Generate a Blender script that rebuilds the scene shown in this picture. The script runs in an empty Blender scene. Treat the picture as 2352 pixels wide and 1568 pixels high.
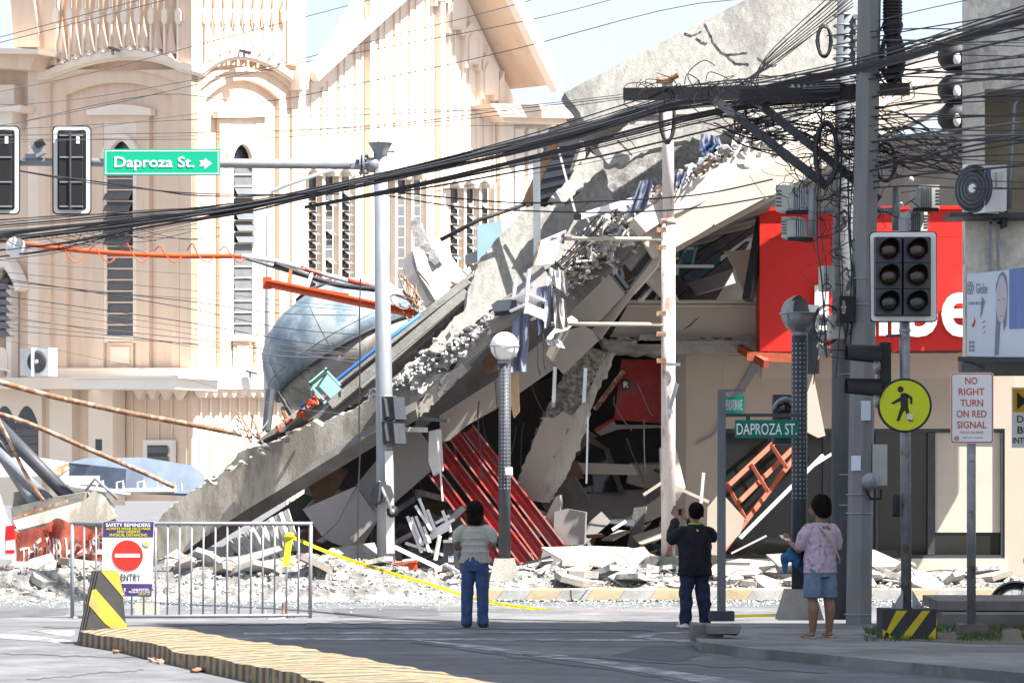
import bpy, bmesh, math, random
from mathutils import Vector as V, Matrix as MX, noise as NZ
from math import sin, cos, pi, radians as RD
random.seed(7)
SC = bpy.context.scene
COL = SC.collection
# ------------------------------------------------------------------ camera, sky, sun, exposure
EYE = V((0, 0, 1.6)); F = 6533.3; CX, HY = 1176.0, 1145.0      # focal length and horizon in units of a 2352 px wide picture
cam = bpy.data.cameras.new('camera'); cam.lens = 100; cam.sensor_width = 36
cam.shift_y = (HY - 784) / 2352; cam.clip_start = .5; cam.clip_end = 3000
co = bpy.data.objects.new('camera', cam); COL.objects.link(co); co.location = EYE; co.rotation_euler = (pi/2, 0, 0)
SC.camera = co
SUN_EL, SUN_AZ = 57.0, 29.0            # elevation; degrees that the sun stands towards the camera from due right
sdir = V((cos(RD(SUN_EL))*cos(RD(SUN_AZ)), -cos(RD(SUN_EL))*sin(RD(SUN_AZ)), sin(RD(SUN_EL))))
W = bpy.data.worlds.new('World'); SC.world = W; W.use_nodes = True
nt = W.node_tree; nt.nodes.clear()
sky = nt.nodes.new('ShaderNodeTexSky'); sky.sky_type = 'NISHITA'; sky.sun_disc = False
sky.sun_elevation = RD(SUN_EL); sky.sun_rotation = math.atan2(sdir.x, sdir.y); sky.air_density = 1.0; sky.dust_density = 1.5; sky.ozone_density = 1.0
# thin bright high cloud over the whole sky
wt = nt.nodes.new('ShaderNodeTexCoord'); wn = nt.nodes.new('ShaderNodeTexNoise'); wn.inputs['Scale'].default_value = 3.2; wn.inputs['Detail'].default_value = 7; nt.links.new(wt.outputs['Generated'], wn.inputs['Vector'])
wr_ = nt.nodes.new('ShaderNodeMapRange'); wr_.inputs[1].default_value = .38; wr_.inputs[2].default_value = .62; wr_.inputs[3].default_value = .45; wr_.inputs[4].default_value = .95; nt.links.new(wn.outputs[0], wr_.inputs[0])
wm = nt.nodes.new('ShaderNodeMix'); wm.data_type = 'RGBA'; wm.inputs[7].default_value = (3.7, 4.0, 4.6, 1); nt.links.new(wr_.outputs[0], wm.inputs[0]); nt.links.new(sky.outputs[0], wm.inputs[6])
bg = nt.nodes.new('ShaderNodeBackground'); bg.inputs[1].default_value = .078
out = nt.nodes.new('ShaderNodeOutputWorld'); nt.links.new(wm.outputs[2], bg.inputs[0]); nt.links.new(bg.outputs[0], out.inputs[0])
sl = bpy.data.lights.new('sun', 'SUN'); sl.energy = 5.0; sl.angle = RD(.55); sl.color = (1, .955, .88)
so = bpy.data.objects.new('sun', sl); COL.objects.link(so); so.location = sdir*60; so.rotation_euler = sdir.to_track_quat('Z', 'Y').to_euler()
SC.view_settings.view_transform = 'Standard'; SC.view_settings.look = 'None'; SC.view_settings.gamma = 1
SC.view_settings.exposure = 1.8
SC.cycles.max_bounces = 6; SC.cycles.diffuse_bounces = 3; SC.cycles.glossy_bounces = 3; SC.cycles.transmission_bounces = 4; SC.cycles.transparent_max_bounces = 8

# ------------------------------------------------------------------ materials
MATS = {}
def M(name, col, rough=.8, var=.12, scale=3.0, bump=0.0, bscale=40.0, metal=0.0, spec=.3, col2=None, patch=0.0, pscale=1.2, stretch=None):
    """principled surface: base colour, mottled by two noises, optional second colour in patches, fine relief"""
    if name in MATS: return MATS[name]
    m = bpy.data.materials.new(name); m.use_nodes = True; t = m.node_tree; N = t.nodes; L = t.links
    b = N['Principled BSDF']; b.inputs['Roughness'].default_value = rough; b.inputs['Metallic'].default_value = metal
    b.inputs['Specular IOR Level'].default_value = spec
    tc = N.new('ShaderNodeTexCoord'); oi = N.new('ShaderNodeObjectInfo'); ad = N.new('ShaderNodeVectorMath'); ad.operation = 'MULTIPLY_ADD'
    cb = N.new('ShaderNodeCombineXYZ'); 
    for i in range(3): L.new(oi.outputs['Random'], cb.inputs[i])
    L.new(cb.outputs[0], ad.inputs[0]); ad.inputs[1].default_value = (37, 23, 51); L.new(tc.outputs['Object'], ad.inputs[2])
    vec = ad.outputs[0]
    if stretch:
        mp = N.new('ShaderNodeMapping'); mp.inputs['Scale'].default_value = stretch; L.new(vec, mp.inputs['Vector']); vec = mp.outputs[0]
    n1 = N.new('ShaderNodeTexNoise'); n1.inputs['Scale'].default_value = scale; n1.inputs['Detail'].default_value = 8; n1.inputs['Roughness'].default_value = .65; L.new(vec, n1.inputs['Vector'])
    mr = N.new('ShaderNodeMapRange'); mr.inputs[1].default_value = .3; mr.inputs[2].default_value = .7; mr.inputs[3].default_value = 1-var; mr.inputs[4].default_value = 1+var
    L.new(n1.outputs[0], mr.inputs[0])
    mix = N.new('ShaderNodeMix'); mix.data_type = 'RGBA'; mix.blend_type = 'MULTIPLY'; mix.inputs[0].default_value = 1
    src = None
    if col2 is not None:
        n3 = N.new('ShaderNodeTexNoise'); n3.inputs['Scale'].default_value = pscale; n3.inputs['Detail'].default_value = 10; n3.inputs['Roughness'].default_value = .7; L.new(vec, n3.inputs['Vector'])
        r3 = N.new('ShaderNodeMapRange'); r3.inputs[1].default_value = .62-patch*.35; r3.inputs[2].default_value = .70-patch*.3; L.new(n3.outputs[0], r3.inputs[0])
        m3 = N.new('ShaderNodeMix'); m3.data_type = 'RGBA'; m3.inputs[6].default_value = (*col, 1); m3.inputs[7].default_value = (*col2, 1); L.new(r3.outputs[0], m3.inputs[0]); src = m3.outputs[2]
    if src: L.new(src, mix.inputs[6])
    else: mix.inputs[6].default_value = (*col, 1)
    L.new(mr.outputs[0], mix.inputs[7]); L.new(mix.outputs[2], b.inputs['Base Color'])
    if bump:
        n2 = N.new('ShaderNodeTexNoise'); n2.inputs['Scale'].default_value = bscale; n2.inputs['Detail'].default_value = 6; n2.inputs['Roughness'].default_value = .7; L.new(vec, n2.inputs['Vector'])
        bp = N.new('ShaderNodeBump'); bp.inputs['Strength'].default_value = min(1, bump); bp.inputs['Distance'].default_value = .013*max(1, bump); L.new(n2.outputs[0], bp.inputs['Height']); L.new(bp.outputs[0], b.inputs['Normal'])
    MATS[name] = m; return m
M('road', (.106, .108, .117), .85, .28, 1.5, .5, 60, col2=(.15, .15, .155), patch=.4, pscale=.35)
M('road_paint', (.33, .335, .35), .8, .3, 4, .3, 60, col2=(.14, .142, .15), patch=.55, pscale=3)
M('road_patch', (.085, .087, .094), .88, .3, 2, .5, 60); M('crack', (.03, .03, .033), .95)
M('pavement', (.20, .20, .20), .9, .2, 1.5, .6, 30, col2=(.13, .13, .125), patch=.5, pscale=.8)
M('kerb_grey', (.22, .22, .215), .9, .25, 3, .6, 25); M('kerb_yellow', (.29, .235, .15), .85, .3, 3, .5, 25, col2=(.24, .2, .14), patch=.5, pscale=3)
M('concrete', (.30, .288, .262), .92, .25, 2.2, .9, 28, col2=(.21, .20, .185), patch=.35, pscale=.9)
M('concrete_pale', (.29, .283, .263), .92, .26, 12.0, 1.0, 34, col2=(.20, .197, .187), patch=.4, pscale=.7, stretch=(1, 1, .5))
M('concrete_brown', (.38, .355, .315), .92, .22, 1.6, .8, 26, col2=(.19, .175, .15), patch=.45, pscale=.8, stretch=(2.2, 1, .6))
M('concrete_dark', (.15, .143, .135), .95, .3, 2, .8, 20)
M('concrete_broken', (.33, .325, .315), .95, .5, 7, 1.6, 18, col2=(.24, .235, .23), patch=.5, pscale=5)
M('aggregate', (.27, .25, .22), .95, .5, 14, 2.0, 30, col2=(.12, .11, .10), patch=.55, pscale=11)
M('rubble_bed', (.15, .146, .14), .95, .5, 6, 1.4, 18, col2=(.30, .295, .285), patch=.4, pscale=4)  # bed darker than the chunks, so gap shade sits in its colour
M('marker_yellow', (.58, .35, .05), .75, .12, 4, .2, 30, col2=(.40, .28, .12), patch=.15, pscale=5); M('marker_black', (.055, .055, .055), .8, .25, 4, .2, 30)
M('rubble_white', (.52, .51, .495), .95, .25, 6, .8, 20)
M('rubble', (.42, .41, .39), .95, .2, 4, 1.0, 20)
M('plaster_beige', (.45, .39, .32), .85, .06, 1.2, .15, 60); M('plaster_cream', (.50, .455, .39), .85, .07, 1.5, .3, 50)
M('panel_taupe', (.30, .265, .23), .6, .07, 1.0, .08, 50); M('panel_grey', (.23, .215, .21), .65, .1, 1.4, .1, 30)
M('church', (.72, .55, .42), .85, .05, .8, .12, 70, col2=(.66, .50, .38), patch=.35, pscale=.5, stretch=(3, 3, .35)); M('church_trim', (.80, .68, .57), .85, .05, .8, .12, 70); M('church_white', (.78, .72, .65), .8, .05, .8)
M('glass_dark', (.035, .035, .04), .12, .2, 2, spec=.6); M('glass_grey', (.12, .125, .13), .2, .2, 2, spec=.6); M('glass_shop', (.022, .023, .02), .06, .2, 1, spec=.45)
M('slat', (.135, .145, .155), .4, .15, 3, spec=.3); M('slat_shade', (.12, .115, .115), .5, .15, 3)  # second slat: duller copy, the shaded tower face's tone in its colour
M('black', (.012, .012, .014), .55, .2, 4); M('black_matte', (.03, .03, .032), .9, .25, 3); M('interior_shade', (.06, .057, .054), .95, .3, 1.5)  # last one: unlit room darkness put into the base colour
M('cable', (.030, .030, .033), .55, .2, 8); M('cable_grey', (.10, .10, .105), .5, .2, 8); M('cable_white', (.5, .5, .5), .5)
M('galv', (.25, .268, .29), .45, .16, 6, .1, 60, metal=.35, stretch=(1, 1, .25)); M('galv_dull', (.25, .26, .275), .5, .25, 6, .1, 60, metal=.5, col2=(.18, .13, .09), patch=.15, pscale=5)
M('white_paint', (.72, .72, .72), .5, .06, 3); M('white_dirty', (.58, .57, .55), .7, .15, 4); M('white_plastic', (.74, .75, .77), .4, .04, 3)
M('sign_green', (.0, .36, .20), .5, .04, 3); M('sign_green_dark', (.0, .15, .10), .5, .06, 3); M('sign_white', (.78, .78, .78), .55, .04, 3); M('sign_red', (.62, .03, .02), .5, .05, 3); M('letter_red', (.50, .09, .06), .6, .1, 8)
M('purple', (.055, .035, .13), .55, .06, 3); M('letter_yellow', (.62, .60, .03), .6); M('sign_yellow', (.50, .56, .01), .45, .04, 3); M('sign_black', (.02, .02, .02), .5); M('amber', (.60, .35, .02), .5, .06)
M('billboard', (.60, .66, .74), .5, .05, 2); M('billboard_blue', (.16, .24, .46), .5, .1, 2, stretch=(6, 1, .5)); M('print_grey', (.22, .24, .30), .6, .1, 4); M('print_skin', (.52, .50, .53), .6, .04)
M('fascia_red', (.62, .022, .016), .45, .06, 2, spec=.35, col2=(.50, .035, .03), patch=.2, pscale=.8); M('red_dark', (.32, .022, .02), .55, .15, 3, col2=(.24, .06, .055), patch=.35, pscale=2); M('red_steel', (.44, .035, .03), .6, .2, 3, .1, 30, col2=(.27, .13, .12), patch=.55, pscale=2.5); M('rust_red', (.36, .085, .045), .7, .25, 4, .2, 30)
M('orange', (.56, .075, .02), .5, .1, 4); M('rust', (.21, .105, .06), .85, .35, 8, .4, 40, col2=(.38, .29, .22), patch=.4, pscale=6)
M('pole_flaky', (.62, .55, .53), .75, .15, 5, .3, 40, col2=(.33, .17, .135), patch=.30, pscale=4, stretch=(1, 1, .25)); M('utility_concrete', (.19, .195, .195), .9, .16, 3, .4, 40, stretch=(1, 1, .3)); M('utility_steel', (.14, .15, .165), .7, .2, 4, .3, 30, stretch=(1, 1, .3))
M('tank_blue', (.14, .19, .24), .5, .35, 2.6, .2, 20, col2=(.26, .30, .325), patch=.45, pscale=1.1, metal=.1); M('tank_under', (.25, .25, .235), .6, .3, 2.0, .2, 20, col2=(.14, .13, .115), patch=.4, pscale=2, stretch=(2, 2, .5))
M('cloth_blue', (.21, .235, .33), .9, .15, 3, .3, 15); M('cloth_white', (.66, .66, .66), .9, .1, 3, .3, 15); M('cloth_grey', (.42, .40, .39), .9, .15, 3); M('tarp', (.12, .155, .21), .7, .2, 2, .4, 8); M('banner_red', (.34, .075, .05), .6, .2, 3, col2=(.28, .12, .09), patch=.3, pscale=3)
M('plywood', (.46, .30, .18), .8, .15, 3, .2, 30, stretch=(1, 6, 1)); M('wood_pale', (.42, .38, .32), .8, .15, 3, .2, 30); M('wood_brown', (.12, .07, .045), .8, .25, 5, .2, 20)
M('teal', (.035, .12, .14), .7, .1, 2); M('teal_pale', (.17, .30, .30), .6, .1, 3); M('blue_pipe', (.04, .15, .42), .5, .06); M('blue_sheet', (.20, .31, .55), .7, .08, 2)
M('median_yellow', (.27, .19, .09), .85, .3, 6, .4, 30, col2=(.24, .19, .12), patch=.22, pscale=5); M('median_black', (.09, .087, .083), .88, .35, 6, .4, 30, col2=(.16, .15, .13), patch=.22, pscale=6); M('block_yellow', (.48, .40, .02), .7, .15, 4); M('block_black', (.04, .04, .045), .8, .2, 4)
M('grey_render', (.72, .675, .59), .95, .24, 8, 1.2, 35, col2=(.44, .42, .39), patch=.3, pscale=1.5); M('render_brown', (.36, .31, .22), .95, .25, 3, 1.0, 35)
M('aircon', (.68, .69, .68), .5, .05, 3); M('box_grey', (.40, .42, .38), .6, .1, 3); M('steel_dark', (.05, .055, .065), .5, .2, 5)
M('skin', (.21, .115, .075), .6, .08, 10); M('skin_light', (.26, .15, .10), .6, .08, 10); M('hair', (.010, .008, .007), .75, .4, 30, .6, 60, spec=.08); M('denim', (.04, .07, .16), .9, .3, 9, .3, 80); M('denim_dark', (.018, .026, .06), .9, .3, 9, .3, 80); M('denim_light', (.125, .175, .255), .9, .25, 9, .3, 80)
M('blouse_cream', (.35, .35, .31), .9, .14, 9, .5, 40); M('jacket_black', (.012, .012, .017), .9, .2, 6, .3, 60); M('blouse_pink', (.42, .33, .40), .9, .06, 5, .2, 60, col2=(.16, .12, .22), patch=.22, pscale=26); M('umbrella_blue', (.02, .10, .22), .7, .2, 5)
M('grass', (.055, .10, .025), .9, .4, 6); M('dirt', (.13, .11, .085), .95, .3, 4, .8, 30); M('tape', (.60, .50, .01), .5, .04); M('lens_red', (.022, .006, .006), .2, spec=.7); M('lens_amber', (.024, .012, .006), .2, spec=.7); M('lens_green', (.005, .018, .014), .2, spec=.7)
M('globe_white', (.74, .74, .71), .3, .04, 2); M('glass_shard', (.50, .62, .60), .15, .2, 3, spec=.8); M('tyre', (.012, .012, .012), .85); M('car_white', (.72, .73, .74), .3, .03, spec=.6); M('tail_lamp', (.45, .01, .015), .2, spec=.7)

# ------------------------------------------------------------------ layout: where a sight line meets a plane of the place
def ray(x, y): return V(((x-CX)/F, 1, (HY-y)/F))
def P(x, y, d): return EYE + ray(x, y)*d
class PL:
    """a plane of the place: a point on it and the way it faces"""
    def __init__(s, o, n): s.o = V(o); s.n = V(n).normalized(); s.u = V((0, 0, 1)).cross(s.n).normalized(); s.v = s.n.cross(s.u)
    def at(s, x, y, off=0):
        r = ray(x, y); return EYE + r*(((s.o + s.n*off - EYE).dot(s.n))/r.dot(s.n))
def facing(x, y, d, yaw=0, pitch=0):
    a, p = RD(yaw), RD(pitch); return PL(P(x, y, d), (sin(a)*cos(p), -cos(a)*cos(p), sin(p)))
def front(d): return PL((0, d, 0), (0, -1, 0))
GR = PL((0, 0, 0), (0, 0, 1))
def G(x, y, z=0): return PL((0, 0, z), (0, 0, 1)).at(x, y)
def ppm(d): return F/d

# ------------------------------------------------------------------ meshes
WL = {}
class B:
    def __init__(s): s.v = []; s.f = []; s.m = []; s.mi = 0
    def add(s, vs, fs):
        k = len(s.v); s.v += [V(a) for a in vs]; s.f += [tuple(i+k for i in f) for f in fs]; s.m += [s.mi]*len(fs); return s
    def mat(s, i): s.mi = i; return s
    def prism(s, pts, vec):
        n = len(pts); vec = V(vec); a = [V(p) for p in pts]
        nn = V((0, 0, 0))
        for i in range(n): nn += a[i].cross(a[(i+1) % n])
        if nn.dot(vec) > 0: a.reverse()
        fs = [tuple(range(n)), tuple(range(2*n-1, n-1, -1))] + [(i, i+n, (i+1) % n+n, (i+1) % n) for i in range(n)]
        return s.add(a+[p+vec for p in a], fs)
    def box(s, c, size, rot=None):
        c = V(c); h = V(size)/2; R = rot or MX.Identity(3)
        vs = [c + R @ V((sx*h.x, sy*h.y, sz*h.z)) for sx in (-1, 1) for sy in (-1, 1) for sz in (-1, 1)]
        return s.add(vs, [(0, 1, 3, 2), (4, 6, 7, 5), (0, 4, 5, 1), (2, 3, 7, 6), (0, 2, 6, 4), (1, 5, 7, 3)])
    def bar(s, a, b, w, h, up=(0, 0, 1)):
        a, b = V(a), V(b); d = (b-a).normalized(); up = V(up)
        if abs(d.dot(up)) > .98: up = V((0, 1, 0))
        x = d.cross(up).normalized(); z = x.cross(d)
        vs = [p + x*(i*w/2) + z*(j*h/2) for p in (a, b) for i, j in ((-1, -1), (1, -1), (1, 1), (-1, 1))]
        return s.add(vs, [(0, 1, 2, 3), (7, 6, 5, 4), (0, 4, 5, 1), (1, 5, 6, 2), (2, 6, 7, 3), (3, 7, 4, 0)])
    def tube(s, path, r, n=8, cap=True):
        path = [V(p) for p in path]; k = len(path); rs = r if isinstance(r, (list, tuple)) else [r]*k; vs = []; x = None
        for i, p in enumerate(path):
            d = (path[min(i+1, k-1)]-path[max(i-1, 0)]).normalized()
            if x is None: x = d.orthogonal().normalized()
            else:
                x = x - d*x.dot(d)
                x = x.normalized() if x.length > 1e-6 else d.orthogonal().normalized()
            y = d.cross(x)
            vs += [p + (x*cos(2*pi*j/n)+y*sin(2*pi*j/n))*rs[i] for j in range(n)]
        fs = [(i*n+j, i*n+(j+1) % n, (i+1)*n+(j+1) % n, (i+1)*n+j) for i in range(k-1) for j in range(n)]
        if cap: fs += [tuple(range(n-1, -1, -1)), tuple(range((k-1)*n, k*n))]
        return s.add(vs, fs)
    def loft(s, rings, n=20, cap=True):
        """rings: (centre, x-axis vector, y-axis vector)"""
        vs = []
        for c, ax, ay in rings: vs += [V(c)+V(ax)*cos(2*pi*j/n)+V(ay)*sin(2*pi*j/n) for j in range(n)]
        k = len(rings)
        fs = [(i*n+j, i*n+(j+1) % n, (i+1)*n+(j+1) % n, (i+1)*n+j) for i in range(k-1) for j in range(n)]
        if cap: fs += [tuple(range(n-1, -1, -1)), tuple(range((k-1)*n, k*n))]
        return s.add(vs, fs)
    def ell(s, c, r, R=None, nu=16, nv=10):
        c = V(c); R = R or MX.Identity(3); rr = V(r) if not isinstance(r, (int, float)) else V((r, r, r))
        rings = []
        for i in range(nv+1):
            t = -pi/2 + pi*(i+.02*(i == 0)-.02*(i == nv))/nv
            rings.append((c+R @ V((0, 0, rr.z*sin(t))), R @ V((rr.x*cos(t), 0, 0)), R @ V((0, rr.y*cos(t), 0))))
        return s.loft(rings, nu)
    def lathe(s, base, prof, axis=(0, 0, 1), n=20):
        d = V(axis).normalized(); x = d.orthogonal().normalized(); y = d.cross(x); base = V(base)
        return s.loft([(base+d*h, x*max(r, 1e-4), y*max(r, 1e-4)) for r, h in prof], n)
    def rough(s, amp, sc=3.0, seed=0):
        for i, p in enumerate(s.v): s.v[i] = p + NZ.noise_vector(p*sc+V((seed*7.1, seed*3.3, 0)))*amp
        return s
    def build(s, name, mats, parent=None, smooth=False, label=None, cat=None, group=None, kind=None, fix=False):
        me = bpy.data.meshes.new(name)
        if not s.v: s.add([(0, 0, 0), (.01, 0, 0), (0, .01, 0)], [(0, 1, 2)])
        xs = [p.x for p in s.v]; ys = [p.y for p in s.v]; zs = [p.z for p in s.v]
        c = V(((min(xs)+max(xs))/2, (min(ys)+max(ys))/2, min(zs)))
        me.from_pydata([p-c for p in s.v], [], s.f)
        if fix:
            bm = bmesh.new(); bm.from_mesh(me); bmesh.ops.recalc_face_normals(bm, faces=bm.faces[:]); bm.to_mesh(me); bm.free()
        for m in (mats if isinstance(mats, (list, tuple)) else [mats]): me.materials.append(MATS[m])
        if any(s.m): me.polygons.foreach_set('material_index', s.m)
        if smooth: me.polygons.foreach_set('use_smooth', [True]*len(me.polygons))
        return link(name, me, c, parent, label, cat, group, kind)
def link(name, me, c, parent=None, label=None, cat=None, group=None, kind=None):
    o = bpy.data.objects.new(name, me); COL.objects.link(o)
    WL[o.name] = V(c); o.location = V(c) - (WL[parent.name] if parent else V((0, 0, 0)))
    if parent: o.parent = parent
    tag(o, label, cat, group, kind); return o
def tag(o, label=None, cat=None, group=None, kind=None):
    for k, v in (('label', label), ('category', cat), ('group', group), ('kind', kind)):
        if v: o[k] = v
    return o
def thing(name, label, cat, loc, group=None, kind=None): return link(name, None, loc, None, label, cat, group, kind)
def setting(name, loc=(0, 0, 0)): return link(name, None, loc, None, kind='structure')
def jag(pts, amp, step, rnd):
    """break up the edges that start at a point marked with a third value"""
    o = []; n = len(pts)
    for i, p in enumerate(pts):
        q = pts[(i+1) % n]; o.append((p[0], p[1]))
        if len(p) > 2 and p[2]:
            L = math.hypot(q[0]-p[0], q[1]-p[1]); k = int(L/step)
            nx, ny = -(q[1]-p[1])/max(L, 1), (q[0]-p[0])/max(L, 1)
            for j in range(1, k):
                t = (j+rnd.uniform(-.3, .3))/k; a = rnd.gauss(0, amp)*p[2]
                o.append((p[0]+(q[0]-p[0])*t+nx*a, p[1]+(q[1]-p[1])*t+ny*a))
    return o
def slab(name, pts, pl, th, mat, parent=None, off=0, amp=3.5, step=9, **kw):
    """a flat piece: its outline on plane pl, its front off metres proud of the plane, th metres thick"""
    rnd = random.Random(hash((int(pts[0][0]), int(pts[0][1]), len(pts))) & 0xffff)
    pp = jag(pts, amp, step, rnd)
    b = B().prism([pl.at(x, y, off) for x, y in pp], -pl.n*th)
    return b.build(name, mat, parent, **kw)
def rect(x0, y0, x1, y1): return [(x0, y0), (x1, y0), (x1, y1), (x0, y1)]
def arc(x0, y0, xm, ym, x1, y1, n=12):
    cx, cy = 2*xm-(x0+x1)/2, 2*ym-(y0+y1)/2
    return [((1-t)**2*x0+2*t*(1-t)*cx+t*t*x1, (1-t)**2*y0+2*t*(1-t)*cy+t*t*y1) for t in [i/n for i in range(n+1)]]
def mesh_eval(o):
    dg = bpy.context.evaluated_depsgraph_get(); return bpy.data.meshes.new_from_object(o.evaluated_get(dg), depsgraph=dg)
FONTS = {}
def text(s, pl, x0, y0, x1, y1, mat, parent, th=.006, off=.004, bold=.0, name='lettering', slant=0, **kw):
    """letters filling the outline box on plane pl"""
    cu = bpy.data.curves.new('t', 'FONT'); cu.body = s; cu.extrude = .05; cu.offset = bold; cu.align_x = 'CENTER'; cu.space_line = .95; cu.resolution_u = 4
    to = bpy.data.objects.new('t', cu); COL.objects.link(to); me = mesh_eval(to); bpy.data.objects.remove(to); bpy.data.curves.remove(cu)
    vs = [v.co.copy() for v in me.vertices]; fs = [tuple(p.vertices) for p in me.polygons]; bpy.data.meshes.remove(me)
    ax, bx = min(v.x for v in vs), max(v.x for v in vs); ay, by = min(v.y for v in vs), max(v.y for v in vs)
    o, a, c = pl.at(x0, y1, off), pl.at(x1, y1, off), pl.at(x0, y0, off)
    b = B().add([o+(a-o)*((v.x-ax)/(bx-ax))+(c-o)*((v.y-ay)/(by-ay))+pl.n*(th*(v.z/.05+1)/2) for v in vs], fs)
    return b.build(name, mat, parent, **kw)
def bez(p0, p1, sag=0, n=14, wob=0, seed=0):
    p0, p1 = V(p0), V(p1); o = []
    for i in range(n+1):
        t = i/n; p = p0.lerp(p1, t); p.z -= sag*4*t*(1-t)
        if wob and 0 < i < n: p += NZ.noise_vector(p*.9+V((seed*3.7, 0, seed)))*wob
        o.append(p)
    return o
def spline(pts, n=6):
    """smooth curve through points"""
    pts = [V(p) for p in pts]; o = []
    for i in range(len(pts)-1):
        p0, p1, p2, p3 = pts[max(i-1, 0)], pts[i], pts[i+1], pts[min(i+2, len(pts)-1)]
        for j in range(n):
            t = j/n; o.append(.5*((2*p1)+(p2-p0)*t+(2*p0-5*p1+4*p2-p3)*t*t+(3*p1-p0-3*p2+p3)*t**3))
    return o+[pts[-1]]
def remesh(b, vox, smooth=2):
    """one continuous surface from overlapping closed volumes"""
    me = bpy.data.meshes.new('r'); me.from_pydata(b.v, [], b.f); o = bpy.data.objects.new('r', me); COL.objects.link(o)
    m = o.modifiers.new('r', 'REMESH'); m.mode = 'VOXEL'; m.voxel_size = vox
    if smooth: k = o.modifiers.new('s', 'SMOOTH'); k.factor = .5; k.iterations = smooth
    r = mesh_eval(o); bpy.data.objects.remove(o); bpy.data.meshes.remove(me)
    n = B(); n.add([v.co.copy() for v in r.vertices], [tuple(p.vertices) for p in r.polygons]); bpy.data.meshes.remove(r); return n
def dup(o, dloc, label=None, parent=None):
    """copy of a thing with its parts and sub-parts, moved by dloc"""
    c = o.copy(); COL.objects.link(c); WL[c.name] = WL[o.name]+V(dloc)
    if parent: c.parent = parent
    else: c.location = o.location+V(dloc)
    if label: c['label'] = label
    for ch in [k for k in bpy.data.objects if k.parent == o]: dup(ch, dloc, None, c)
    return c
# ------------------------------------------------------------------ ground
B().add([(-400, -60, 0), (400, -60, 0), (400, 900, 0), (-400, 900, 0)], [(0, 1, 2, 3)]).build('road', 'road', kind='structure')
def gpoly(name, pts, z, mat, parent=None, th=0, **kw):
    v = [G(x, y, z) for x, y in pts]
    b = B()
    if th: b.prism(v, (0, 0, -th))
    else:
        n = sum(((v[i].x*v[(i+1) % len(v)].y)-(v[(i+1) % len(v)].x*v[i].y)) for i in range(len(v)))
        b.add(v if n > 0 else v[::-1], [tuple(range(len(v)))])
    return b.build(name, mat, parent, **kw)
rm = setting('road_marking', (0, 30, 0))
for pts in ([(560, 1452), (1440, 1449), (1440, 1452), (560, 1456)], [(520, 1463), (1180, 1465), (1590, 1467), (1590, 1471), (1180, 1470), (520, 1467)],
            [(930, 1466), (1100, 1481), (1350, 1510), (1660, 1556), (1760, 1572), (1640, 1572), (1340, 1520), (1090, 1489)],
            [(1440, 1461), (1500, 1452), (1590, 1449), (1590, 1452), (1510, 1456), (1490, 1462), (1600, 1473), (1600, 1477)],
            [(-80, 1459), (40, 1455), (168, 1471), (168, 1478)], [(70, 1447), (170, 1445), (172, 1455), (160, 1462)], [(1705, 1497), (2352, 1561), (2352, 1566), (1690, 1499)]):
    gpoly('painted_line', pts, .004, 'road_paint', rm)
for pts in ([(300, 1502), (520, 1500), (640, 1520), (420, 1530)], [(1500, 1480), (1650, 1490), (1560, 1520), (1400, 1505)], [(-40, 1400), (160, 1396), (150, 1412), (-40, 1420)], [(760, 1398), (1000, 1394), (1010, 1412), (780, 1418)]): gpoly('repair_patch', pts, .0025, 'road_patch', rm)
rq = random.Random(14)
for (x0, y0), (x1, y1) in (((940, 1472), (1640, 1574)), ((0, 1500), (420, 1512)), ((700, 1440), (1500, 1446)), ((1200, 1500), (1900, 1545)), ((100, 1440), (900, 1428)), ((60, 1560), (330, 1535))):
    n = 26; up = []; lo = []
    for i in range(n+1):
        t = i/n; x = x0+(x1-x0)*t; y = y0+(y1-y0)*t+rq.gauss(0, 1.2)+2*NZ.noise(V((t*6, x0*.01, 0))); up.append((x, y-.35)); lo.append((x, y+.35+.3*rq.random()))
    gpoly('crack_line', up+lo[::-1], .0062, 'crack', rm)
# far pavement with its striped kerb
pv = setting('pavement', (0, 50, 0))
B().box((-2, 62.2, .075), (60, 33.9, .15)).build('paving', 'pavement', pv)
kb = setting('kerb', (0, 45, 0)); x = -22.0; i = 0
rk = random.Random(3)
while x < 24:
    w = .42+.1*rk.random()
    b = B(); y0 = 44.85
    b.add([(x, y0, 0), (x+w-.006, y0, 0), (x+w-.006+.12, y0+.06, .16), (x+.12, y0+.06, .16), (x+.12, y0+.36, .185), (x+w+.114, y0+.36, .185), (x, y0+.38, 0), (x+w, y0+.38, 0)],
          [(0, 1, 2, 3), (3, 2, 5, 4), (4, 5, 7, 6), (0, 3, 4, 6), (1, 7, 5, 2)]).rough(.012, 4)
    b.build('kerb_stone', 'kerb_yellow' if i % 2 else 'kerb_grey', kb); x += w; i += 1
# near pavement corner on the right
np_ = setting('corner_pavement', (6, 30, 0))
gpoly('paving', [(1592, 1431), (1586, 1455), (1610, 1474), (1720, 1487), (1900, 1503), (2352, 1545), (2900, 1600), (2900, 1431)], .10, 'pavement', np_, th=.11)
cr = setting('corner_step', (6, 30, 0))
B().prism([(V((G(2140, 1432, .1).x, 33.2, .1)))+V(a) for a in ((0, 0, 0), (6, -.6, 0), (6, 2.4, 0), (.2, 2.4, 0))], (0, 0, .16)).rough(.02, 3).build('step', 'concrete_dark', cr)
B().prism([(V((G(2150, 1432, .1).x, 33.9, .26)))+V(a) for a in ((0, 0, 0), (6, -.4, 0), (6, 2.4, 0), (.1, 2.0, 0))], (0, 0, .12)).rough(.02, 3).build('step', 'concrete_dark', cr)
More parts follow.
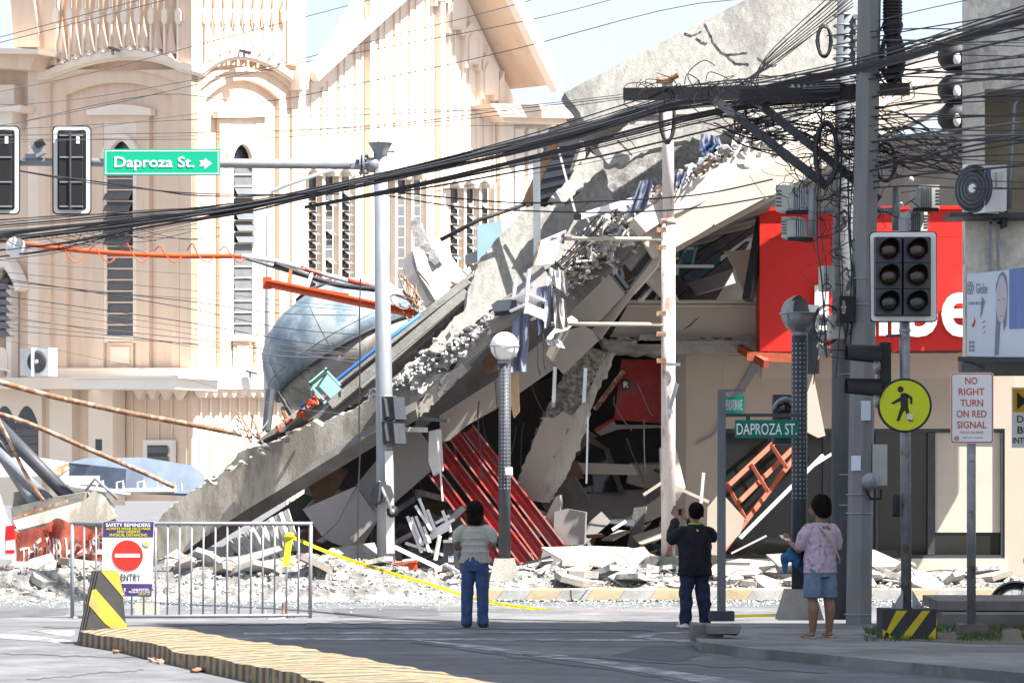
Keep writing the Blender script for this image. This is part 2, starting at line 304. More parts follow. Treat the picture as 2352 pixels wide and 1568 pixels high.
# broken kerb stub at the corner
b = B().box(G(1625, 1463, .1)+V((0, 0, .07)), (.36, .3, .17)).box(G(1640, 1466, .1)+V((.1, .1, .08)), (.34, .2, .12)).rough(.07, 5)
b.build('broken_kerb', 'concrete_dark', label='broken stub of pale kerb stone at the pavement corner behind the man', cat='kerb')
# dirt and grass
gpoly('dirt', [(2010, 1440), (2100, 1432), (2500, 1428), (2500, 1478), (2250, 1478), (2060, 1468)], .104, 'dirt', np_)
b = B(); rg = random.Random(5)
for i in range(2600):
    x, y = (rg.uniform(1985, 2360), rg.uniform(1440, 1472)); 
    if NZ.noise(V((x*.02, y*.06, 1))) < -.05: continue
    p = G(x, y, .104); h = rg.uniform(.02, .09); a = rg.uniform(0, pi); d = V((cos(a), sin(a), 0))*.006
    b.add([p-d, p+d, p+V((rg.gauss(0, .03), rg.gauss(0, .03), h))], [(0, 1, 2)])
b.build('grass', 'grass', label='patch of short grass at the corner pavement below the no right turn sign', cat='grass', kind='stuff')

# ------------------------------------------------------------------ grey rendered building on the right (a separate tall block, unseen but read off its shadow, shades the corner)
gb = thing('corner_building', 'grey rough rendered building with jutting upper floor at the right edge', 'building', (9, 22, 0))
ob_ = thing('office_block', 'tall plain grey office block standing off the right picture edge', 'building', (25, 18, 0))
B().prism([V((12.55, 27.05, 0)), V((40, 27.05, 0)), V((40, 8, 0)), V((19.0, 8, 0))], (0, 0, 30.4)).build('wall', 'grey_render', ob_)
for i in range(8):
    for j in range(6): B().box((15+3.1*j, 27.07, 3+3.4*i), (1.6, .06, 1.7)).build('window', 'glass_dark', ob_)
pr = PL((0, 33, 0), (-.10, -1, 0))
X = lambda x: pr.at(x, 800).x
def gwall(name, x0, y0, x1, y1, off, th, mat): return slab(name, rect(x0, y0, x1, y1), pr, th, mat, gb, off)
gwall('pier', 2217, -60, 2262, 600, .0, .6, 'grey_render')
gwall('beam', 2258, -60, 2420, 75, -.004, .6, 'grey_render'); gwall('spandrel', 2258, 75, 2420, 205, .002, .6, 'grey_render')
gwall('recess_wall', 2262, 200, 2420, 560, -.55, .3, 'render_brown'); gwall('lower_wall', 2218, 498, 2420, 822, -.003, .6, 'grey_render'); gwall('soffit_slab', 2208, 820, 2430, 858, .05, .6, 'concrete_dark')
gwall('cream_strip', 2320, -60, 2420, 70, .004, .02, 'plaster_cream'); 
gwall('return_wall', 2420, -200, 2800, 860, 0, .6, 'grey_render')
b = B().tube([P(2345, 225, 32.6), P(2330, 240, 32.6), P(2322, 400, 32.6), P(2318, 480, 32.6)], .028, 10); b.build('downpipe', 'galv', gb, smooth=True)
b = B().box(P(2275, 560, 32.3), (.03, .05, .7)).box(P(2293, 560, 32.3), (.03, .05, .7)).box(P(2284, 512, 32.3), (.12, .05, .03)); b.build('bracket', 'galv_dull', gb)
# outdoor unit
def aircon(name, x0, y0, x1, y1, d, yaw, label, fx, depth=.34):
    pl = facing((x0+x1)/2, y1, d, yaw); t = thing(name, label, 'air conditioner', pl.at((x0+x1)/2, y1))
    slab('casing', rect(x0, y0, x1, y1), pl, depth, 'aircon', t)
    h = (y1-y0); cx, cy = x0+(x1-x0)*fx, (y0+y1)/2; R = (pl.at(0, cy-h*(.34 if abs(yaw) > 40 else .4))-pl.at(0, cy)).length
    c = pl.at(cx, cy, .012)
    B().lathe(c, [(R, 0), (R*.98, .012), (R*.3, .02)], pl.n, 28).build('fan_guard', 'steel_dark', t, True)
    for k in range(5):
        r = R*(.25+.18*k); B().tube([c+pl.n*.024+(pl.u*cos(a)+pl.v*sin(a))*r for a in [2*pi*j/24 for j in range(25)]], .004, 4).build('guard_ring', 'galv_dull', t)
    B().lathe(c, [(R*.2, .02), (R*.18, .035), (.001, .036)], pl.n, 14).build('fan_hub', 'aircon', t)
    return t, pl
t, pl = aircon('aircon_unit', 2211, 378, 2262, 488, 31.9, -48, 'white outdoor air conditioner on a bracket at the grey corner building', .5)
slab('side_panel', [(2262, 379), (2312, 376), (2312, 484), (2262, 488)], facing(2262, 440, 31.75, 30), .2, 'aircon', t)
slab('sticker', rect(2266, 388, 2276, 408), facing(2262, 440, 31.75, 30), .004, 'blue_pipe', t, .004); slab('valve_cover', rect(2290, 395, 2306, 430), facing(2262, 440, 31.75, 30), .03, 'white_dirty', t, .03)
b = B().box(P(2270, 498, 32.2), (.95, .5, .05)).box(P(2300, 505, 32.4), (.05, .5, .2)); b.build('bracket_shelf', 'steel_dark', t)
# hoarding on the building
pb = PL(P(2290, 720, 32.05), (-.28, -1, 0)); t = thing('billboard', 'pale blue shop hoarding with a printed portrait on the grey corner building', 'billboard', pb.at(2290, 820))
slab('board', [(2221, 630), (2440, 606), (2440, 822), (2221, 818)], pb, .06, 'billboard', t)
slab('blue_print', [(2318, 618), (2440, 604), (2440, 752), (2318, 755)], pb, .003, 'billboard_blue', t, .004)
text('Globe', pb, 2242, 650, 2268, 674, 'print_grey', t, .003); text('GLOBAL REMITTANCE', pb, 2224, 693, 2262, 699, 'print_grey', t, .003)
b = B()
for k in range(6):
    a = 2*pi*k/6; c = pb.at(2228.5, 661, .005)+(pb.u*cos(a)+pb.v*sin(a)*2)*.026; b.tube([c+(pb.u*cos(e)+pb.v*sin(e)*1.4)*.016 for e in [2*pi*j/10 for j in range(11)]], .004, 4)
b.build('emblem', 'print_grey', t)
slab('portrait_hair', [(2296, 628), (2304, 623), (2312, 634), (2315, 665), (2312, 745), (2305, 760), (2303, 700), (2298, 740), (2294, 814), (2284, 816), (2286, 770), (2289, 700), (2287, 655)], pb, .003, 'print_grey', t, .005)
slab('portrait_face', arc(2288, 670, 2301, 632, 2313, 668, 8)+[(2312, 700), (2305, 735), (2299, 742), (2293, 735), (2288, 705)], pb, .003, 'print_skin', t, .007)
for pts in ([(2291, 688), (2297, 686), (2297, 688), (2291, 690)], [(2303, 685), (2309, 687), (2309, 689), (2303, 687)], [(2295, 723), (2300, 726), (2305, 722), (2300, 728)]): slab('portrait_feature', pts, pb, .002, 'letter_red' if pts[0][1] == 723 else 'print_grey', t, .009)
slab('printed_stroke', [(2255, 680), (2262, 690), (2256, 720), (2251, 730)], pb, .003, 'print_grey', t, .005); slab('printed_flame', [(2231, 748), (2237, 738), (2238, 728), (2241, 738), (2236, 752)], pb, .003, 'orange', t, .005)
for k in range(3): slab('printed_arrow', [(2254+k*2, 742+k*12), (2262, 735+k*12), (2262, 739+k*12)], pb, .003, 'print_grey', t, .005)
for k in range(6): slab('printed_badge', rect(2226+(k % 2)*7, 783+(k//2)*9, 2231+(k % 2)*7, 789+(k//2)*9), pb, .002, 'print_grey', t, .005)
b = B().bar(P(2200, 824, 31.95), P(2440, 826, 31.95), .05, .05).bar(P(2205, 824, 31.95), P(2260, 846, 32.2), .04, .04); b.build('support_frame', 'steel_dark', t)
# ------------------------------------------------------------------ church: a tower with two visible faces and a gabled nave wall
CA = RD(36); C0 = P(440, 600, 78)
LP = PL(C0, (-sin(CA), -cos(CA), 0)); RP = PL(C0, (cos(CA), -sin(CA), 0))
ch = thing('church', 'pale peach church with arched tower faces, louvred windows and gabled nave', 'church', (C0.x, C0.y+6, 0))
def cs(name, pts, pl, off, th, mat='church', parent=None, **kw): return slab(name, pts, pl, th, mat, parent or ch, off, **kw)
# tower body
tb = cs('tower_wall', [(428, -120), (428, 1150), (60, 1150), (60, -120)], LP, -.25, 4.3)
tr = cs('tower_wall', [(440.5, -120), (440.5, 1150), (702, 1150), (702, -120)], RP, -.251, 3)
def tower_face(pl, xo0, xo1, ax0, ax1, ay, apk, bx0, bx1, by, bpk, top, wx0, wx1, sx0, sx1, hx0, hx1, capy, archy, wtop, wbot, pend, corn):
    # outer arch ring, inner arch ring
    a1 = arc(ax0, ay, (ax0+ax1)/2, apk, ax1, ay); a2 = arc(bx0, by, (bx0+bx1)/2, bpk, bx1, by)
    cs('arch_surround', [(xo0, top), (xo1, top), (xo1, 862), (ax1, 862)]+a1[::-1]+[(ax0, 862), (xo0, 862)], pl, 0, .249, 'church')
    cs('arch_band', [(ax0+1, 862)]+[(x+(1 if i == 0 else 0), y) for i, (x, y) in enumerate(a1)]+[(ax1-1, 862), (bx1, 862)]+a2[::-1]+[(bx0, 862)], pl, -.10, .148, 'church')
    cs('sill_course', rect(xo0, 845, xo1, 866), pl, .10, .34, 'church_trim')
    # cornice
    up = [(x, y) for x, y in corn]; lo = [(x, y+15) for x, y in corn][::-1]
    cs('cornice', up+lo, pl, .16, .16, 'church_trim'); cs('cornice_bead', [(x, y+13) for x, y in corn]+[(x, y+22) for x, y in corn][::-1], pl, .08, .08, 'church_trim')
    # pendant rods and folded ribs above the cornice
    def cy(x):
        for (x0, y0), (x1, y1) in zip(corn, corn[1:]):
            if x0 <= x <= x1: return y0+(y1-y0)*(x-x0)/max(1e-6, x1-x0)
        return corn[-1][1]
    dx = pend[1]-pend[0]
    for i, x in enumerate(pend):
        rod = cs('rod', rect(x-2.2, -60, x+2.2, cy(x)-1), pl, .07, .07, 'church_trim')
        w = dx*.21; cs('pendant', [(x-w*.35, 19), (x+w*.35, 19), (x+w, 27), (x+w, 48), (x+w*.35, 56), (x-w*.35, 56), (x-w, 48), (x-w, 27)], pl, .13, .07, 'church_trim', rod)
        if i < len(pend)-1:
            xm = x+dx/2
            for (ya, yb) in ((36, cy(xm)-10), (28, -60)):
                bb = B(); apex = pl.at(xm, ya, .0); base_l, base_r, mid = pl.at(x+2.5, yb, -.0), pl.at(x+dx-2.5, yb, -.0), pl.at(xm, yb, .09)
                bb.add([apex, base_l, mid, base_r], [(0, 1, 2), (0, 2, 3), (1, 3, 2)]).build('folded_rib', 'church', ch, fix=True)
            bb = B(); bb.add([pl.at(xm, cy(xm)-14, .1), pl.at(x+3, cy(x+3)-2, .02), pl.at(x+dx-3, cy(x+dx-3)-2, .02), pl.at(xm, cy(xm)-1, .3)], [(0, 1, 3), (0, 3, 2), (1, 2, 3)]).build('foot_bracket', 'church_trim', ch, fix=True)
    # window surround, hood, glazing
    xm = (wx0+wx1)/2
    cap = arc(sx0-4, capy+10, xm, capy, sx1+4, capy+10, 8)
    cs('window_surround', [(sx0, 862), (sx0, capy+18), (sx1, capy+18), (sx1, 862), (wx1+8, 862), (wx1+8, archy-20), (wx0-8, archy-20), (wx0-8, 862)], pl, -.11, .13, 'church')
    cs('surround_cap', cap+[(sx1+4, capy+24), (sx0-4, capy+24)], pl, .0, .2, 'church_trim')
    h = (wx1-wx0); ar = arc(wx0, wtop+h*.75, wx0+h*.18, wtop+h*.25, xm, wtop, 5)+arc(xm, wtop, wx1-h*.18, wtop+h*.25, wx1, wtop+h*.75, 5)[1:]
    cs('light_panel', [(wx0-8, capy+26), (wx1+8, capy+26), (wx1+8, wbot+14), (wx1, wbot+14)]+ar[::-1]+[(wx0, wbot+14), (wx0-8, wbot+14)], pl, -.13, .11, 'church_trim')
    oh = [(x+(x-xm)*.5, y-(16 if abs(x-xm) < h*.3 else 10)) for x, y in ar]
    cs('window_hood', oh+[(oh[-1][0], oh[-1][1]+22)]+ar[::-1]+[(oh[0][0], oh[0][1]+22)], pl, .02, .14, 'church_trim')
    cs('window_glass', rect(wx0-1, wtop, wx1+1, wbot), pl, -.215, .02, 'glass_dark')
    win = cs('window_frame', rect(wx0-2, wbot, wx1+2, wbot+12), pl, -.08, .15, 'church_trim')
    n = 15; y0 = wtop+h*1.05; st = (wbot-y0)/n
    for k in range(n):
        ya, yb = y0+k*st, y0+(k+1)*st; open_ = k in (2, 3, 4, 5, 6) 
        o1 = (.17 if open_ else .035)
        b = B(); b.prism([pl.at(wx0, ya+1, -.19), pl.at(wx1, ya+1, -.19), pl.at(wx1, yb-2, -.19)+pl.n*o1, pl.at(wx0, yb-2, -.19)+pl.n*o1], pl.n*.006)
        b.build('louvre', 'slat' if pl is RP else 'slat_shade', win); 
        cs('louvre_rail', rect(wx0, yb-2, wx1, yb+1), pl, -.135, .05, 'church', win)
    cs('apron_panel', rect(wx0-1, wbot+14, wx1+1, 845), pl, -.2, .02, 'church'); cs('apron_field', rect(wx0+8, wbot+24, wx1-8, wbot+62), pl, -.165, .04, 'church_trim')
cornL = [(85, 162), (112, 160)]+arc(118, 156, 285, 116, 412, 143, 16)+[(439, 148)]
cornR = [(441, 148), (464, 154)]+arc(470, 152, 566, 116, 684, 176, 16)+[(700, 180)]
tower_face(LP, 88, 440, 115, 413, 192, 158, 152, 394, 218, 190, -120+280, 245, 305, 203, 342, 218, 325, 240, 300, 322, 772, [127+31.2*i for i in range(10)], cornL)
tower_face(RP, 440.5, 700, 461, 672, 205, 154, 473, 642, 228, 184, 165, 537, 580, 505, 612, 520, 598, 246, 300, 330, 770, [473, 496, 519, 541.5, 564, 586.5, 609, 631, 653], cornR)
for x0, x1, pl in ((85, 127, LP), (408, 440, LP), (440.5, 466, RP), (660, 700, RP)): cs('corner_pier', rect(x0, -80, x1, 150), pl, .05, .3, 'church')
# lower storey: canopy, arched windows, panels
cs('canopy', [(-60, 868), (168, 866), (168, 893), (-60, 893)], LP, 1.0, 1.5, 'church_trim'); cs('canopy_edge', [(166, 864), (410, 862), (410, 868), (166, 870)], LP, 1.35, 1.8, 'church_white'); cs('canopy_front', [(168, 870), (404, 868), (402, 893), (168, 893)], LP, 1.3, 1.7, 'church_white')
cs('annex_wall', rect(-80, 893, 96, 1160), LP, .25, .5, 'church_trim'); cs('annex_pier', rect(96, 893, 114, 1160), LP, .12, .4, 'church'); cs('annex_pier', rect(114, 893, 165, 1160), LP, .3, .5, 'church_trim'); cs('annex_recess', rect(165, 893, 203, 1160), LP, .02, .3, 'church')
cs('annex_pier', rect(203, 893, 259, 1160), LP, .3, .5, 'church_trim'); cs('niche', arc(211, 985, 231, 935, 251, 985, 10)+[(251, 1100), (211, 1100)], LP, .304, .02, 'church_trim'); cs('vent', rect(219, 1008, 234, 1034), LP, .31, .02, 'glass_dark')
for k in range(4): cs('pendant_point', [(304+k*30, 894), (332+k*30, 894), (318+k*30, 918)], LP, .02, .2, 'church_trim'); cs('board_joint', rect(303+k*30, 896, 304.5+k*30, 1100), LP, -.2, .04, 'church_trim')
for k, cx in enumerate((10, 61)):
    aw = arc(cx-26, 975, cx, 932, cx+26, 975, 12); w = cs('arched_window', aw+[(cx+26, 1060), (cx-26, 1060)], LP, .262, .02, 'glass_dark')
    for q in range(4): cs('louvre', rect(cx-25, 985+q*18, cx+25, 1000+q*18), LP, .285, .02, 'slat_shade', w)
w = cs('small_window', rect(328, 1010, 393, 1090), LP, .0, .2, 'church_white'); cs('pane', rect(338, 1022, 384, 1090), LP, .01, .02, 'glass_dark', w)
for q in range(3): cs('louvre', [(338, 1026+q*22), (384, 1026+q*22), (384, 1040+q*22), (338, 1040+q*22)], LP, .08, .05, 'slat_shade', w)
cs('base_band', rect(440.5, 866, 712, 893), RP, .22, .5, 'church_white')
for k in range(12): cs('scallop', [(462+k*22, 893), (484+k*22, 893), (473+k*22, 913)], RP, .14, .3, 'church_trim'); cs('groove_rib', rect(461+k*22, 912, 464+k*22, 1160), RP, -.2, .06, 'church_trim')
for x, y, pl in ((262, 113, LP), (564, 120, RP), (578, 855, RP), (15, 850, LP)):
    t = thing('floodlight', {262: 'small dark floodlight on the shaded tower cornice', 564: 'small dark floodlight on the sunlit tower cornice', 578: 'small floodlight at the foot of the sunlit tower face', 15: 'white floodlight beside the outdoor unit on the church canopy'}[x], 'floodlight', pl.at(x, y+8, .35))
    B().box(pl.at(x, y, .42), (.32, .3, .05), MX.Rotation(.25, 3, 'Y')).build('lamp_head', 'steel_dark' if x != 15 else 'white_plastic', t); B().box(pl.at(x-3, y+6, .38), (.06, .2, .16)).build('bracket', 'galv', t)
# left wing of the church
lw = thing('church_wing', 'peach church wing with stepped cornices at the left picture edge', 'building', LP.at(-20, 1150, .4))
def lws(n, pts, off, th, m='church'): return slab(n, pts, LP, th, m, lw, off)
lws('wing_wall', rect(-120, 150, 97, 868), -.3, .5, 'church'); lws('cornice', [(-120, 108), (90, 113), (86, 124), (-120, 122)], .9, 1.2, 'church_trim'); lws('soffit', [(-120, 122), (82, 125), (70, 160), (-120, 150)], .7, 1.0)
lws('round_arch', arc(-60, 108, 30, -110, 92, 108, 14)+[(70, 108)]+arc(30, 108, 5, -60, -60, 60, 10)[0:8]+[(-60, 108)], .2, .4, 'church'); lws('pilaster', rect(64, 160, 95, 868), -.1, .2, 'church_trim')
lws('lower_cornice', [(-60, 240), (48, 242), (44, 256), (-60, 254)], .5, .8, 'church_trim'); lws('pediment', [(-60, 250), (30, 256), (26, 300), (-60, 300)], .2, .5, 'church_white'); lws('pediment', rect(-60, 195, 32, 240), .1, .4, 'church_trim')
w = lws('window_hood', arc(-20, 640, 6, 590, 46, 660, 10)+[(34, 668), (30, 650)]+[(8, 612), (-20, 620)], .3, .4, 'church_white'); lws('window', rect(-40, 620, 18, 770), -.1, .15, 'glass_dark')
for q in range(7): lws('louvre', [(-40, 652+q*18), (10, 652+q*18), (22, 664+q*18), (-40, 664+q*18)], .12, .2, 'slat')
lws('window_pier', rect(14, 655, 25, 868), .05, .3, 'church_white'); lws('panel', [(-20, 790), (10, 800), (16, 815), (16, 850), (-20, 850)], .1, .2, 'church_trim')
# outdoor unit on the canopy
t, pl = aircon('aircon_unit', 72, 798, 112, 863, 77.2, -25, 'white outdoor air conditioner on the church canopy beside the tower', .32, .4)
slab('intake_side', [(46, 800), (72, 798), (72, 863), (46, 862)], facing(72, 830, 77.21, -70), .2, 'white_dirty', t)

# ------------------------------------------------------------------ nave gable wall
NP = PL(C0 - RP.n*.55, RP.n)
nv = thing('church_nave', 'cream gabled church nave wall with tall ribs and triple louvred windows', 'church', NP.at(900, 1150))
def ns(name, pts, off, th, mat='church_trim', parent=None): return slab(name, pts, NP, th, mat, parent or nv, off)
ns('gable_wall', [(690, 1160), (690, 190), (720, 190), (860, -40), (1010, -60), (1060, -30), (1180, 225), (1180, 1160)], 0, .5)
ns('side_wing_wall', [(1178, 1160), (1178, 255), (1330, 262), (1330, 1160)], -.3, .5)
# ribs
for x, y in ((701, 208), (740, 207), (779, 118), (817, 56), (871, -30), (907, -40), (942, -50), (979, -50), (1031, 0), (1064, 60), (1098, 150), (1133, 230)):
    yb = 385 if x < 1000 else 420
    ns('rib', [(x+1, y), (x+5, y-8), (x+5, yb), (x+1, yb)], .09, .09)
    ns('rib', [(x+14, max(y-20, -60)), (x+16, max(y-20, -60)), (x+16, yb-20), (x+14, yb-20)], .05, .05)
for x, y in ((851, -4), (1013, -60), (1149, 185)): ns('pilaster', [(x, y), (x+10, y-22), (x+10, 1160), (x, 1160)], .24, .24)
ns('corbel', [(686, 162), (710, 160), (712, 168), (708, 205), (690, 205)], .9, .7)
# windows in threes under pointed hoods
for gx, ws, y0, y1 in ((0, (711, 749, 787), 402, 662), (1, (878, 915, 950), 410, 690), (2, (1036, 1071, 1105), 430, 700)):
    hood = []; xs = [ws[0]-8]+[w+14+((ws[1]-ws[0])-14)/2 for w in ws[:2]]+[ws[2]+26]
    up = [(ws[0]-8, y0-26), (ws[2]+28, y0-20)]
    low = []
    for a, b_ in zip(xs, xs[1:]): low += [(a, y0+2), (a+4, y0+2), (a+5, y0-6), ((a+b_)/2, y0-18), (b_-5, y0-6), (b_-4, y0+2)]
    low += [(xs[-1], y0+2)]
    ns('pointed_hood', up+low[::-1], .42, .4, 'church_white')
    for w in ws:
        wd = ns('window', rect(w, y0-10, w+15, y1), .012, .02, 'glass_dark')
        ns('reveal', rect(w+30, y0-8, w+36, y1), .20, .19, 'church_trim', wd)
        n = 10; st = (y1-y0-40)/n
        for k in range(n):
            ya = y0+40+k*st
            if (w+k) % 3 == 0 and gx != 1 or gx == 0 and w != 749 or gx == 2:
                B().prism([NP.at(w, ya, .02), NP.at(w+15, ya, .02), NP.at(w+15, ya+st*.5, .02)+NP.n*.2, NP.at(w, ya+st*.5, .02)+NP.n*.2], NP.n*.01).build('louvre', 'slat', wd)
            else: ns('louvre', rect(w, ya, w+15, ya+st-4), .05, .02, 'slat', wd)
            ns('louvre_rail', rect(w, ya-3, w+15, ya), .06, .04, 'church', wd)
# pointed panels stepping down under the eave
for x, y in ((1031, -28), (1070, 52), (1106, 122), (1000, -90)):
    p = ns('stepped_panel', [(x, y+16), (x+15, y), (x+40, y+36), (x+40, y+110), (x+30, y+110), (x+30, y+96), (x+6, y+96), (x+6, y+104), (x, y+104)], .20, .2, 'church_trim')
    ns('panel_field', [(x+10, y+36), (x+17, y+24), (x+26, y+38), (x+26, y+92), (x+10, y+92)], .27, .06, 'church_trim', p)
# roof: overhanging slopes with soffit and fascia
def roofq(name, a, b_, o0, o1, th, mat):
    """a strip along the slope from picture point a to b, reaching from o0 to o1 in front of the wall"""
    v = [NP.at(*a, o0)]; p0, p1 = NP.at(*a, 0), NP.at(*b_, 0); n = NP.n
    q = [p0+n*o0, p1+n*o0, p1+n*o1, p0+n*o1]; up = (p1-p0).cross(n).normalized(); up = up if up.z > 0 else -up
    return B().prism(q, up*th).build(name, mat, nv)
roofq('roof_soffit', (1030, -90), (1178, 205), -.4, 1.35, .12, 'church'); roofq('roof_fascia', (1026, -98), (1186, 221), 1.35, 1.62, .5, 'church_white')
roofq('roof_soffit', (1010, -90), (700, 185), -.4, .35, .12, 'church'); roofq('roof_fascia', (1012, -98), (696, 190), .35, .6, .3, 'church_white')
ns('eave_return', [(1128, 238), (1330, 244), (1330, 272), (1150, 268)], .8, 1.0, 'church'); ns('eave_cornice', [(1150, 268), (1330, 274), (1330, 284), (1160, 280)], .5, .7, 'church_trim')
for x in (1184, 1214, 1242): ns('wing_panel', rect(x, 296, x+20, 470), -.16, .14, 'church_white')
# ------------------------------------------------------------------ the standing part of the shop building
sh = thing('shop_building', 'beige shop building, ground floor standing under a collapsed upper storey', 'building', (6, 54, .15))
FW = front(52.4)
def ss(name, pts, off, th, mat, parent=None, pl=FW, **kw): return slab(name, pts, pl, th, mat, parent or sh, off, **kw)
# rooms behind, their shade put into a dark wall colour
slab('back_wall', [(400, 1310), (500, 1262), (640, 1172), (880, 1010), (1130, 850), (1300, 760), (1440, 640), (1560, 560), (1760, 450), (2040, 320), (2300, 290), (2300, 1320)], front(56), .3, 'interior_shade', sh)
B().box((6.2, 54.6, 4.95), (9.6, 3.6, .3)).build('floor_slab', 'concrete_dark', sh)
ss('beige_wall', rect(1572, 800, 1664, 1330), 0, .25, 'plaster_beige'); ss('pilaster', rect(1553, 805, 1575, 1330), .06, .3, 'panel_taupe'); ss('wall_over_window', rect(1660, 790, 2330, 984), .004, .25, 'plaster_beige'); ss('wall_right', rect(2308, 980, 2480, 1330), .003, .25, 'plaster_beige'); ss('wall_base', rect(1655, 1282, 2315, 1332), .05, .35, 'plaster_cream'); ss('cream_band', rect(1750, 795, 2260, 868), .05, .05, 'plaster_cream')
ss('wall_corner', rect(2256, 480, 2500, 1000), -.2, .2, 'plaster_beige')
ss('conduit', [(1738, 815), (1741, 815), (1741, 850), (1640, 1000), (1600, 1020), (1600, 1016), (1638, 997)], .04, .03, 'galv')
# shop windows
for x0, x1 in ((1664, 1830), (1834, 1892), (1900, 2012), (2016, 2132), (2146, 2300)):
    w = ss('shop_window', rect(x0, 992, x1, 1276), -.12, .02, 'glass_shop')
    if x0 in (1664,): ss('blind', rect(x0+4, 992, x1-2, 1276), -.16, .01, 'teal_pale')
    if x0 == 2146: ss('blind', rect(x0+2, 992, x1-2, 1222), -.10, .012, 'plaster_cream', w)
for r in (rect(1660, 980, 2314, 993), rect(1660, 1274, 2314, 1286), rect(2131, 992, 2147, 1275), rect(2299, 992, 2313, 1275), rect(1890, 992, 1901, 1275), rect(1829, 992, 1835, 1275), rect(2011, 992, 2017, 1275)): ss('window_frame', r, -.02, .16, 'steel_dark')
# spandrel between the storeys
ss('spandrel', [(1400, 775), (1440, 705), (1760, 703), (1760, 776)], .55, .5, 'plaster_cream'); 
for y0, y1, o in ((689, 697, .72), (697, 700, .66), (700, 707, .70)): ss('moulding', [(1442, y0), (1770, y0), (1770, y1), (1438, y1)], o, .5, 'plaster_cream')
ss('ledge', [(1378, 776, 1), (1770, 774, 0), (1770, 812, 0), (1520, 812, 1), (1440, 807, 1), (1400, 812, 1)], .75, 1.2, 'concrete', amp=2.5); ss('ledge_lip', [(1385, 783, .6), (1720, 782), (1720, 790, .6), (1388, 792)], .80, .1, 'concrete_pale', amp=1.5)
ss('broken_lump', [(1462, 790, 1), (1470, 768, 1), (1520, 762, 1), (1525, 790)], .80, .2, 'concrete_broken'); ss('wall_crack', [(1565, 760), (1585, 745), (1598, 733), (1610, 725), (1599, 735), (1586, 748)], .556, .01, 'black')
# red fascia box with the lettering
fs = thing('shop_fascia', 'large red shop fascia box with white rounded lettering', 'sign', front(50.9).at(1975, 810))
FA = front(50.9)
for i, (x0, x1, y0, y1) in enumerate(((1745, 1888, 482, 806), (1888.6, 2050, 481, 806), (2050.6, 2212, 479, 806), (2212.6, 2420, 477, 806))): slab('red_panel', [(x0, y0+66), (x1, y0+65), (x1, y1-(2 if i else 0)), (x0, y1)], FA, .8, 'fascia_red', fs); slab('red_panel', [(x0, y0), (x1, y0-.7), (x1, y0+64.2), (x0, y0+65.2)], FA, .8, 'fascia_red', fs, -.012)
slab('top_lip', [(1744, 476), (2420, 470), (2420, 478), (1744, 484)], FA, .9, 'fascia_red', fs, .06); slab('soffit', rect(1748, 800, 2420, 806), FA, .76, 'black_matte', fs, -.02)
text('J', FA, 1846, 655, 1902, 800, 'sign_white', fs, .10, .07, .05); text('o', FA, 1908, 690, 1984, 776, 'sign_white', fs, .10, .07, .022); text('l', FA, 1991, 640, 2010, 772, 'sign_white', fs, .10, .07, .05); text('l', FA, 2018, 640, 2037, 771, 'sign_white', fs, .10, .07, .05); text('i', FA, 2046, 640, 2066, 770, 'sign_white', fs, .10, .07, .05); text('b', FA, 2076, 640, 2152, 774, 'sign_white', fs, .10, .07, .022); text('e', FA, 2162, 672, 2242, 774, 'sign_white', fs, .10, .07, .022); text('e', FA, 2250, 672, 2330, 774, 'sign_white', fs, .10, .07, .022)
b = B().bar(P(1715, 818, 50.9), P(1850, 824, 50.9), .12, .16).bar(P(1755, 812, 51.4), P(1755, 835, 50.7), .14, .14).bar(P(1700, 800, 51.6), P(1760, 836, 50.5), .1, .14); b.build('support_beam', 'rust_red', fs)

# ------------------------------------------------------------------ the collapsed upper storeys
wr = thing('collapsed_building', 'collapsed concrete building with tilted slabs leaning down to the left', 'building', P(1100, 1300, 49))
def ws(name, pts, d, mat, th=.25, yaw=0, pitch=0, parent=None, amp=3.0, step=8, ref=None, **kw):
    cx = sum(p[0] for p in pts)/len(pts); cy = sum(p[1] for p in pts)/len(pts)
    if ref: cx, cy = ref
    return slab(name, pts, facing(cx, cy, d, yaw, pitch), th, mat, parent or wr, 0, amp, step, **kw)
# top parapet slab and the wall under it
ws('roof_parapet', [(1297, 212, .4), (1297.5, 212), (1500, 107), (1712, 0), (1800, -46), (2010, -60), (1990, 60), (1960, 130, 1), (1880, 178, 1), (1760, 216), (1600, 262), (1480, 264, 1), (1343, 280, .7)], 47.6, 'concrete_pale', .4, 8, 10, ref=(1600, 200))
ws('upper_wall', [(1373, 334, 1), (1412, 311, .4), (1470, 262), (1900, 150), (1960, 160, .8), (1800, 258, 1), (1700, 288, 1), (1640, 312, 1), (1560, 325, 1), (1490, 345, 1), (1430, 378, 1), (1395, 375, 1), (1383, 355, 1)], 47.66, 'concrete_pale', .3, 8, 10, ref=(1600, 200))
ws('wall_fragment', [(1356, 349, .6), (1385, 367, .8), (1386, 386, 1), (1315, 451, .8), (1299, 465, 1), (1265, 453, .7), (1276, 441, 1), (1310, 413, 1), (1322, 390, 1)], 46.95, 'concrete_pale', .22, 14, 14)
ws('lower_wall', [(1384, 387, .8), (1394, 405, 1), (1407, 453, 1), (1412, 484, 1), (1396, 517, 1), (1378, 543, .5), (1330, 600, 1), (1265, 612, 1), (1215, 640, 1), (1150, 690, 1), (1104, 730, 1), (1053, 766, 1), (1015, 807, 1), (984, 802, 1), (997, 782, .5), (1043, 728, .5), (1066, 715, .8), (1073, 685, .8), (1081, 654, .6), (1089, 628, .8), (1104, 598, .8), (1130, 567, .8), (1152, 534, .6), (1196, 488, .8), (1218, 474, 1), (1243, 474, 1), (1275, 470, 1), (1305, 468, .6), (1330, 443, .6)], 47.2, 'concrete_pale', .3, 10, 12)
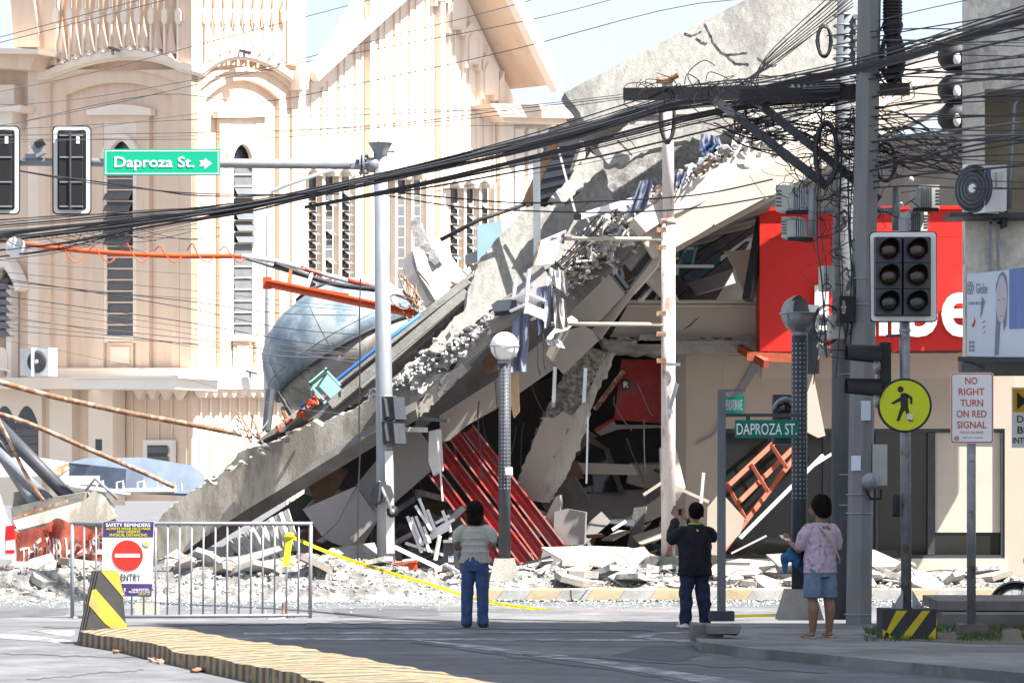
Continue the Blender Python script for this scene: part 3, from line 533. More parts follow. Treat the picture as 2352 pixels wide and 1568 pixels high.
ws('spall_edge', [(1104, 730, 1), (1150, 690, 1), (1165, 700, 1), (1140, 745, 1), (1110, 760, 1), (1063, 807, 1), (1030, 850, 1), (1000, 845, 1), (1015, 807, 1), (1053, 766, 1)], 46.9, 'concrete_broken', .4, 10, 5)
ws('parapet_shade_wedge', [(1300, 275), (1345, 262), (1500, 240), (1520, 300), (1420, 330), (1378, 345), (1330, 320)], 48.6, 'concrete_dark', .2, -10, -10)  # backing slab; the wedge of shade under the parapet is its dark colour
# hairline cracks as thin open gaps with their own lip
rcx = random.Random(8)
for (pts, d_, ref_, yw_, pt_) in (([(1618, 52), (1632, 78), (1640, 100), (1655, 118), (1668, 125), (1700, 122), (1722, 119)], 47.58, (1600, 200), 8, 10), ([(1572, 76), (1590, 82), (1615, 70)], 47.58, (1600, 200), 8, 10), ([(1598, 84), (1612, 98), (1628, 98)], 47.58, (1600, 200), 8, 10), ([(1668, 125), (1690, 145), (1728, 148)], 47.58, (1600, 200), 8, 10), ([(1428, 305), (1445, 322), (1465, 342)], 47.58, (1600, 200), 8, 10), ([(1740, 130), (1765, 150), (1790, 148)], 47.58, (1600, 200), 8, 10), ([(1372, 450), (1345, 470), (1318, 492)], 46.9, None, 8, 10)):
    up_ = []; lo_ = []
    for (x0, y0), (x1, y1) in zip(pts, pts[1:]):
        for q in range(6): t = q/6; x = x0+(x1-x0)*t+rcx.gauss(0, .8); y = y0+(y1-y0)*t+rcx.gauss(0, .8); w_ = rcx.uniform(.3, 1.1); up_.append((x+w_*.6, y-w_)); lo_.append((x-w_*.6, y+w_))
    ws('crack', up_+lo_[::-1], d_, 'black', .012, yw_, pt_, ref=ref_)
# roof deck sliding down to the left, its broken edge and the long beam below
deck = ws('roof_deck', [(1089, 628, .5), (1050, 651, .4), (1010, 685, .4), (964, 725, .4), (900, 774), (865, 800), (778, 869), (700, 930), (600, 1004, .6), (590, 1016), (700, 962, .8), (745, 966, .8), (826, 920, .8), (865, 894, .8), (900, 848, .8), (984, 779, .8), (1043, 723, .8), (1066, 695, .8), (1078, 654, .6)], 49.4, 'concrete_dark', .3, -18, 12)
for a, b_, w in (((1080, 648), (640, 985), .10), ((1072, 672), (760, 930), .16), ((1060, 690), (830, 888), .08), ((1086, 634), (700, 935), .06)):
    pl = facing(880, 800, 49.4, -18, 12); B().bar(pl.at(*a, .03), pl.at(*b_, .03), .1, w, pl.n.cross(V((0, 0, 1)))).rough(.03, 3).build('deck_ridge', 'concrete', wr)
b = B().tube([P(966, 722, 48.9), P(868, 798, 48.9), P(778, 870, 48.9), P(690, 935, 49)], .035, 8); b.build('blue_pipe', 'blue_pipe', wr, True)
ws('long_beam', [(500, 1096, .8), (528, 1065, .9), (546, 1040, .9), (587, 1027, .8), (643, 1012, .8), (717, 966, .9), (742, 981, .9), (755, 963, .9), (827, 933, .9), (865, 902, .9), (930, 862, 1), (985, 830, 1), (1000, 845, 1), (975, 905, 1), (950, 945, .6), (865, 989), (780, 1040), (704, 1086), (643, 1124), (571, 1167), (523, 1198), (460, 1240), (375, 1304), (330, 1304), (345, 1240), (370, 1185, .6), (430, 1135, .8), (470, 1110, .8)], 47.6, 'concrete_brown', .5, -4, -6)
ws('beam_soffit', [(955, 940), (865, 989), (780, 1040), (704, 1086), (643, 1124), (571, 1167), (523, 1198), (460, 1240), (375, 1304), (395, 1306), (480, 1257), (560, 1207), (643, 1157), (720, 1110), (800, 1062), (880, 1012), (960, 962)], 47.8, 'concrete_dark', .2, 0, -45)  # shade of the downward face put into a darker concrete
# broken lumps along the beam head
for pts, d, m, yw, pt in (([(865, 905, 1), (900, 880, 1), (945, 868, 1), (975, 880, 1), (960, 930, 1), (915, 965, 1), (875, 985, 1)], 46.85, 'concrete', -2, 10), ([(930, 862, 1), (985, 815, 1), (1030, 800, 1), (1050, 830, 1), (1000, 880, 1), (960, 900, 1)], 46.9, 'concrete_broken', 10, 25),
                          ([(1063, 807), (1104, 756, 1), (1135, 748, 1), (1132, 779), (1100, 810), (1058, 848, 1), (1040, 850)], 46.8, 'concrete', -5, -8), ([(950, 945, 1), (975, 905, 1), (1000, 860, 1), (1040, 850, 1), (1070, 835, 1), (1010, 900, 1), (1000, 925, 1), (962, 960, 1)], 46.85, 'concrete_brown', 6, -5),
                          ([(880, 985, 1), (920, 960, 1), (965, 935, 1), (955, 960, .6), (915, 990, .6)], 46.8, 'aggregate', 5, 0), ([(990, 800, 1), (1020, 770, 1), (1060, 750, 1), (1070, 775, 1), (1030, 800, 1)], 46.85, 'concrete_broken', 15, 30), ([(1010, 870, .6), (1062, 835, .6), (1075, 850, 1), (1030, 895, 1), (1008, 915, 1)], 46.75, 'concrete', -8, -10)):
    ws('broken_lump', pts, d, m, .45, yw, pt, step=6)
# spandrel with grey side, the sunlit band and its beige cladding
ws('floor_edge', [(1445, 505), (1455, 500), (1484, 533), (1470, 551), (1404, 627), (1368, 663), (1310, 719), (1285, 735, 1), (1270, 720, 1), (1297, 678, 1), (1327, 648), (1366, 599), (1404, 556)], 47.9, 'concrete', .5, -12, -4)
ws('sunlit_band', [(1455, 500), (1500, 470, 1), (1560, 430, 1), (1612, 405, .6), (1680, 362), (1800, 293), (1900, 238), (2210, 92), (2210, 150), (1900, 312), (1800, 362), (1719, 402), (1604, 469), (1550, 491), (1484, 533)], 47.3, 'plaster_cream', .4, 10, 12)
for a in (((1484, 533), (1550, 491), (1604, 469), (1640, 512), (1635, 520), (1600, 541), (1554, 566), (1519, 587), (1501, 592), (1476, 551)), ((1605, 468), (1719, 402), (1757, 455), (1642, 517)), ((1720, 401), (1800, 362), (1880, 322), (1885, 385), (1760, 457)), ((1881, 321), (1990, 268), (2040, 300), (1886, 384)), ((1992, 267), (2210, 152), (2210, 228), (2043, 302))):
    ws('cladding_panel', list(a), 47.1, 'plaster_beige', .12, 8, 4, ref=(1700, 450))
ws('cladding_edge', [(1501, 592), (1519, 587), (1554, 566), (1600, 541), (1757, 458), (2043, 303), (2210, 229), (2210, 240), (2043, 315), (1757, 470), (1600, 553), (1519, 600), (1506, 612)], 47.25, 'panel_taupe', .5, 0, -30)
# broken window box
wb = ws('window_box', [(1401, 630), (1437, 676), (1443, 672), (1506, 600), (1498, 590), (1483, 561)], 48.7, 'interior_shade', .05, 0, 0)  # thin flat sheet, the recess's darkness put into its colour
for a, b_ in (((1401, 630), (1437, 676)), ((1437, 676), (1498, 594)), ((1412, 622), (1445, 664)), ((1483, 561), (1500, 594)), ((1401, 630), (1484, 560)), ((1425, 610), (1432, 640))): B().bar(P(*a, 47.9), P(*b_, 47.9), .05, .06, (0, -1, 0)).build('window_frame', 'galv', wr)
ws('sill_panel', [(1437, 678), (1501, 594), (1519, 588), (1506, 615), (1456, 673)], 47.7, 'plaster_beige', .2, -10, 0); ws('hanging_slab', [(1434, 605), (1480, 552), (1487, 573), (1447, 620)], 47.8, 'concrete', .12, -10, 10); ws('brown_board', [(1418, 625), (1446, 628), (1462, 634), (1442, 645), (1425, 640)], 48.2, 'wood_brown', .1, 0, 10)
# taupe cladding hanging below
for a, d, yw, pt, m in (([(1399, 630), (1435, 676), (1373, 742), (1340, 745), (1307, 720)], 47.6, -8, -5, 'panel_taupe'), ([(1436, 677), (1455, 674), (1378, 778), (1357, 758), (1374, 743)], 47.75, -30, -8, 'panel_taupe'), ([(1274, 765), (1340, 748), (1358, 757), (1376, 781), (1294, 860), (1254, 814)], 47.5, -6, -4, 'panel_taupe'),
                        ([(1137, 873), (1256, 775), (1276, 845), (1200, 898), (1142, 937)], 48.0, 0, -8, 'panel_taupe'), ([(1009, 955), (1136, 874), (1141, 938), (1075, 975), (1032, 1011), (1012, 1016)], 48.0, 0, -8, 'panel_taupe'), ([(818, 1113), (870, 1050), (905, 1000), (960, 985), (985, 1020), (988, 1083), (911, 1150), (869, 1189)], 48.0, -8, -6, 'panel_grey'),
                        ([(695, 1169), (817, 1116), (775, 1200), (740, 1232)], 47.5, -10, -5, 'panel_grey'), ([(818, 1116), (868, 1189), (801, 1259), (762, 1245), (742, 1233), (776, 1200)], 47.45, 4, -2, 'panel_grey'), ([(868, 1160), (868, 1195), (815, 1280), (800, 1262)], 47.8, 25, 0, 'panel_taupe')):
    ws('cladding_panel', a, d, m, .05, yw, pt)
ws('floor_underside', [(960, 945), (1060, 855), (1130, 790), (1200, 690), (1270, 705), (1290, 735), (1256, 775), (1137, 873), (1009, 955), (950, 1000)], 48.5, 'concrete_dark', .3, 0, -20)  # shade under the floor painted in as dark concrete
ws('void_shade_sheet', [(700, 1110), (950, 960), (1180, 900), (1380, 830), (1530, 812), (1560, 1290), (700, 1300)], 55.2, 'interior_shade', .1, 0, -15)  # dark sheet behind the opening, shade put into its colour
fr = [(560, 1040), (700, 985), (870, 915), (1000, 840), (1090, 745), (1180, 660), (1300, 560), (1420, 500), (1600, 480), (1780, 430)]
b = B()
for (x0, y0), (x1, y1) in zip(fr, fr[1:]):
    p0, p1 = P(x0, y0, 48.8), P(x1, y1, 48.8); q0, q1 = p0+V((.2, 7, 0)), p1+V((.2, 7, 0)); b.prism([p0, p1, q1, q0], (0, 0, -.22))
b.build('sunken_floor', 'concrete_dark', wr)  # floor depth added to keep the sun out of the void
ws('break_backing', [(1240, 640), (1385, 370), (1480, 300), (1800, 240), (2210, 60), (2210, 200), (1760, 420), (1500, 560), (1300, 720)], 49.3, 'concrete_broken', .3, 5, 5)
# broken leaning column
ws('column_face', [(1240, 960), (1248, 963, .3), (1225, 1014, .4), (1187, 1106, .5), (1172, 1140), (1238, 1152, .4), (1268, 1055, .7), (1291, 1019, .7), (1314, 956, .7), (1290, 945, .8), (1270, 960, .8)], 48.3, 'panel_taupe', .12, -10, -8)
col = ws('column_core', [(1355, 800), (1294, 861, .8), (1273, 902, .8), (1240, 968, .8), (1180, 1135), (1238, 1152, .8), (1268, 1055, .8), (1314, 956, .8), (1350, 900, .8), (1375, 840, .8), (1395, 812)], 48.6, 'aggregate', .35, -6, -6, amp=2.5, step=6)
ws('column_side', [(1395, 812), (1414, 810, .6), (1401, 846, .8), (1368, 910, .8), (1345, 994, .8), (1319, 1055, .8), (1289, 1114, .8), (1262, 1154), (1238, 1152), (1268, 1055, .6), (1291, 1019, .6), (1314, 956, .6), (1350, 900, .6), (1375, 840, .6)], 48.65, 'concrete_brown', .1, 25, -5)
# second storey seen through the gap
ws('teal_wall', [(1560, 470), (1655, 470), (1655, 640), (1560, 640)], 54, 'teal', .1); ws('tan_sheet', [(1664, 577), (1745, 572), (1745, 686), (1718, 682), (1700, 650), (1690, 620)], 51.8, 'plaster_cream', .03, 15, 10); ws('white_rail', rect(1505, 608, 1640, 614), 51.5, 'white_dirty', .1)
ws('tilted_board', [(1480, 640), (1520, 612), (1560, 690), (1530, 690)], 51.6, 'white_dirty', .05, 30, 20); ws('tilted_board', [(1580, 650), (1680, 618), (1690, 650), (1600, 676)], 52.4, 'panel_grey', .05, 10, 30)
for a, b_, d, w, m in (((1718, 690), (1765, 420), 50.9, .16, 'steel_dark'), ((1570, 640), (1740, 520), 52, .1, 'steel_dark'), ((1560, 690), (1720, 560), 52.5, .12, 'steel_dark'), ((1500, 690), (1560, 600), 52, .08, 'galv_dull'), ((1470, 690), (1520, 630), 51.5, .08, 'white_dirty'), ((1600, 590), (1750, 500), 53, .15, 'steel_dark'), ((1575, 570), (1560, 612), 51.5, .05, 'galv'), ((1560, 572), (1600, 570), 51.5, .05, 'galv'), ((1598, 570), (1588, 610), 51.5, .05, 'galv')):
    B().bar(P(*a, d), P(*b_, d+.6), w, w).build('fallen_beam', m, wr)
ws('teal_bin', [(1566, 575), (1594, 575), (1588, 608), (1572, 608)], 51.6, 'teal', .25)
# corrugated loft behind the parapet, upper left
ws('loft_gable', [(1205, 470), (1225, 405), (1280, 300), (1342, 268), (1370, 300), (1385, 370), (1330, 440), (1280, 470), (1215, 480)], 50.4, 'black_matte', .3, -25, 10); 
for k in range(7): ws('corrugated_sheet', [(1215+k*6, 466-k*25), (1300+k*12, 440-k*22), (1306+k*12, 420-k*22), (1222+k*7, 442-k*25)], 50.1-k*.02, 'steel_dark', .03, -25, 10+k, ref=(1300, 380))
for a, b_, w, m in (((1208, 470), (1290, 290), .14, 'wood_brown'), ((1285, 300), (1345, 275), .12, 'galv_dull'), ((1330, 280), (1395, 378), .16, 'concrete_dark'), ((1345, 320), (1320, 395), .14, 'wood_pale')): B().bar(P(*a, 49.6), P(*b_, 49.5), w, w).build('rafter', m, wr)
B().bar(P(1232, 355, 46.8), P(1234, 598, 46.8), .12, .06).build('gutter_post', 'galv', wr); B().bar(P(1282, 340, 46.7), P(1321, 487, 46.7), .035, .035).build('rod', 'white_dirty', wr)
B().bar(P(1326, 500, 46.7), P(1450, 462, 46.9), .1, .14, (0, -1, 0)).build('window_rail', 'white_paint', wr); B().box(P(1327, 498, 46.6), (.12, .08, .1)).build('rail_end', 'black', wr)
for k in range(5): B().tube(bez(P(1265+k*9, 612, 46.9), P(1375+k*5, 495+k*2, 46.8), .05, 8, .05, k), .012, 5).build('wire', 'cable_grey', wr)
B().tube([P(1012, 551, 46.7), P(1100, 505, 46.7), P(1205, 470, 46.9)], .035, 8).build('conduit_pipe', 'cable', wr, True)
# sheets and furniture spilling at the break
ws('door_leaf', [(1240, 553), (1300, 528), (1270, 605), (1225, 610)], 46.7, 'white_plastic', .04, -12, 15); B().bar(P(1241, 553, 46.65), P(1227, 608, 46.65), .03, .03).build('door_edge', 'rust', wr)
bb = B(); rows = []
for i in range(13):
    t = i/12; x = 1112+t*135; y = 726-t*116; a = sin(t*pi)
    rows.append([P(x, y-2*a, 47.0), P(x+10, y+18+34*a, 46.5-.3*a), P(x+22, y+40+20*a, 46.6)])
vs = [p for r in rows for p in r]; bb.add(vs, [(i*3+j, i*3+j+1, i*3+j+4, i*3+j+3) for i in range(12) for j in range(2)]); bb.add([p+V((0, .04, 0)) for p in vs], [(i*3+j+3, i*3+j+4, i*3+j+1, i*3+j) for i in range(12) for j in range(2)]); bb.build('bent_sheet', 'panel_grey', wr, True)
ws('dark_bench', [(1128, 700), (1142, 690), (1185, 686), (1186, 710), (1134, 716)], 46.2, 'steel_dark', .3, -5, 10)
# standing concrete stump with rebar, upper centre
st = ws('wall_stump', [(948, 575, .7), (960, 568, .6), (985, 585, .5), (1010, 630, .5), (1040, 655, .6), (1010, 690, .6), (1000, 685), (985, 650), (960, 620)], 50.5, 'white_dirty', .5, 25, 15); ws('wall_stump_side', [(947, 580), (955, 620), (985, 665), (1000, 690), (985, 690), (960, 640), (947, 605)], 50.4, 'concrete', .3, -30, 0)
ws('pale_sheet', [(1000, 545, .3), (1010, 550), (1070, 635), (1050, 650), (1020, 640), (995, 600)], 50.9, 'white_paint', .06, 20, 10); ws('upright_shard', [(942, 505, 1), (956, 500, 1), (985, 555, .8), (1010, 600, .8), (1000, 610, .8), (965, 570, .6), (948, 550)], 50.6, 'concrete_broken', .25, -10, 10)
ws('blue_sheet', [(1096, 518), (1152, 507), (1154, 535), (1130, 565), (1097, 602)], 50.5, 'blue_sheet', .02, 10, 5); ws('faded_sheet', [(1064, 587), (1096, 575), (1096, 602), (1070, 610)], 50.6, 'cloth_grey', .02, 10, 5); ws('faded_sheet', [(1062, 620), (1096, 604), (1097, 612), (1075, 632)], 50.5, 'panel_taupe', .05, 10, 20)
rr = random.Random(11)
for k in range(16):
    a = P(rr.uniform(940, 990), rr.uniform(690, 735), 50.3); b_ = P(rr.uniform(890, 960), rr.uniform(610, 700), 50.4); B().tube(bez(a, b_, rr.uniform(-.1, .2), 6, .05, k), .014, 5).build('rebar', 'rust', wr)
for k in range(14):
    a = P(585+rr.uniform(-20, 20), 1010+rr.uniform(-14, 10), 49); b_ = P(560+rr.uniform(-40, 60), 960+rr.uniform(-20, 30), 49.2); B().tube(bez(a, b_, rr.uniform(-.1, .1), 5, .06, k), .013, 5).build('rebar', 'rust' if k % 2 else 'galv', wr)
# corrugated wall glimpsed under the beam end
for k in range(13): ws('corrugated_strip', [(520+k*11, 1245-k*6), (529+k*11, 1240-k*6), (585+k*9, 1296-k*2), (575+k*9, 1300-k*2)], 48.6+.05*(k % 2), 'white_dirty', .04, 20*(1 if k % 2 else -1), 0)
ws('brown_panel', [(708, 1112), (775, 1070), (800, 1080), (760, 1150), (725, 1160)], 49.5, 'wood_brown', .05)
# red signage panel, dark counter and sheets inside the ground floor
rp = ws('red_panel', [(1428, 825), (1522, 826), (1522, 972), (1411, 963)], 53.0, 'red_dark', .06, 4, 0); c = facing(1438, 883, 52.8).at(1438, 883)
B().lathe(c, [(.08, .14), (.1, .0), (.085, -.02)], (0, 1, 0), 16).build('emblem_disc', 'steel_dark', rp); text('R', front(52.77), 1432, 876, 1444, 890, 'sign_white', rp, .004, .0, .02)
ws('red_trim', [(1365, 985), (1408, 960), (1412, 966), (1368, 993)], 52.9, 'red_dark', .05); ws('grey_trim', [(1366, 990), (1410, 966), (1415, 975), (1520, 976), (1520, 982), (1420, 985), (1380, 1000)], 52.95, 'panel_grey', .1); B().bar(P(1366, 940, 52.4), P(1432, 852, 52.4), .09, .09).build('rusted_strut', 'rust', wr)
ws('dark_counter', [(1365, 1005), (1420, 985), (1525, 982), (1530, 1110), (1420, 1110), (1400, 1030)], 53.6, 'black_matte', .1, 0, 0); ws('window_shard', [(1320, 1060), (1350, 1015), (1395, 1035), (1425, 1130), (1330, 1130)], 53.2, 'glass_shop', .02, -10, 5); B().bar(P(1392, 1030, 53), P(1430, 1135, 53), .08, .1).build('bent_frame', 'steel_dark', wr)
ws('pale_panel', [(1516, 1030), (1545, 1000), (1575, 1120), (1555, 1150), (1520, 1150)], 49.8, 'plaster_cream', .05, 20, 0)
# ------------------------------------------------------------------ signal mast with its arm on the left
def ring(c, r, rr, n=20, axis='Z'):
    c = V(c); return [c+V((r*cos(a), r*sin(a), 0) if axis == 'Z' else (r*cos(a), 0, r*sin(a))) for a in [2*pi*j/n for j in range(n+1)]]
dm = 46.5; bx = P(888, 1310, dm); tx = P(874, 345, dm)
t = thing('signal_mast', 'tall galvanised signal mast with a flared top and long arm reaching left', 'pole', (bx.x, bx.y, .15))
B().tube([V((bx.x, bx.y, .15)), bx.lerp(tx, .3), tx], [.152, .142, .112], 24).build('mast', 'galv', t, True)
B().lathe(tx, [(.112, -.25), (.115, -.04), (.19, .10), (.205, .115), (.05, .12)], (0, 0, 1), 24).build('flared_top', 'galv', t, True)
arm = P(866, 378, dm); ae = P(-120, 371, dm)
B().tube([arm, ae], [.085, .062], 16).build('arm', 'galv', t, True)
B().tube([P(842, 379, dm), P(870, 379, dm)], .125, 16).build('arm_sleeve', 'galv', t, True)
B().lathe(P(838, 378, dm), [(.2, 0), (.2, .03), (.1, .05)], (-1, 0, 0), 20).build('flange', 'galv', t); B().lathe(P(830, 378, dm), [(.19, 0), (.19, .025), (.1, .03)], (-1, 0, 0), 20).build('flange', 'galv', t)
for k in range(6):
    a = 2*pi*k/6; B().tube([P(846, 378, dm)+V((0, .16*cos(a), .16*sin(a))), P(824, 378, dm)+V((0, .16*cos(a), .16*sin(a)))], .014, 6).build('bolt', 'galv_dull', t)
B().bar(P(806, 381, dm-.1), P(872, 381, dm-.1), .012, .07).build('gusset', 'galv', t); B().bar(P(862, 352, dm+.1), P(906, 348, dm+.1), .2, .012).build('top_plate', 'galv', t)
B().tube(ring(P(884, 910, dm), .142, .0), .01, 5).build('strap', 'galv_dull', t); B().tube(ring(P(886, 1025, dm), .145, .0), .01, 5).build('strap', 'galv_dull', t)
B().bar(P(893, 1035, dm-.15), P(897, 1270, dm-.15), .13, .02).build('sunlit_strip', 'white_dirty', t)  # pale strip lays the mast's sunlit right side on as colour
# side-on pedestrian signal on the mast
t = thing('pedestrian_signal', 'dark side-on pedestrian signal strapped to the galvanised mast', 'traffic light', P(890, 1020, dm-.35))
for y in (912, 968): slab('housing', [(876, y), (903, y-1), (908, y+50), (880, y+52)], facing(890, 960, dm-.2, -35), .3, 'steel_dark', t); slab('visor', [(876, y), (882, y+3), (888, y+44), (880, y+52)], facing(880, 960, dm-.32, -60), .05, 'black', t)
t = thing('mast_clamp_light', 'crumpled dark lamp housing hanging on a strap at the mast foot', 'lamp', P(885, 1180, dm-.4))
for pts, yw in (([(855, 1112), (872, 1105), (868, 1150), (856, 1158)], -40), ([(884, 1110), (898, 1116), (906, 1142), (890, 1148), (880, 1130)], 30), ([(850, 1130), (862, 1120), (862, 1165), (852, 1160)], -10)): slab('housing', pts, facing(pts[0][0], pts[0][1], dm-.3, yw), .16, 'steel_dark', t)
B().tube([P(870, 1105, dm-.3), P(885, 1140, dm-.35), P(898, 1170, dm-.3)], .03, 8).build('bracket', 'galv_dull', t); B().lathe(P(901, 1174, dm-.3), [(.1, .1), (.1, 0), (.04, -.03)], (0, 1, 0), 16).build('lamp', 'black', t); B().lathe(P(901, 1174, dm-.34), [(.045, .02), (.04, -.02), (.01, -.04)], (0, 1, 0), 12).build('lens', 'galv', t)
# signal heads seen from behind
def headback(x, label):
    t = thing('traffic_light', label, 'traffic light', P(x, 492, dm-.1)); pl = facing(x, 390, dm-.1, 4)
    def rr(x0, y0, x1, y1, r): return arc(x0, y0+r, x0+r*.3, y0+r*.3, x0+r, y0, 4)+arc(x1-r, y0, x1-r*.3, y0+r*.3, x1, y0+r, 4)+arc(x1, y1-r, x1-r*.3, y1-r*.3, x1-r, y1, 4)+arc(x0+r, y1, x0+r*.3, y1-r*.3, x0, y1-r, 4)
    slab('backplate', rr(x-45, 289, x+45, 493, 11), pl, .02, 'black', t); slab('white_border', rr(x-42, 292, x+42, 490, 9), pl, .01, 'white_paint', t, .008); slab('backing', rr(x-33, 299, x+33, 482, 5), pl, .008, 'black', t, .014)
    b = B().prism([pl.at(a, c, .02) for a, c in ((x-28, 304), (x+26, 304), (x+26, 480), (x-28, 480))], pl.n*.14); b.build('housing', 'black', t)
    for y in (311, 361, 418, 474): slab('joint_strip', rect(x-28, y-1.5, x+26, y+1.5), pl, .02, 'galv', t, .175)
    slab('label_plate', rect(x+10, 312, x+18, 330), pl, .004, 'white_paint', t, .17); B().tube([pl.at(x-4, 305, .18), pl.at(x-4, 480, .18)], .02, 6).build('rear_pipe', 'steel_dark', t)
headback(165, 'traffic light seen from behind, right of the pair on the mast arm'); headback(1, 'traffic light seen from behind, cut by the left picture edge')
t = thing('arm_camera', 'small silver camera on the mast arm between the two signal heads', 'camera', P(78, 366, dm)); B().box(P(87, 342, dm-.05), (.16, .14, .26), MX.Rotation(-.5, 3, 'Y')).build('body', 'galv', t); B().box(P(92, 330, dm-.08), (.15, .16, .1), MX.Rotation(-.5, 3, 'Y')).build('hood', 'black', t); B().box(P(77, 360, dm), (.26, .12, .08)).build('bracket', 'galv', t)
# green street sign on the arm
pl = facing(372, 373, dm-.1); t = thing('street_sign', 'large green street name sign hanging on the mast arm', 'sign', P(372, 403, dm-.1))
slab('plate', rect(238.5, 342.5, 505.5, 403), pl, .03, 'sign_green', t); 
for r in (rect(241.5, 346, 502.5, 348), rect(241.5, 398, 502.5, 400), rect(241.5, 348.1, 243.5, 397.9), rect(500.5, 348.1, 502.5, 397.9)): slab('border', r, pl, .004, 'sign_white', t, .004)
text('Daproza St.', pl, 263, 360, 446, 392, 'sign_white', t, .004, .004, .012); slab('arrow', [(458, 369), (470, 369), (470, 363), (487, 375.5), (470, 388), (470, 382), (458, 382), (462, 375.5)], pl, .004, 'sign_white', t, .004)
# pale lamp pole with a bent arm in front of the church
t = thing('lamp_pole', 'slender white lamp pole with a slanted arm before the church tower', 'pole', P(612, 990, 60)); B().tube([P(610, 990, 60), P(617, 470, 60), P(625, 440, 60), P(660, 425, 59.8), P(790, 380, 59.5)], [.06, .05, .045, .04, .035], 10).build('shaft', 'white_paint', t, True)

# ------------------------------------------------------------------ globe lamp posts
def lamp_post(x, ybase, yb_top, ytop, d, z0, wb, label, broken):
    p0 = P(x, ybase, d); p0.z = z0; t = thing('street_lamp', label, 'street lamp', p0)
    k = d/F; h = (ybase-yb_top)*k; wt = wb*.62
    b = B(); b.add([p0+V((sx*w/2, sy*w/2, z)) for z, w in ((0, wb), (h, wt)) for sx, sy in ((-1, -1), (1, -1), (1, 1), (-1, 1))], [(3, 2, 1, 0), (4, 5, 6, 7)]+[(i, (i+1) % 4, (i+1) % 4+4, i+4) for i in range(4)]).build('base_block', 'concrete', t)
    top = 1.6+(HY-ytop)*k; b0 = p0+V((0, 0, h)); L = top-b0.z; r = .098
    B().tube([b0, b0+V((0, 0, L))], r, 20).build('post', 'steel_dark', t, True)
    # perforated sleeve: rows of light studs standing on the post
    b = B(); z = b0.z+L*.36
    while z < b0.z+L*.97:
        for j in range(12):
            a = 2*pi*j/12; c = V((b0.x+cos(a)*(r+.001), b0.y+sin(a)*(r+.001), z)); n = V((cos(a), sin(a), 0)); u = V((-sin(a), cos(a), 0)); b.add([c+u*(.013*cos(e))+V((0, 0, .016*sin(e)))+n*.004 for e in [pi/3*q for q in range(6)]], [(0, 1, 2, 3, 4, 5)])
        z += .058
    b.build('perforation', 'galv', t, kind='stuff')
    B().lathe(b0+V((0, 0, L)), [(.1, 0), (.11, .03), (.06, .06), (.09, .1)], n=16).build('collar', 'galv', t, True)
    gc = b0+V((0, 0, L+.28)); R = .232
    if not broken: B().ell(gc, R, nu=28, nv=18).build('globe', 'globe_white', t, True)
    else:
        b = B(); n = 28; rings = [(gc+V((0, 0, R*sin(a))), V((R*cos(a), 0, 0)), V((0, R*cos(a), 0))) for a in [-pi/2+.01+pi/2*i/6 for i in range(7)]]; b.loft(rings, n, False)
        vs = []; fs = []                       # the jagged remains of the upper half, left and back
        for i in range(7):
            for j in range(n): a = pi/2*.93*i/6; e = 2*pi*j/n; vs.append(gc+V((R*cos(a)*cos(e), R*cos(a)*sin(e), R*sin(a))))
        for i in range(6):
            for j in range(n):
                e = 2*pi*(j+.5)/n
                if cos(e-2.6) > -.15+.35*(i/6)**2+.2*NZ.noise(V((j*.7, i*.9, 2))): fs.append((i*n+j, i*n+(j+1) % n, (i+1)*n+(j+1) % n, (i+1)*n+j))
        b.add(vs, fs).build('broken_globe', 'galv_dull', t, True)
    B().tube(ring(gc, R+.012, 0, 28), .008, 5).build('ring_band', 'galv', t)
    for j in range(4):
        a = pi/4+pi/2*j; B().tube([gc+V((cos(a)*(R+.012), sin(a)*(R+.012), 0)), gc+V((cos(a)*(R*.8+.03), sin(a)*(R*.8+.03), -R*.62)), gc+V((cos(a)*.09, sin(a)*.09, -R-.04))], .008, 5).build('cradle_wire', 'galv', t)
    return t
l1 = lamp_post(1159, 1350, 1286, 835, 45.9, .19, .52, 'street lamp with an intact white globe on a perforated black post', False)
slab('paper', [(1160, 1073), (1177, 1072), (1178, 1090), (1162, 1090)], facing(1168, 1080, 45.75), .003, 'white_paint', l1)
l2 = lamp_post(1836, 1430, 1360, 772, 35.4, .1, .56, 'street lamp with a broken globe on a black post, right of the street name post', True)

# ------------------------------------------------------------------ flaking pole with side conduits
d = 46.8; p0 = P(1535, 1335, d); p0.z = .15; t = thing('flaking_pole', 'tall flaking white and rust pole with two horizontal pipes', 'pole', p0)
B().prism([p0+V((sx*.17, sy*.17, 0)) for sx, sy in ((-1, -1), (1, -1), (1, 1), (-1, 1))], (0, 0, .5)).build('base_block', 'concrete', t)
B().tube([p0+V((0, 0, .4)), P(1535, 510, d)], .118, 20).build('shaft', 'pole_flaky', t, True); B().tube([P(1535, 508, d), P(1534, 190, d)], .097, 20).build('upper_shaft', 'pole_flaky', t, True); B().tube([P(1535, 515, d), P(1535, 503, d)], .13, 20).build('coupling', 'pole_flaky', t, True)
B().tube([P(1508, 182, d-.1), P(1535, 184, d-.1), P(1558, 172, d-.15)], .05, 10).build('head_pipe', 'rust', t); B().box(P(1528, 184, d), (.25, .2, .1)).build('head_plate', 'rust', t)
for y in (548, 744): B().tube([P(1266, y, d-.05), P(1525, y+1, d-.05)], .034, 10).build('side_pipe', 'wood_pale', t, True); B().box(P(1293, y, d-.05), (.05, .09, .16)).build('pipe_clamp', 'rust', t)
for y in (528, 568, 720, 767, 828): B().bar(P(1508, y, d-.1), P(1530, y, d-.1), .05, .08).build('bolt_lug', 'rust', t)
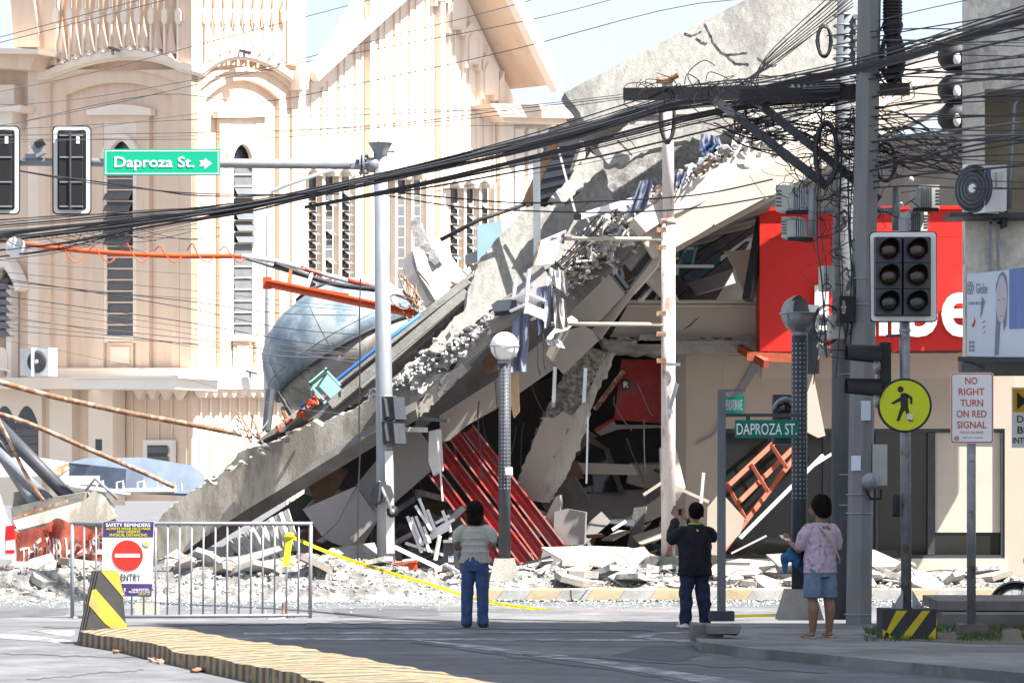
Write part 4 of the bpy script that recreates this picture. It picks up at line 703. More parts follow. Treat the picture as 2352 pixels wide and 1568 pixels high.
B().bar(P(1530, 836, d-.16), P(1562, 837, d-.2), .04, .05).build('spike', 'galv', t); B().bar(P(1537, 945, d-.15), P(1555, 880, d-.2), .03, .06).build('bracket_strap', 'galv', t); B().box(P(1539, 945, d-.15), (.09, .05, .08)).build('small_box', 'galv', t)

# ------------------------------------------------------------------ low street name post
d = 35; p0 = P(1657, 1432, d); p0.z = .1; t = thing('street_name_post', 'grey post with two green street name plates beside the man', 'sign post', p0)
B().bar(p0, P(1657, 895, d), .1, .1).build('post', 'utility_steel', t); B().box(p0+V((0, 0, .06)), (.3, .3, .12)).build('base', 'steel_dark', t); B().bar(P(1650, 897, d), P(1712, 896, d), .04, .03).build('top_arm', 'utility_steel', t); B().bar(P(1660, 953, d), P(1840, 953, d), .04, .04).build('lower_arm', 'steel_dark', t)
for x in (1677, 1699): B().bar(P(x, 897, d), P(x, 912, d), .012, .012).build('hanger', 'galv_dull', t)
pl = facing(1685, 930, d, -48); n1 = slab('plate', [(1664, 911), (1708, 907), (1708, 948), (1664, 950)], pl, .012, 'sign_green', t); text('PENDATUN AVE.', pl, 1666, 918, 1706, 942, 'sign_white', n1, .003, .003, .01)
pl = front(d-.03); n2 = slab('plate', rect(1688, 964, 1834, 1005), pl, .015, 'sign_green_dark', t); text('DAPROZA ST.', pl, 1692, 972, 1830, 998, 'sign_white', n2, .003, .003, .004)
B().bar(P(1718, 955, d), P(1718, 966, d), .05, .02).build('hanger', 'steel_dark', t)

# ------------------------------------------------------------------ utility poles
d = 34.2; p0 = P(1972, 1428, d); p0.z = .1; up = thing('utility_pole', 'octagonal grey concrete utility pole carrying the cable tangle', 'utility pole', p0)
B().tube([p0, P(1985, 600, d), P(1998, -60, d)], [.155, .148, .138], 8).build('shaft', 'utility_concrete', up)
for y in (640, 700, 820, 900, 1135, 1178, 1410): B().tube([q for q in ring(P(1978+(900-y)*.016, y, d), .162, 0, 16)], .006, 4).build('strap', 'galv', up)
for i, (y0, y1, x) in enumerate(((920, 965, 1978), (1046, 1080, 1955))): slab('notice', rect(x, y0, x+22, y1), facing(x+10, y0, d-.175, -20 if i else 25), .003, 'billboard', up)
B().lathe(P(1997, 1104, d-.16), [(.09, .1), (.1, 0), (.1, -.06), (.07, -.1)], (0, 1, 0), 18).build('meter', 'galv', up, True); B().tube([P(1990, 1125, d-.2), P(2000, 1145, d-.2), P(2024, 1145, d-.2), P(2024, 1122, d-.2)], .018, 8).build('meter_conduit', 'black', up)
slab('meter_box', rect(2004, 1020, 2038, 1114), facing(2020, 1060, d-.1), .2, 'box_grey', up)
d2 = 35.4; p0 = P(1930, 1428, d2); p0.z = .1; u2 = thing('utility_pole', 'dark round steel utility pole left of the octagonal concrete pole', 'utility pole', p0)
B().tube([p0, P(1935, 600, d2), P(1946, -60, d2)], [.118, .128, .118], 16).build('shaft', 'utility_steel', u2, True)
for y in (36, 60, 84, 110, 135, 860, 1090, 1160): B().tube(ring(P(1938, y, d2), .128, 0, 16), .012, 5).build('strap', 'galv', u2); 
for y in (36, 60, 84, 110): B().box(P(1970, y+4, d2-.1), (.12, .1, .05)).build('strap_bolt', 'galv_dull', u2)
# crossarm of the poles, with its two diagonal struts
ca = thing('crossarm', 'long black crossarm across both utility poles with diagonal struts', 'crossarm', P(1760, 230, 34.9))
B().bar(P(1432, 217, 35.0), P(2090, 205, 34.6), .14, .14).build('beam', 'black', ca); B().bar(P(1700, 222, 34.6), P(2010, 214, 34.4), .14, .16).build('beam', 'black', ca)
for a, b_ in (((1640, 228), (1880, 412)), ((1730, 228), (2020, 460)), ((1770, 330), (1900, 430))): B().bar(P(*a, 34.8), P(*b_, 34.7), .06, .1).build('strut', 'steel_dark', ca)
for k in range(6): B().tube([P(1820+k*14, 195, 34.5), P(1822+k*14, 213, 34.5)], .02, 6).build('bolt', 'galv_dull', ca)
# boxes on the poles
def node_box(name, x0, y0, x1, y1, d, yaw, mat, label, cat, lines=None, tm='sign_black'):
    pl = facing((x0+x1)/2, y1, d, yaw); t = thing(name, label, cat, pl.at((x0+x1)/2, y1)); slab('case', rect(x0, y0, x1, y1), pl, .16, mat, t); slab('door', rect(x0+2, y0+2, x1-2, y1-2), pl, .01, mat, t, .008)
    if lines: text(lines[0], pl, *lines[1:], tm, t, .003, .01)
    return t, pl
node_box('splice_box', 1891, 610, 1918, 668, 34.4, 15, 'box_grey', 'pale grey splice box with stencilled letters, upper of two on the poles', 'box', ('GSC\nLPV8\nNP5', 1893, 628, 1904, 654))
node_box('splice_box', 1908, 722, 1940, 778, 34.2, 10, 'box_grey', 'pale grey splice box with stencilled letters, lower of two on the poles', 'box', ('GSC\nLP955', 1914, 735, 1936, 750))
node_box('cable_box', 1928, 680, 1964, 740, 34.0, 5, 'black', 'black cable terminal box with white stickers between the utility poles', 'box', ('PAL\n1 DC\nKRAMER\n12.7.23\nPASU', 1932, 690, 1944, 720), 'sign_white')
for (x, y, d, lb, s) in ((1826, 455, 34.6, 'pale equipment cabinet with louvred side, topmost left of the utility poles', 1), (1830, 522, 34.6, 'pale equipment cabinet with louvred side, second from top left of the poles', .8), (2118, 452, 34.9, 'pale equipment cabinet right of the utility poles above the signal', -.9), (2095, 508, 35.2, 'pale equipment cabinet half hidden behind the double signal head', -.8)):
    t = thing('equipment_cabinet', lb, 'cabinet', P(x, y+32*abs(s), d)); w, h = 44*abs(s), 30*abs(s); pl = facing(x, y, d, -18 if s > 0 else 18)
    slab('case', rect(x-w, y-h, x+w*.2, y+h) if s > 0 else rect(x-w*.2, y-h, x+w, y+h), pl, .25, 'box_grey', t)
    for k in range(6): slab('fin', rect(x-w*.1+k*w*.12, y-h*.8, x-w*.03+k*w*.12, y+h*.9), pl, .1, 'galv', t, .05)
    for k in range(5): slab('vent_slot', rect(x-w*.9*(1 if s > 0 else -1)-4, y-h*.6+k*h*.28, x-w*.9*(1 if s > 0 else -1)+8, y-h*.5+k*h*.28), pl, .01, 'steel_dark', t, .008)
    B().box(P(x+8, y+h+3, d), (.3, .12, .04)).build('cable_tray', 'black_matte', t); B().lathe(P(x+25*(1 if s > 0 else -1), y-h-8, d), [(.03, 0), (.035, .03), (.01, .06)], n=10).build('antenna_cap', 'white_plastic', t, True)
t = thing('equipment_bracket', 'T shaped galvanised bracket holding the cabinets left of the poles', 'bracket', P(1860, 545, 34.5)); B().tube([P(1865, 545, 34.5), P(1866, 430, 34.5)], .05, 12).build('upright', 'galv', t, True); B().tube([P(1866, 483, 34.5), P(1925, 483, 34.6)], .04, 12).build('arm', 'galv', t, True)
t = thing('equipment_bracket', 'vertical galvanised bracket tube right of the poles above the signal', 'bracket', P(2060, 530, 34.5)); B().tube([P(2058, 530, 34.5), P(2059, 428, 34.5)], .05, 12).build('upright', 'galv', t, True); B().tube([P(1990, 484, 34.6), P(2058, 484, 34.5)], .04, 12).build('arm', 'galv', t, True)
t = thing('cable_terminal', 'black ribbed cable terminal tube hanging high right of the poles', 'cable terminal', P(2050, 180, 34.2)); B().lathe(P(2050, 60, 34.2), [(.11, .55)]+[(.11+.012*(i % 2), .5-.02*i) for i in range(24)]+[(.13, .0), (.1, -.1), (.05, -.14)], n=14).build('ribbed_body', 'black', t)
B().tube([P(2052, 85, 34.2), P(2055, 190, 34.2)], .09, 12).build('lower_body', 'black', t, True)
# cable coils
def coil(cx, cy, rx, ry, d, n, label, r=.016):
    t = thing('cable_coil', label, 'cable coil', P(cx, cy+ry, d)); rnd = random.Random(int(cx))
    for k in range(n):
        a, b_ = rx*rnd.uniform(.85, 1.05), ry*rnd.uniform(.9, 1.03); dd = d-.1*rnd.random()
        B().tube([P(cx+a*cos(e)+rnd.uniform(-1, 1), cy+b_*sin(e), dd) for e in [2*pi*j/22 for j in range(23)]], r, 6, False).build('loop', 'cable', t, True)
coil(1533, 270, 16, 58, 46.2, 7, 'oval black cable coil hanging on the flaking pole', .028); coil(1898, 352, 26, 72, 34.5, 16, 'thick bundle of black cable loops low on the dark utility pole', .018); coil(2034, 372, 24, 46, 34.3, 6, 'round black cable coil right of the concrete utility pole'); coil(1893, 95, 16, 36, 34.8, 4, 'small black cable loop high on the dark utility pole'); coil(2050, 132, 26, 60, 34.3, 12, 'black cable loops high right of the concrete utility pole', .02); coil(2040, 125, 34, 70, 34.2, 4, 'wide thin cable loop high right of the concrete pole', .008); coil(1900, 745, 34, 46, 34.3, 3, 'thin cable loops beside the splice boxes', .008)
# street lamp heads behind the grey building edge
for y in (130, 205, 270):
    t = thing('globe_fitting', {130: 'dark bowl light fitting, top of three behind the grey building', 205: 'dark bowl light fitting, middle of three behind the grey building', 270: 'dark bowl light fitting, bottom of three behind the grey building'}[y], 'light fitting', P(2194, y+30, 44))
    B().lathe(P(2174, y, 44), [(.12, -.1), (.22, .0), (.24, .2), (.22, .42), (.2, .44)], (1, .3, 0), 20).build('bowl', 'black', t, True); B().ell(P(2198, y+6, 43.8), (.06, .05, .10)).build('highlight_bulb', 'white_dirty', t, True)  # pale ellipsoid stands in for the white highlight inside the bowl

# ------------------------------------------------------------------ double signal head, walking signal and signs on the right
d = 30.7; p0 = P(2082, 1455, d); p0.z = .1; t = thing('signal_post', 'galvanised signal post on a yellow and black striped block', 'pole', p0)
B().tube([p0+V((0, 0, .3)), P(2076, 500, d)], .057, 16).build('post', 'galv_dull', t, True)
bl = B(); w = .29; hh = .32; bl.prism([p0+V((sx*w, sy*w*.9, 0)) for sx, sy in ((-1, -1), (1, -1), (1, 1), (-1, 1))], (0, 0, hh)); blk = bl.build('base_block', 'block_black', t)
pl = PL(p0+V((0, -w*.9, 0)), (0, -1, 0)); k = d/F
def onblk(u0, u1, v0, v1): return [pl.o+V((u*w, 0, v*hh)) for u, v in (u0, u1, v0, v1)]
for q in (((-.55, 0), (-1, .35), (-1, .0), (-.8, 0)), ((-.5, .95), (-.1, .95), (-.85, .02), (-1, .02)), ((.45, .95), (.75, .95), (.0, .02), (-.35, .02)), ((1, .95), (1, .45), (.62, .02), (.95, .02))): B().prism([v+V((0, -.003, 0)) for v in onblk(*q)], (0, .004, 0)).build('yellow_stripe', 'block_yellow', t)
for s in (-1, 1): B().prism([p0+V((s*.05, -.1, hh)), p0+V((s*.17, -.1, hh)), p0+V((s*.05, -.1, hh+.2))], (0, .02, 0)).build('foot_gusset', 'galv_dull', t); B().tube([p0+V((s*.16, -.12, hh)), p0+V((s*.16, -.12, hh+.07))], .012, 6).build('anchor_bolt', 'galv_dull', t)
B().lathe(P(2078, 762, d), [(.066, 0), (.066, .03)], n=14).build('pipe_clamp', 'galv', t); B().bar(P(2072, 770, d-.02), P(2035, 772, d-.02), .04, .03).build('signal_arm', 'steel_dark', t)
B().lathe(P(2058, 1186, d-.06), [(.04, 0), (.045, .02), (.045, .2), (.035, .24)], n=10).build('push_button', 'black', t, True)
t = thing('traffic_light', 'double column traffic light with white bordered backplate, unlit lenses', 'traffic light', P(2076, 740, d-.15)); pl = facing(2076, 640, d-.12, 3)
slab('backplate', arc(1997, 542, 2000, 535, 2008, 532, 3)+arc(2142, 531, 2150, 534, 2152, 541, 3)+arc(2153, 730, 2150, 737, 2142, 740, 3)+arc(2009, 740, 2001, 738, 1999, 730, 3), pl, .03, 'black', t)
slab('white_border', arc(1999, 543, 2002, 537, 2009, 534, 3)+arc(2141, 533, 2148, 536, 2150, 543, 3)+arc(2151, 728, 2148, 735, 2141, 737, 3)+arc(2010, 737, 2003, 735, 2001, 728, 3), pl, .01, 'white_paint', t, .006); slab('face', rect(2010, 545, 2138, 726), pl, .012, 'black', t, .014)
for c_ in range(2):
    for r_ in range(3):
        cx, cy = 2041+c_*65, 573+r_*60; sec = slab('signal_section', rect(cx-30, cy-29, cx+30, cy+29.5), pl, .1, 'steel_dark', t, .11); c = pl.at(cx, cy, .115)
        B().lathe(c, [(.108, 0), (.108, .03), (.1, .032), (.098, .0)], pl.n, 24).build('lens_ring', 'black', sec); B().ell(c, (.098, .04, .098), nu=20).build('lens', ('lens_red', 'lens_amber', 'lens_green')[r_], sec, True)
        vv = []; ff = []
        for i in range(15):
            a = pi*(-.12+1.24*i/14); 
            for q in (0, .20*(1 if True else 0)*max(.25, sin(max(0.0, min(pi, a))))): vv.append(c+(pl.u*cos(a)+pl.v*sin(a))*.112+pl.n*q)
        ff = [(i*2, i*2+1, i*2+3, i*2+2) for i in range(14)]; B().add(vv, ff).build('visor', 'black', sec, True)
t = thing('walking_signal', 'black side-on pedestrian signal with two long visors on the signal post', 'traffic light', P(2020, 935, d-.1))
slab('housing', rect(2021, 786, 2047, 934), facing(2033, 860, d-.12), .22, 'black', t)
for y, yb in ((793, 845), (870, 925)):
    b = B(); vv = []; ff = []
    for i in range(13):
        a = pi*(-.1+1.2*i/12); c1 = P(2022, y+30, d-.1); R = .16
        vv += [c1+V((0, R*.9*cos(a), R*.9*sin(a))), c1+V((-.37, R*cos(a)-.02, R*.75*sin(a)+.03))]
    b.add(vv, [(i*2, i*2+1, i*2+3, i*2+2) for i in range(12)]).build('visor', 'black', t, True); B().ell(P(2014, y+48, d-.12), (.04, .09, .09)).build('lens', 'galv_dull', t, True)
pl = facing(2077, 931, d-.16); t = thing('crossing_sign', 'round yellow pedestrian crossing sign with a black rim', 'sign', P(2077, 993, d-.16)); c = pl.at(2077, 931)
B().lathe(c, [(.292, 0), (.292, .03), (.262, .034)], pl.n, 40).build('rim', 'sign_black', t); B().lathe(c+pl.n*.03, [(.268, 0), (.268, .006), (.001, .0062)], pl.n, 40).build('disc', 'sign_yellow', t)
z = lambda *a: [(1764+.3335*q, 270.6+.3335*(r+811*1.0)-.0) for q, r in a]
def zz(*a): return [(1764+.3334*q, 523+.3334*r) for q, r in a]
B().lathe(pl.at(*zz((913, 1112))[0], .038), [(.033, 0), (.033, .004), (.001, .0042)], pl.n, 16).build('figure_head', 'sign_black', t)
for pts in (((915, 1140), (945, 1135), (965, 1150), (965, 1230), (935, 1245), (915, 1225), (912, 1180)), ((912, 1165), (918, 1190), (862, 1215), (850, 1205)), ((945, 1136), (995, 1165), (995, 1213), (980, 1213), (978, 1178), (955, 1160)), ((916, 1228), (945, 1248), (925, 1280), (905, 1330), (885, 1330), (903, 1270)), ((940, 1245), (965, 1230), (975, 1280), (1000, 1330), (975, 1335), (955, 1285))): slab('figure', zz(*pts), pl, .004, 'sign_black', t, .042)
slab('sticker', zz((962, 1275), (1004, 1285), (992, 1325), (952, 1312)), pl, .003, 'white_dirty', t, .048)
# no right turn sign
d = 31.4; p0 = P(2231, 1444, d); p0.z = .1; t = thing('turn_sign', 'white no right turn sign with red lettering on a slim grey post', 'sign', p0); pl = facing(2232, 938, d-.05, -6)
B().tube([p0, P(2231, 860, d)], .05, 12).build('post', 'galv_dull', t, True); B().prism([p0+V((sx*.16, sy*.13, 0)) for sx, sy in ((-1, -1), (1, -1), (1, 1), (-1, 1))], (0, 0, .12)).rough(.02, 8).build('foot', 'concrete_dark', t)
def rnd(x0, y0, x1, y1, r): return arc(x0, y0+r, x0+r*.3, y0+r*.3, x0+r, y0, 4)+arc(x1-r, y0, x1-r*.3, y0+r*.3, x1, y0+r, 4)+arc(x1, y1-r, x1-r*.3, y1-r*.3, x1-r, y1, 4)+arc(x0+r, y1, x0+r*.3, y1-r*.3, x0, y1-r, 4)
slab('plate', rnd(2183.5, 855.5, 2282, 1018, 6), pl, .012, 'sign_white', t); slab('red_border', rnd(2185, 857, 2280.5, 1016.5, 5), pl, .003, 'letter_red', t, .003); slab('field', rnd(2187.3, 859.5, 2278, 1014, 4), pl, .003, 'sign_white', t, .006)
for s, x0, x1, y in (('NO', 2217, 2245, 866), ('RIGHT', 2202, 2261, 891), ('TURN', 2206, 2258, 917), ('ON RED', 2197, 2266, 942), ('SIGNAL', 2198, 2266, 967)): text(s, pl, x0, y, x1, y+16, 'letter_red', t, .003, .007, .012)
text('MULTA: Php 500.00', pl, 2206, 990, 2258, 996, 'letter_red', t, .003, .007); text('PNP CITY TRAFFIC', pl, 2212, 1003, 2258, 1006, 'print_grey', t, .003, .007); B().lathe(pl.at(2197, 1006, .008), [(.027, 0), (.027, .003)], pl.n, 20).build('seal', 'print_grey', t); B().lathe(pl.at(2197, 1006, .012), [(.018, 0), (.018, .002)], pl.n, 20).build('seal_centre', 'amber', t)
# keep clear sign cut by the right edge
d = 33.6; pl = facing(2360, 950, d, 0); t = thing('keep_clear_sign', 'white sign with an amber arrow panel cut by the right picture edge', 'sign', P(2370, 1030, d))
slab('plate', rect(2324, 889, 2440, 1028), pl, .012, 'sign_white', t); slab('amber_panel', rect(2327, 893, 2437, 946), pl, .003, 'amber', t, .003); slab('amber_edge', rect(2330, 896, 2434, 943), pl, .003, 'sign_black', t, .0005)
slab('black_box', [(2336, 900), (2356, 918), (2356, 924), (2336, 940)], pl, .003, 'sign_black', t, .007)
text('DO NOT', pl, 2336, 954, 2428, 970, 'sign_black', t, .003, .004, .01); text('BLOCK', pl, 2337, 979, 2420, 995, 'sign_black', t, .003, .004, .01); text('INTERSECTION', pl, 2326, 1004, 2436, 1018, 'sign_black', t, .003, .004, .01)
B().tube([P(2385, 1300, d+.06), P(2385, 889, d+.06)], .03, 10).build('post', 'galv_dull', t)
# signal on the lamp post behind the street name plate and white panel
t = thing('pedestrian_signal', 'grey pedestrian signal with a red lens behind the broken lamp post', 'traffic light', P(1800, 1020, 36)); pl = facing(1800, 960, 36)
slab('housing', rect(1776, 906, 1820, 1020), pl, .2, 'steel_dark', t)
for y, m in ((938, 'lens_red'), (990, 'lens_green')): B().ell(pl.at(1802, y, .02), (.1, .04, .1)).build('lens', m, t, True); B().tube([pl.at(1802, y, .02)+(pl.u*cos(a)+pl.v*sin(a))*.12+pl.n*.1*sin(a) for a in [pi*j/12 for j in range(13)]], .03, 6).build('visor', 'galv', t, True)
t = thing('signal_cabinet', 'tall dark narrow signal cabinet right of the broken globe lamp', 'cabinet', P(1865, 860, 35.8)); slab('case', rect(1856, 700, 1882, 858), facing(1868, 780, 35.8, 20), .2, 'utility_steel', t)
for k in range(3): B().tube([P(1880, 735+k*34, 35.7), P(1905, 735+k*36, 35.7)], .07, 12).build('white_tube', 'white_dirty', t, True)
# ------------------------------------------------------------------ blue tank behind the wreck
ax = V((-.50, .10, .86)).normalized(); tc = P(800, 822, 57); tk = thing('water_tank', 'large faded blue steel tank tilted behind the collapsed roof', 'tank', P(700, 985, 57))
B().lathe(tc, [(1.68, .0), (1.68, .28), (1.62, .60), (1.48, .90), (1.23, 1.15), (.9, 1.33), (.5, 1.44), (.05, 1.48)], ax, 48).build('dome', 'tank_blue', tk, True)
B().lathe(tc, [(.2, -.95), (.7, -.86), (1.2, -.6), (1.52, -.28), (1.655, -.005)], ax, 48).build('dish_bottom', 'tank_under', tk, True)
x_ = ax.orthogonal().normalized(); y_ = ax.cross(x_); B().tube([tc+(x_*cos(a)+y_*sin(a))*1.68 for a in [2*pi*j/48 for j in range(49)]], .035, 6, False).build('seam_flange', 'steel_dark', tk, True)
for h_, r_ in ((.28, 1.682),): B().tube([tc+ax*h_+(x_*cos(a)+y_*sin(a))*r_ for a in [2*pi*j/48 for j in range(49)]], .010, 5, False).build('weld_ring', 'tank_under', tk, True)
for j in range(7):
    a = 2*pi*j/7+.3; B().tube([tc+ax*h_+(x_*cos(a)+y_*sin(a))*r_ for r_, h_ in ((1.682, .0), (1.682, .28), (1.622, .6), (1.482, .9), (1.232, 1.15))], .004, 4).build('weld_seam', 'tank_under', tk)
B().lathe(tc+ax*1.45, [(.3, -.06), (.3, .06), (.34, .07), (.34, .1), (.01, .12)], ax, 20).build('hatch', 'steel_dark', tk)
for a, b_, w in (((622, 895), (612, 990), .09), ((652, 935), (668, 985), .07), ((715, 830), (745, 880), .07), ((640, 900), (690, 985), .05)): B().tube([P(*a, 55.8), P(*b_, 55.6)], w, 8).build('leg', 'steel_dark' if w != .07 else 'rust', tk)
# fallen antenna mast and pipes
def pipe(name, pts, r, mat, label, cat='pipe', n=8, grp=None): return B().tube(spline([P(*p) for p in pts], 5), r, n).build(name, mat, None, True, label, cat, grp)
am = thing('antenna_mast', 'bent red and white antenna mast lying over the blue tank', 'antenna', P(600, 620, 52))
for pts, r, m in (([(-60, 535, 52), (30, 555, 52), (150, 572, 52), (290, 583, 52), (420, 588, 52), (555, 588, 52)], .045, 'orange'), ([(555, 588, 52), (640, 602, 52), (700, 618, 52)], .045, 'white_dirty'), ([(690, 615, 52), (740, 630, 52)], .045, 'red_steel'), ([(738, 629, 52), (800, 645, 52)], .045, 'white_dirty'), ([(798, 644, 52), (860, 658, 52)], .045, 'red_steel')):
    B().tube(spline([P(*p) for p in pts], 5), r, 8).build('mast_section', m, am, True)
for k in range(6): x = 130+k*75; B().tube(spline([P(x, 575, 51.9), P(x+12, 560+6*(k % 2), 51.8), P(x+25, 585, 51.8), P(x+45, 603, 51.8), P(x+62, 590, 51.9)], 6), .012, 5).build('hanging_wire', 'orange', am)
B().tube(spline([P(630, 605, 51.9), P(700, 632, 51.9), P(780, 655, 51.9), P(870, 665, 51.9)]), .05, 7).build('black_cable', 'cable', am, True); B().tube(spline([P(560, 592, 51.9), P(720, 640, 51.9), P(860, 668, 51.9)]), .03, 7).build('conduit', 'cable_grey', am, True)
ob = thing('orange_beam', 'bright orange steel channel beam jutting left above the blue tank', 'beam', P(790, 690, 51)); B().bar(P(614, 650, 51), P(960, 722, 51.2), .12, .17, (0, -1, .2)).build('channel', 'orange', ob); B().bar(P(612, 644, 50.95), P(958, 715, 51.15), .2, .03).build('flange', 'orange', ob); B().bar(P(662, 655, 51), P(668, 622, 51.6), .05, .05).build('bracket', 'orange', ob); B().bar(P(700, 662, 51), P(800, 678, 51.3), .06, .06).build('brace', 'orange', ob); B().bar(P(705, 662, 51), P(716, 630, 51.6), .05, .05).build('bracket', 'white_dirty', ob); B().bar(P(614, 636, 50.98), P(614, 664, 50.98), .16, .03, (0, 1, 0)).build('end_plate', 'orange', ob)
pipe('rusty_pipe', [(-60, 860, 50), (100, 905, 50), (280, 945, 50), (440, 975, 50), (560, 998, 50)], .048, 'rust', 'long rusty pipe slanting across the church front, upper of two'); pipe('rusty_pipe', [(-60, 935, 49.5), (60, 970, 49.5), (200, 1030, 49.5), (330, 1085, 49.5), (400, 1118, 49.5)], .042, 'rust', 'long rusty pipe slanting across the church front, lower of two'); pipe('rusty_pipe', [(-20, 930, 48), (20, 1010, 48), (60, 1090, 48), (100, 1150, 48)], .03, 'rust', 'thin rusty rod lying against the grey pipes at the left edge', 'rod')
for k, (a, b_, r, lb) in enumerate((((-40, 940), (165, 1148), .115, 'thick grey pipe at the left edge, right of three leaning on the rubble'), ((-60, 985), (112, 1150), .1, 'thick grey pipe at the left edge, middle of three leaning on the rubble'), ((-10, 1020), (90, 1170), .11, 'thick grey pipe at the left edge, left of three leaning on the rubble'))):
    B().tube([P(*a, 49.2), P(*b_, 48.2)], r, 14).build('grey_pipe', 'steel_dark' if k == 0 else 'utility_steel', None, True, lb, 'pipe')
# pile of slabs at lower left with the crumpled banner
ls = thing('fallen_wall_piece', 'fallen block of grey wall with rebar below the grey pipes at left', 'wall piece', P(130, 1240, 48))
for pts, d, m, yw, pt in (([(30, 1195), (190, 1150, .6), (215, 1125, .6), (235, 1135, .8), (265, 1190), (235, 1200), (40, 1215)], 47.9, 'concrete_brown', -5, 25), ([(25, 1165), (130, 1140), (195, 1130), (190, 1158), (40, 1200), (30, 1215)], 48.2, 'concrete', -10, -5), ([(200, 1128, .8), (240, 1130, .8), (270, 1185), (235, 1200)], 48.1, 'concrete_broken', 25, 20), ([(30, 1130), (90, 1120), (80, 1150), (28, 1170)], 48.5, 'concrete_dark', 0, 0), ([(190, 1175), (230, 1195), (236, 1290), (180, 1290)], 48.3, 'concrete_dark', 25, 0)):
    slab('slab_piece', pts, facing(pts[0][0], pts[0][1], d, yw, pt), .3, m, ls)
B().bar(P(30, 1190, 47.7), P(155, 1150, 47.7), .05, .05).build('steel_angle', 'rust', ls)
# banner: rippled red sheet with white letters
def banner_pt(u, v): return P(30+u*208+8*sin(v*3), 1215-14*sin(u*2.6)+v*(104-24*u)+9*sin(u*9+v*4)+4*sin(u*23-v*6), 47.2+.16*sin(u*17+v*4)+.08*sin(u*31+v*7))
b = B(); n, m_ = 36, 8
b.add([banner_pt(i/n, j/m_) for i in range(n+1) for j in range(m_+1)], [(i*(m_+1)+j, i*(m_+1)+j+1, (i+1)*(m_+1)+j+1, (i+1)*(m_+1)+j) for i in range(n) for j in range(m_)]); bn = b.build('banner', 'banner_red', None, True, 'crumpled red banner with white lettering lying against the fence', 'banner')
def warp_text(s, f, u0, u1, v0, v1, mat, parent, lift=V((0, -.012, 0)), bold=.02, slant=.0):
    cu = bpy.data.curves.new('t', 'FONT'); cu.body = s; cu.offset = bold; cu.resolution_u = 3; to = bpy.data.objects.new('t', cu); COL.objects.link(to); me = mesh_eval(to); bpy.data.objects.remove(to)
    bm = bmesh.new(); bm.from_mesh(me); bmesh.ops.triangulate(bm, faces=bm.faces[:]); bmesh.ops.subdivide_edges(bm, edges=[e for e in bm.edges if e.calc_length() > .12], cuts=2, use_grid_fill=True); bmesh.ops.triangulate(bm, faces=bm.faces[:])
    vs = [v.co.copy() for v in bm.verts]; bm.verts.index_update(); fs_ = [tuple(v.index for v in q.verts) for q in bm.faces]; bm.free(); bpy.data.meshes.remove(me)
    ax_, bx_ = min(v.x for v in vs), max(v.x for v in vs); ay, by = min(v.y for v in vs), max(v.y for v in vs)
    return B().add([f(u0+(u1-u0)*(v.x-ax_)/(bx_-ax_)+slant*(v.y-ay), v1+(v0-v1)*(v.y-ay)/(by-ay))+lift for v in vs], fs_).build('lettering', mat, parent)
warp_text('THE RIB HOUSE', banner_pt, .06, .97, .38, .9, 'white_dirty', bn, slant=-.03)
# truck with tarpaulin, rails
tp = thing('covered_truck', 'truck load under a dark blue tarpaulin behind the fence', 'truck', P(300, 1150, 60))
tv = [P(160, 1065, 60), P(200, 1052, 61), P(330, 1052, 61), P(440, 1070, 60.5), P(470, 1090, 60), P(470, 1150, 60), P(280, 1150, 59), P(165, 1110, 59.4), P(270, 1085, 59), P(160, 1090, 59.5)]
slab('tarpaulin_side', [(158, 1062), (290, 1076), (288, 1125), (160, 1108)], facing(220, 1090, 59.5, -22, 0), .1, 'tarp', tp); slab('tarpaulin_front', [(290, 1076), (330, 1080), (326, 1128), (288, 1125)], facing(310, 1100, 59.3, 10, 5), .1, 'tarp', tp); slab('tarpaulin_top', [(158, 1062), (200, 1051), (330, 1050), (440, 1068), (470, 1090), (470, 1135), (326, 1128), (330, 1080), (290, 1076)], facing(310, 1075, 59.6, 6, 30), .1, 'tarp', tp)
rl = thing('rooftop_rail', 'bent white pipe railing on the rubble behind the fence', 'railing', P(330, 1160, 52))
for a, b_ in (((205, 1130), (400, 1125)), ((160, 1118), (300, 1134))): B().tube([P(*a, 52), P(*b_, 52)], .05, 8).build('rail', 'white_dirty', rl, True)
for x in (222, 268, 316, 362, 402): B().tube([P(x, 1130, 52), P(x, 1108, 52), P(x+14, 1104, 52), P(x+16, 1126, 52)], .022, 6).build('hoop', 'white_dirty', rl)
B().tube([P(180, 1150, 51), P(218, 1098, 51), P(270, 1145, 51)], .035, 8).build('bent_pipe', 'galv', rl, True)
slab('white_sill', rect(138, 1092, 226, 1112), facing(180, 1100, 58.5), .2, 'church_white', None, label='white concrete sill lying before the tarpaulin', cat='sill')
slab('white_debris_wall', [(0, 1052), (70, 1048), (160, 1062), (150, 1090), (0, 1095)], facing(70, 1070, 62), .4, 'church_white', None, label='low white wall at the church foot behind the grey pipes', cat='wall')
slab('rust_sheet', [(110, 1080), (158, 1062), (160, 1075), (125, 1100)], facing(130, 1080, 57, 20, 30), .05, 'rust', None, label='rusty roofing sheet beside the tarpaulin', cat='sheet')
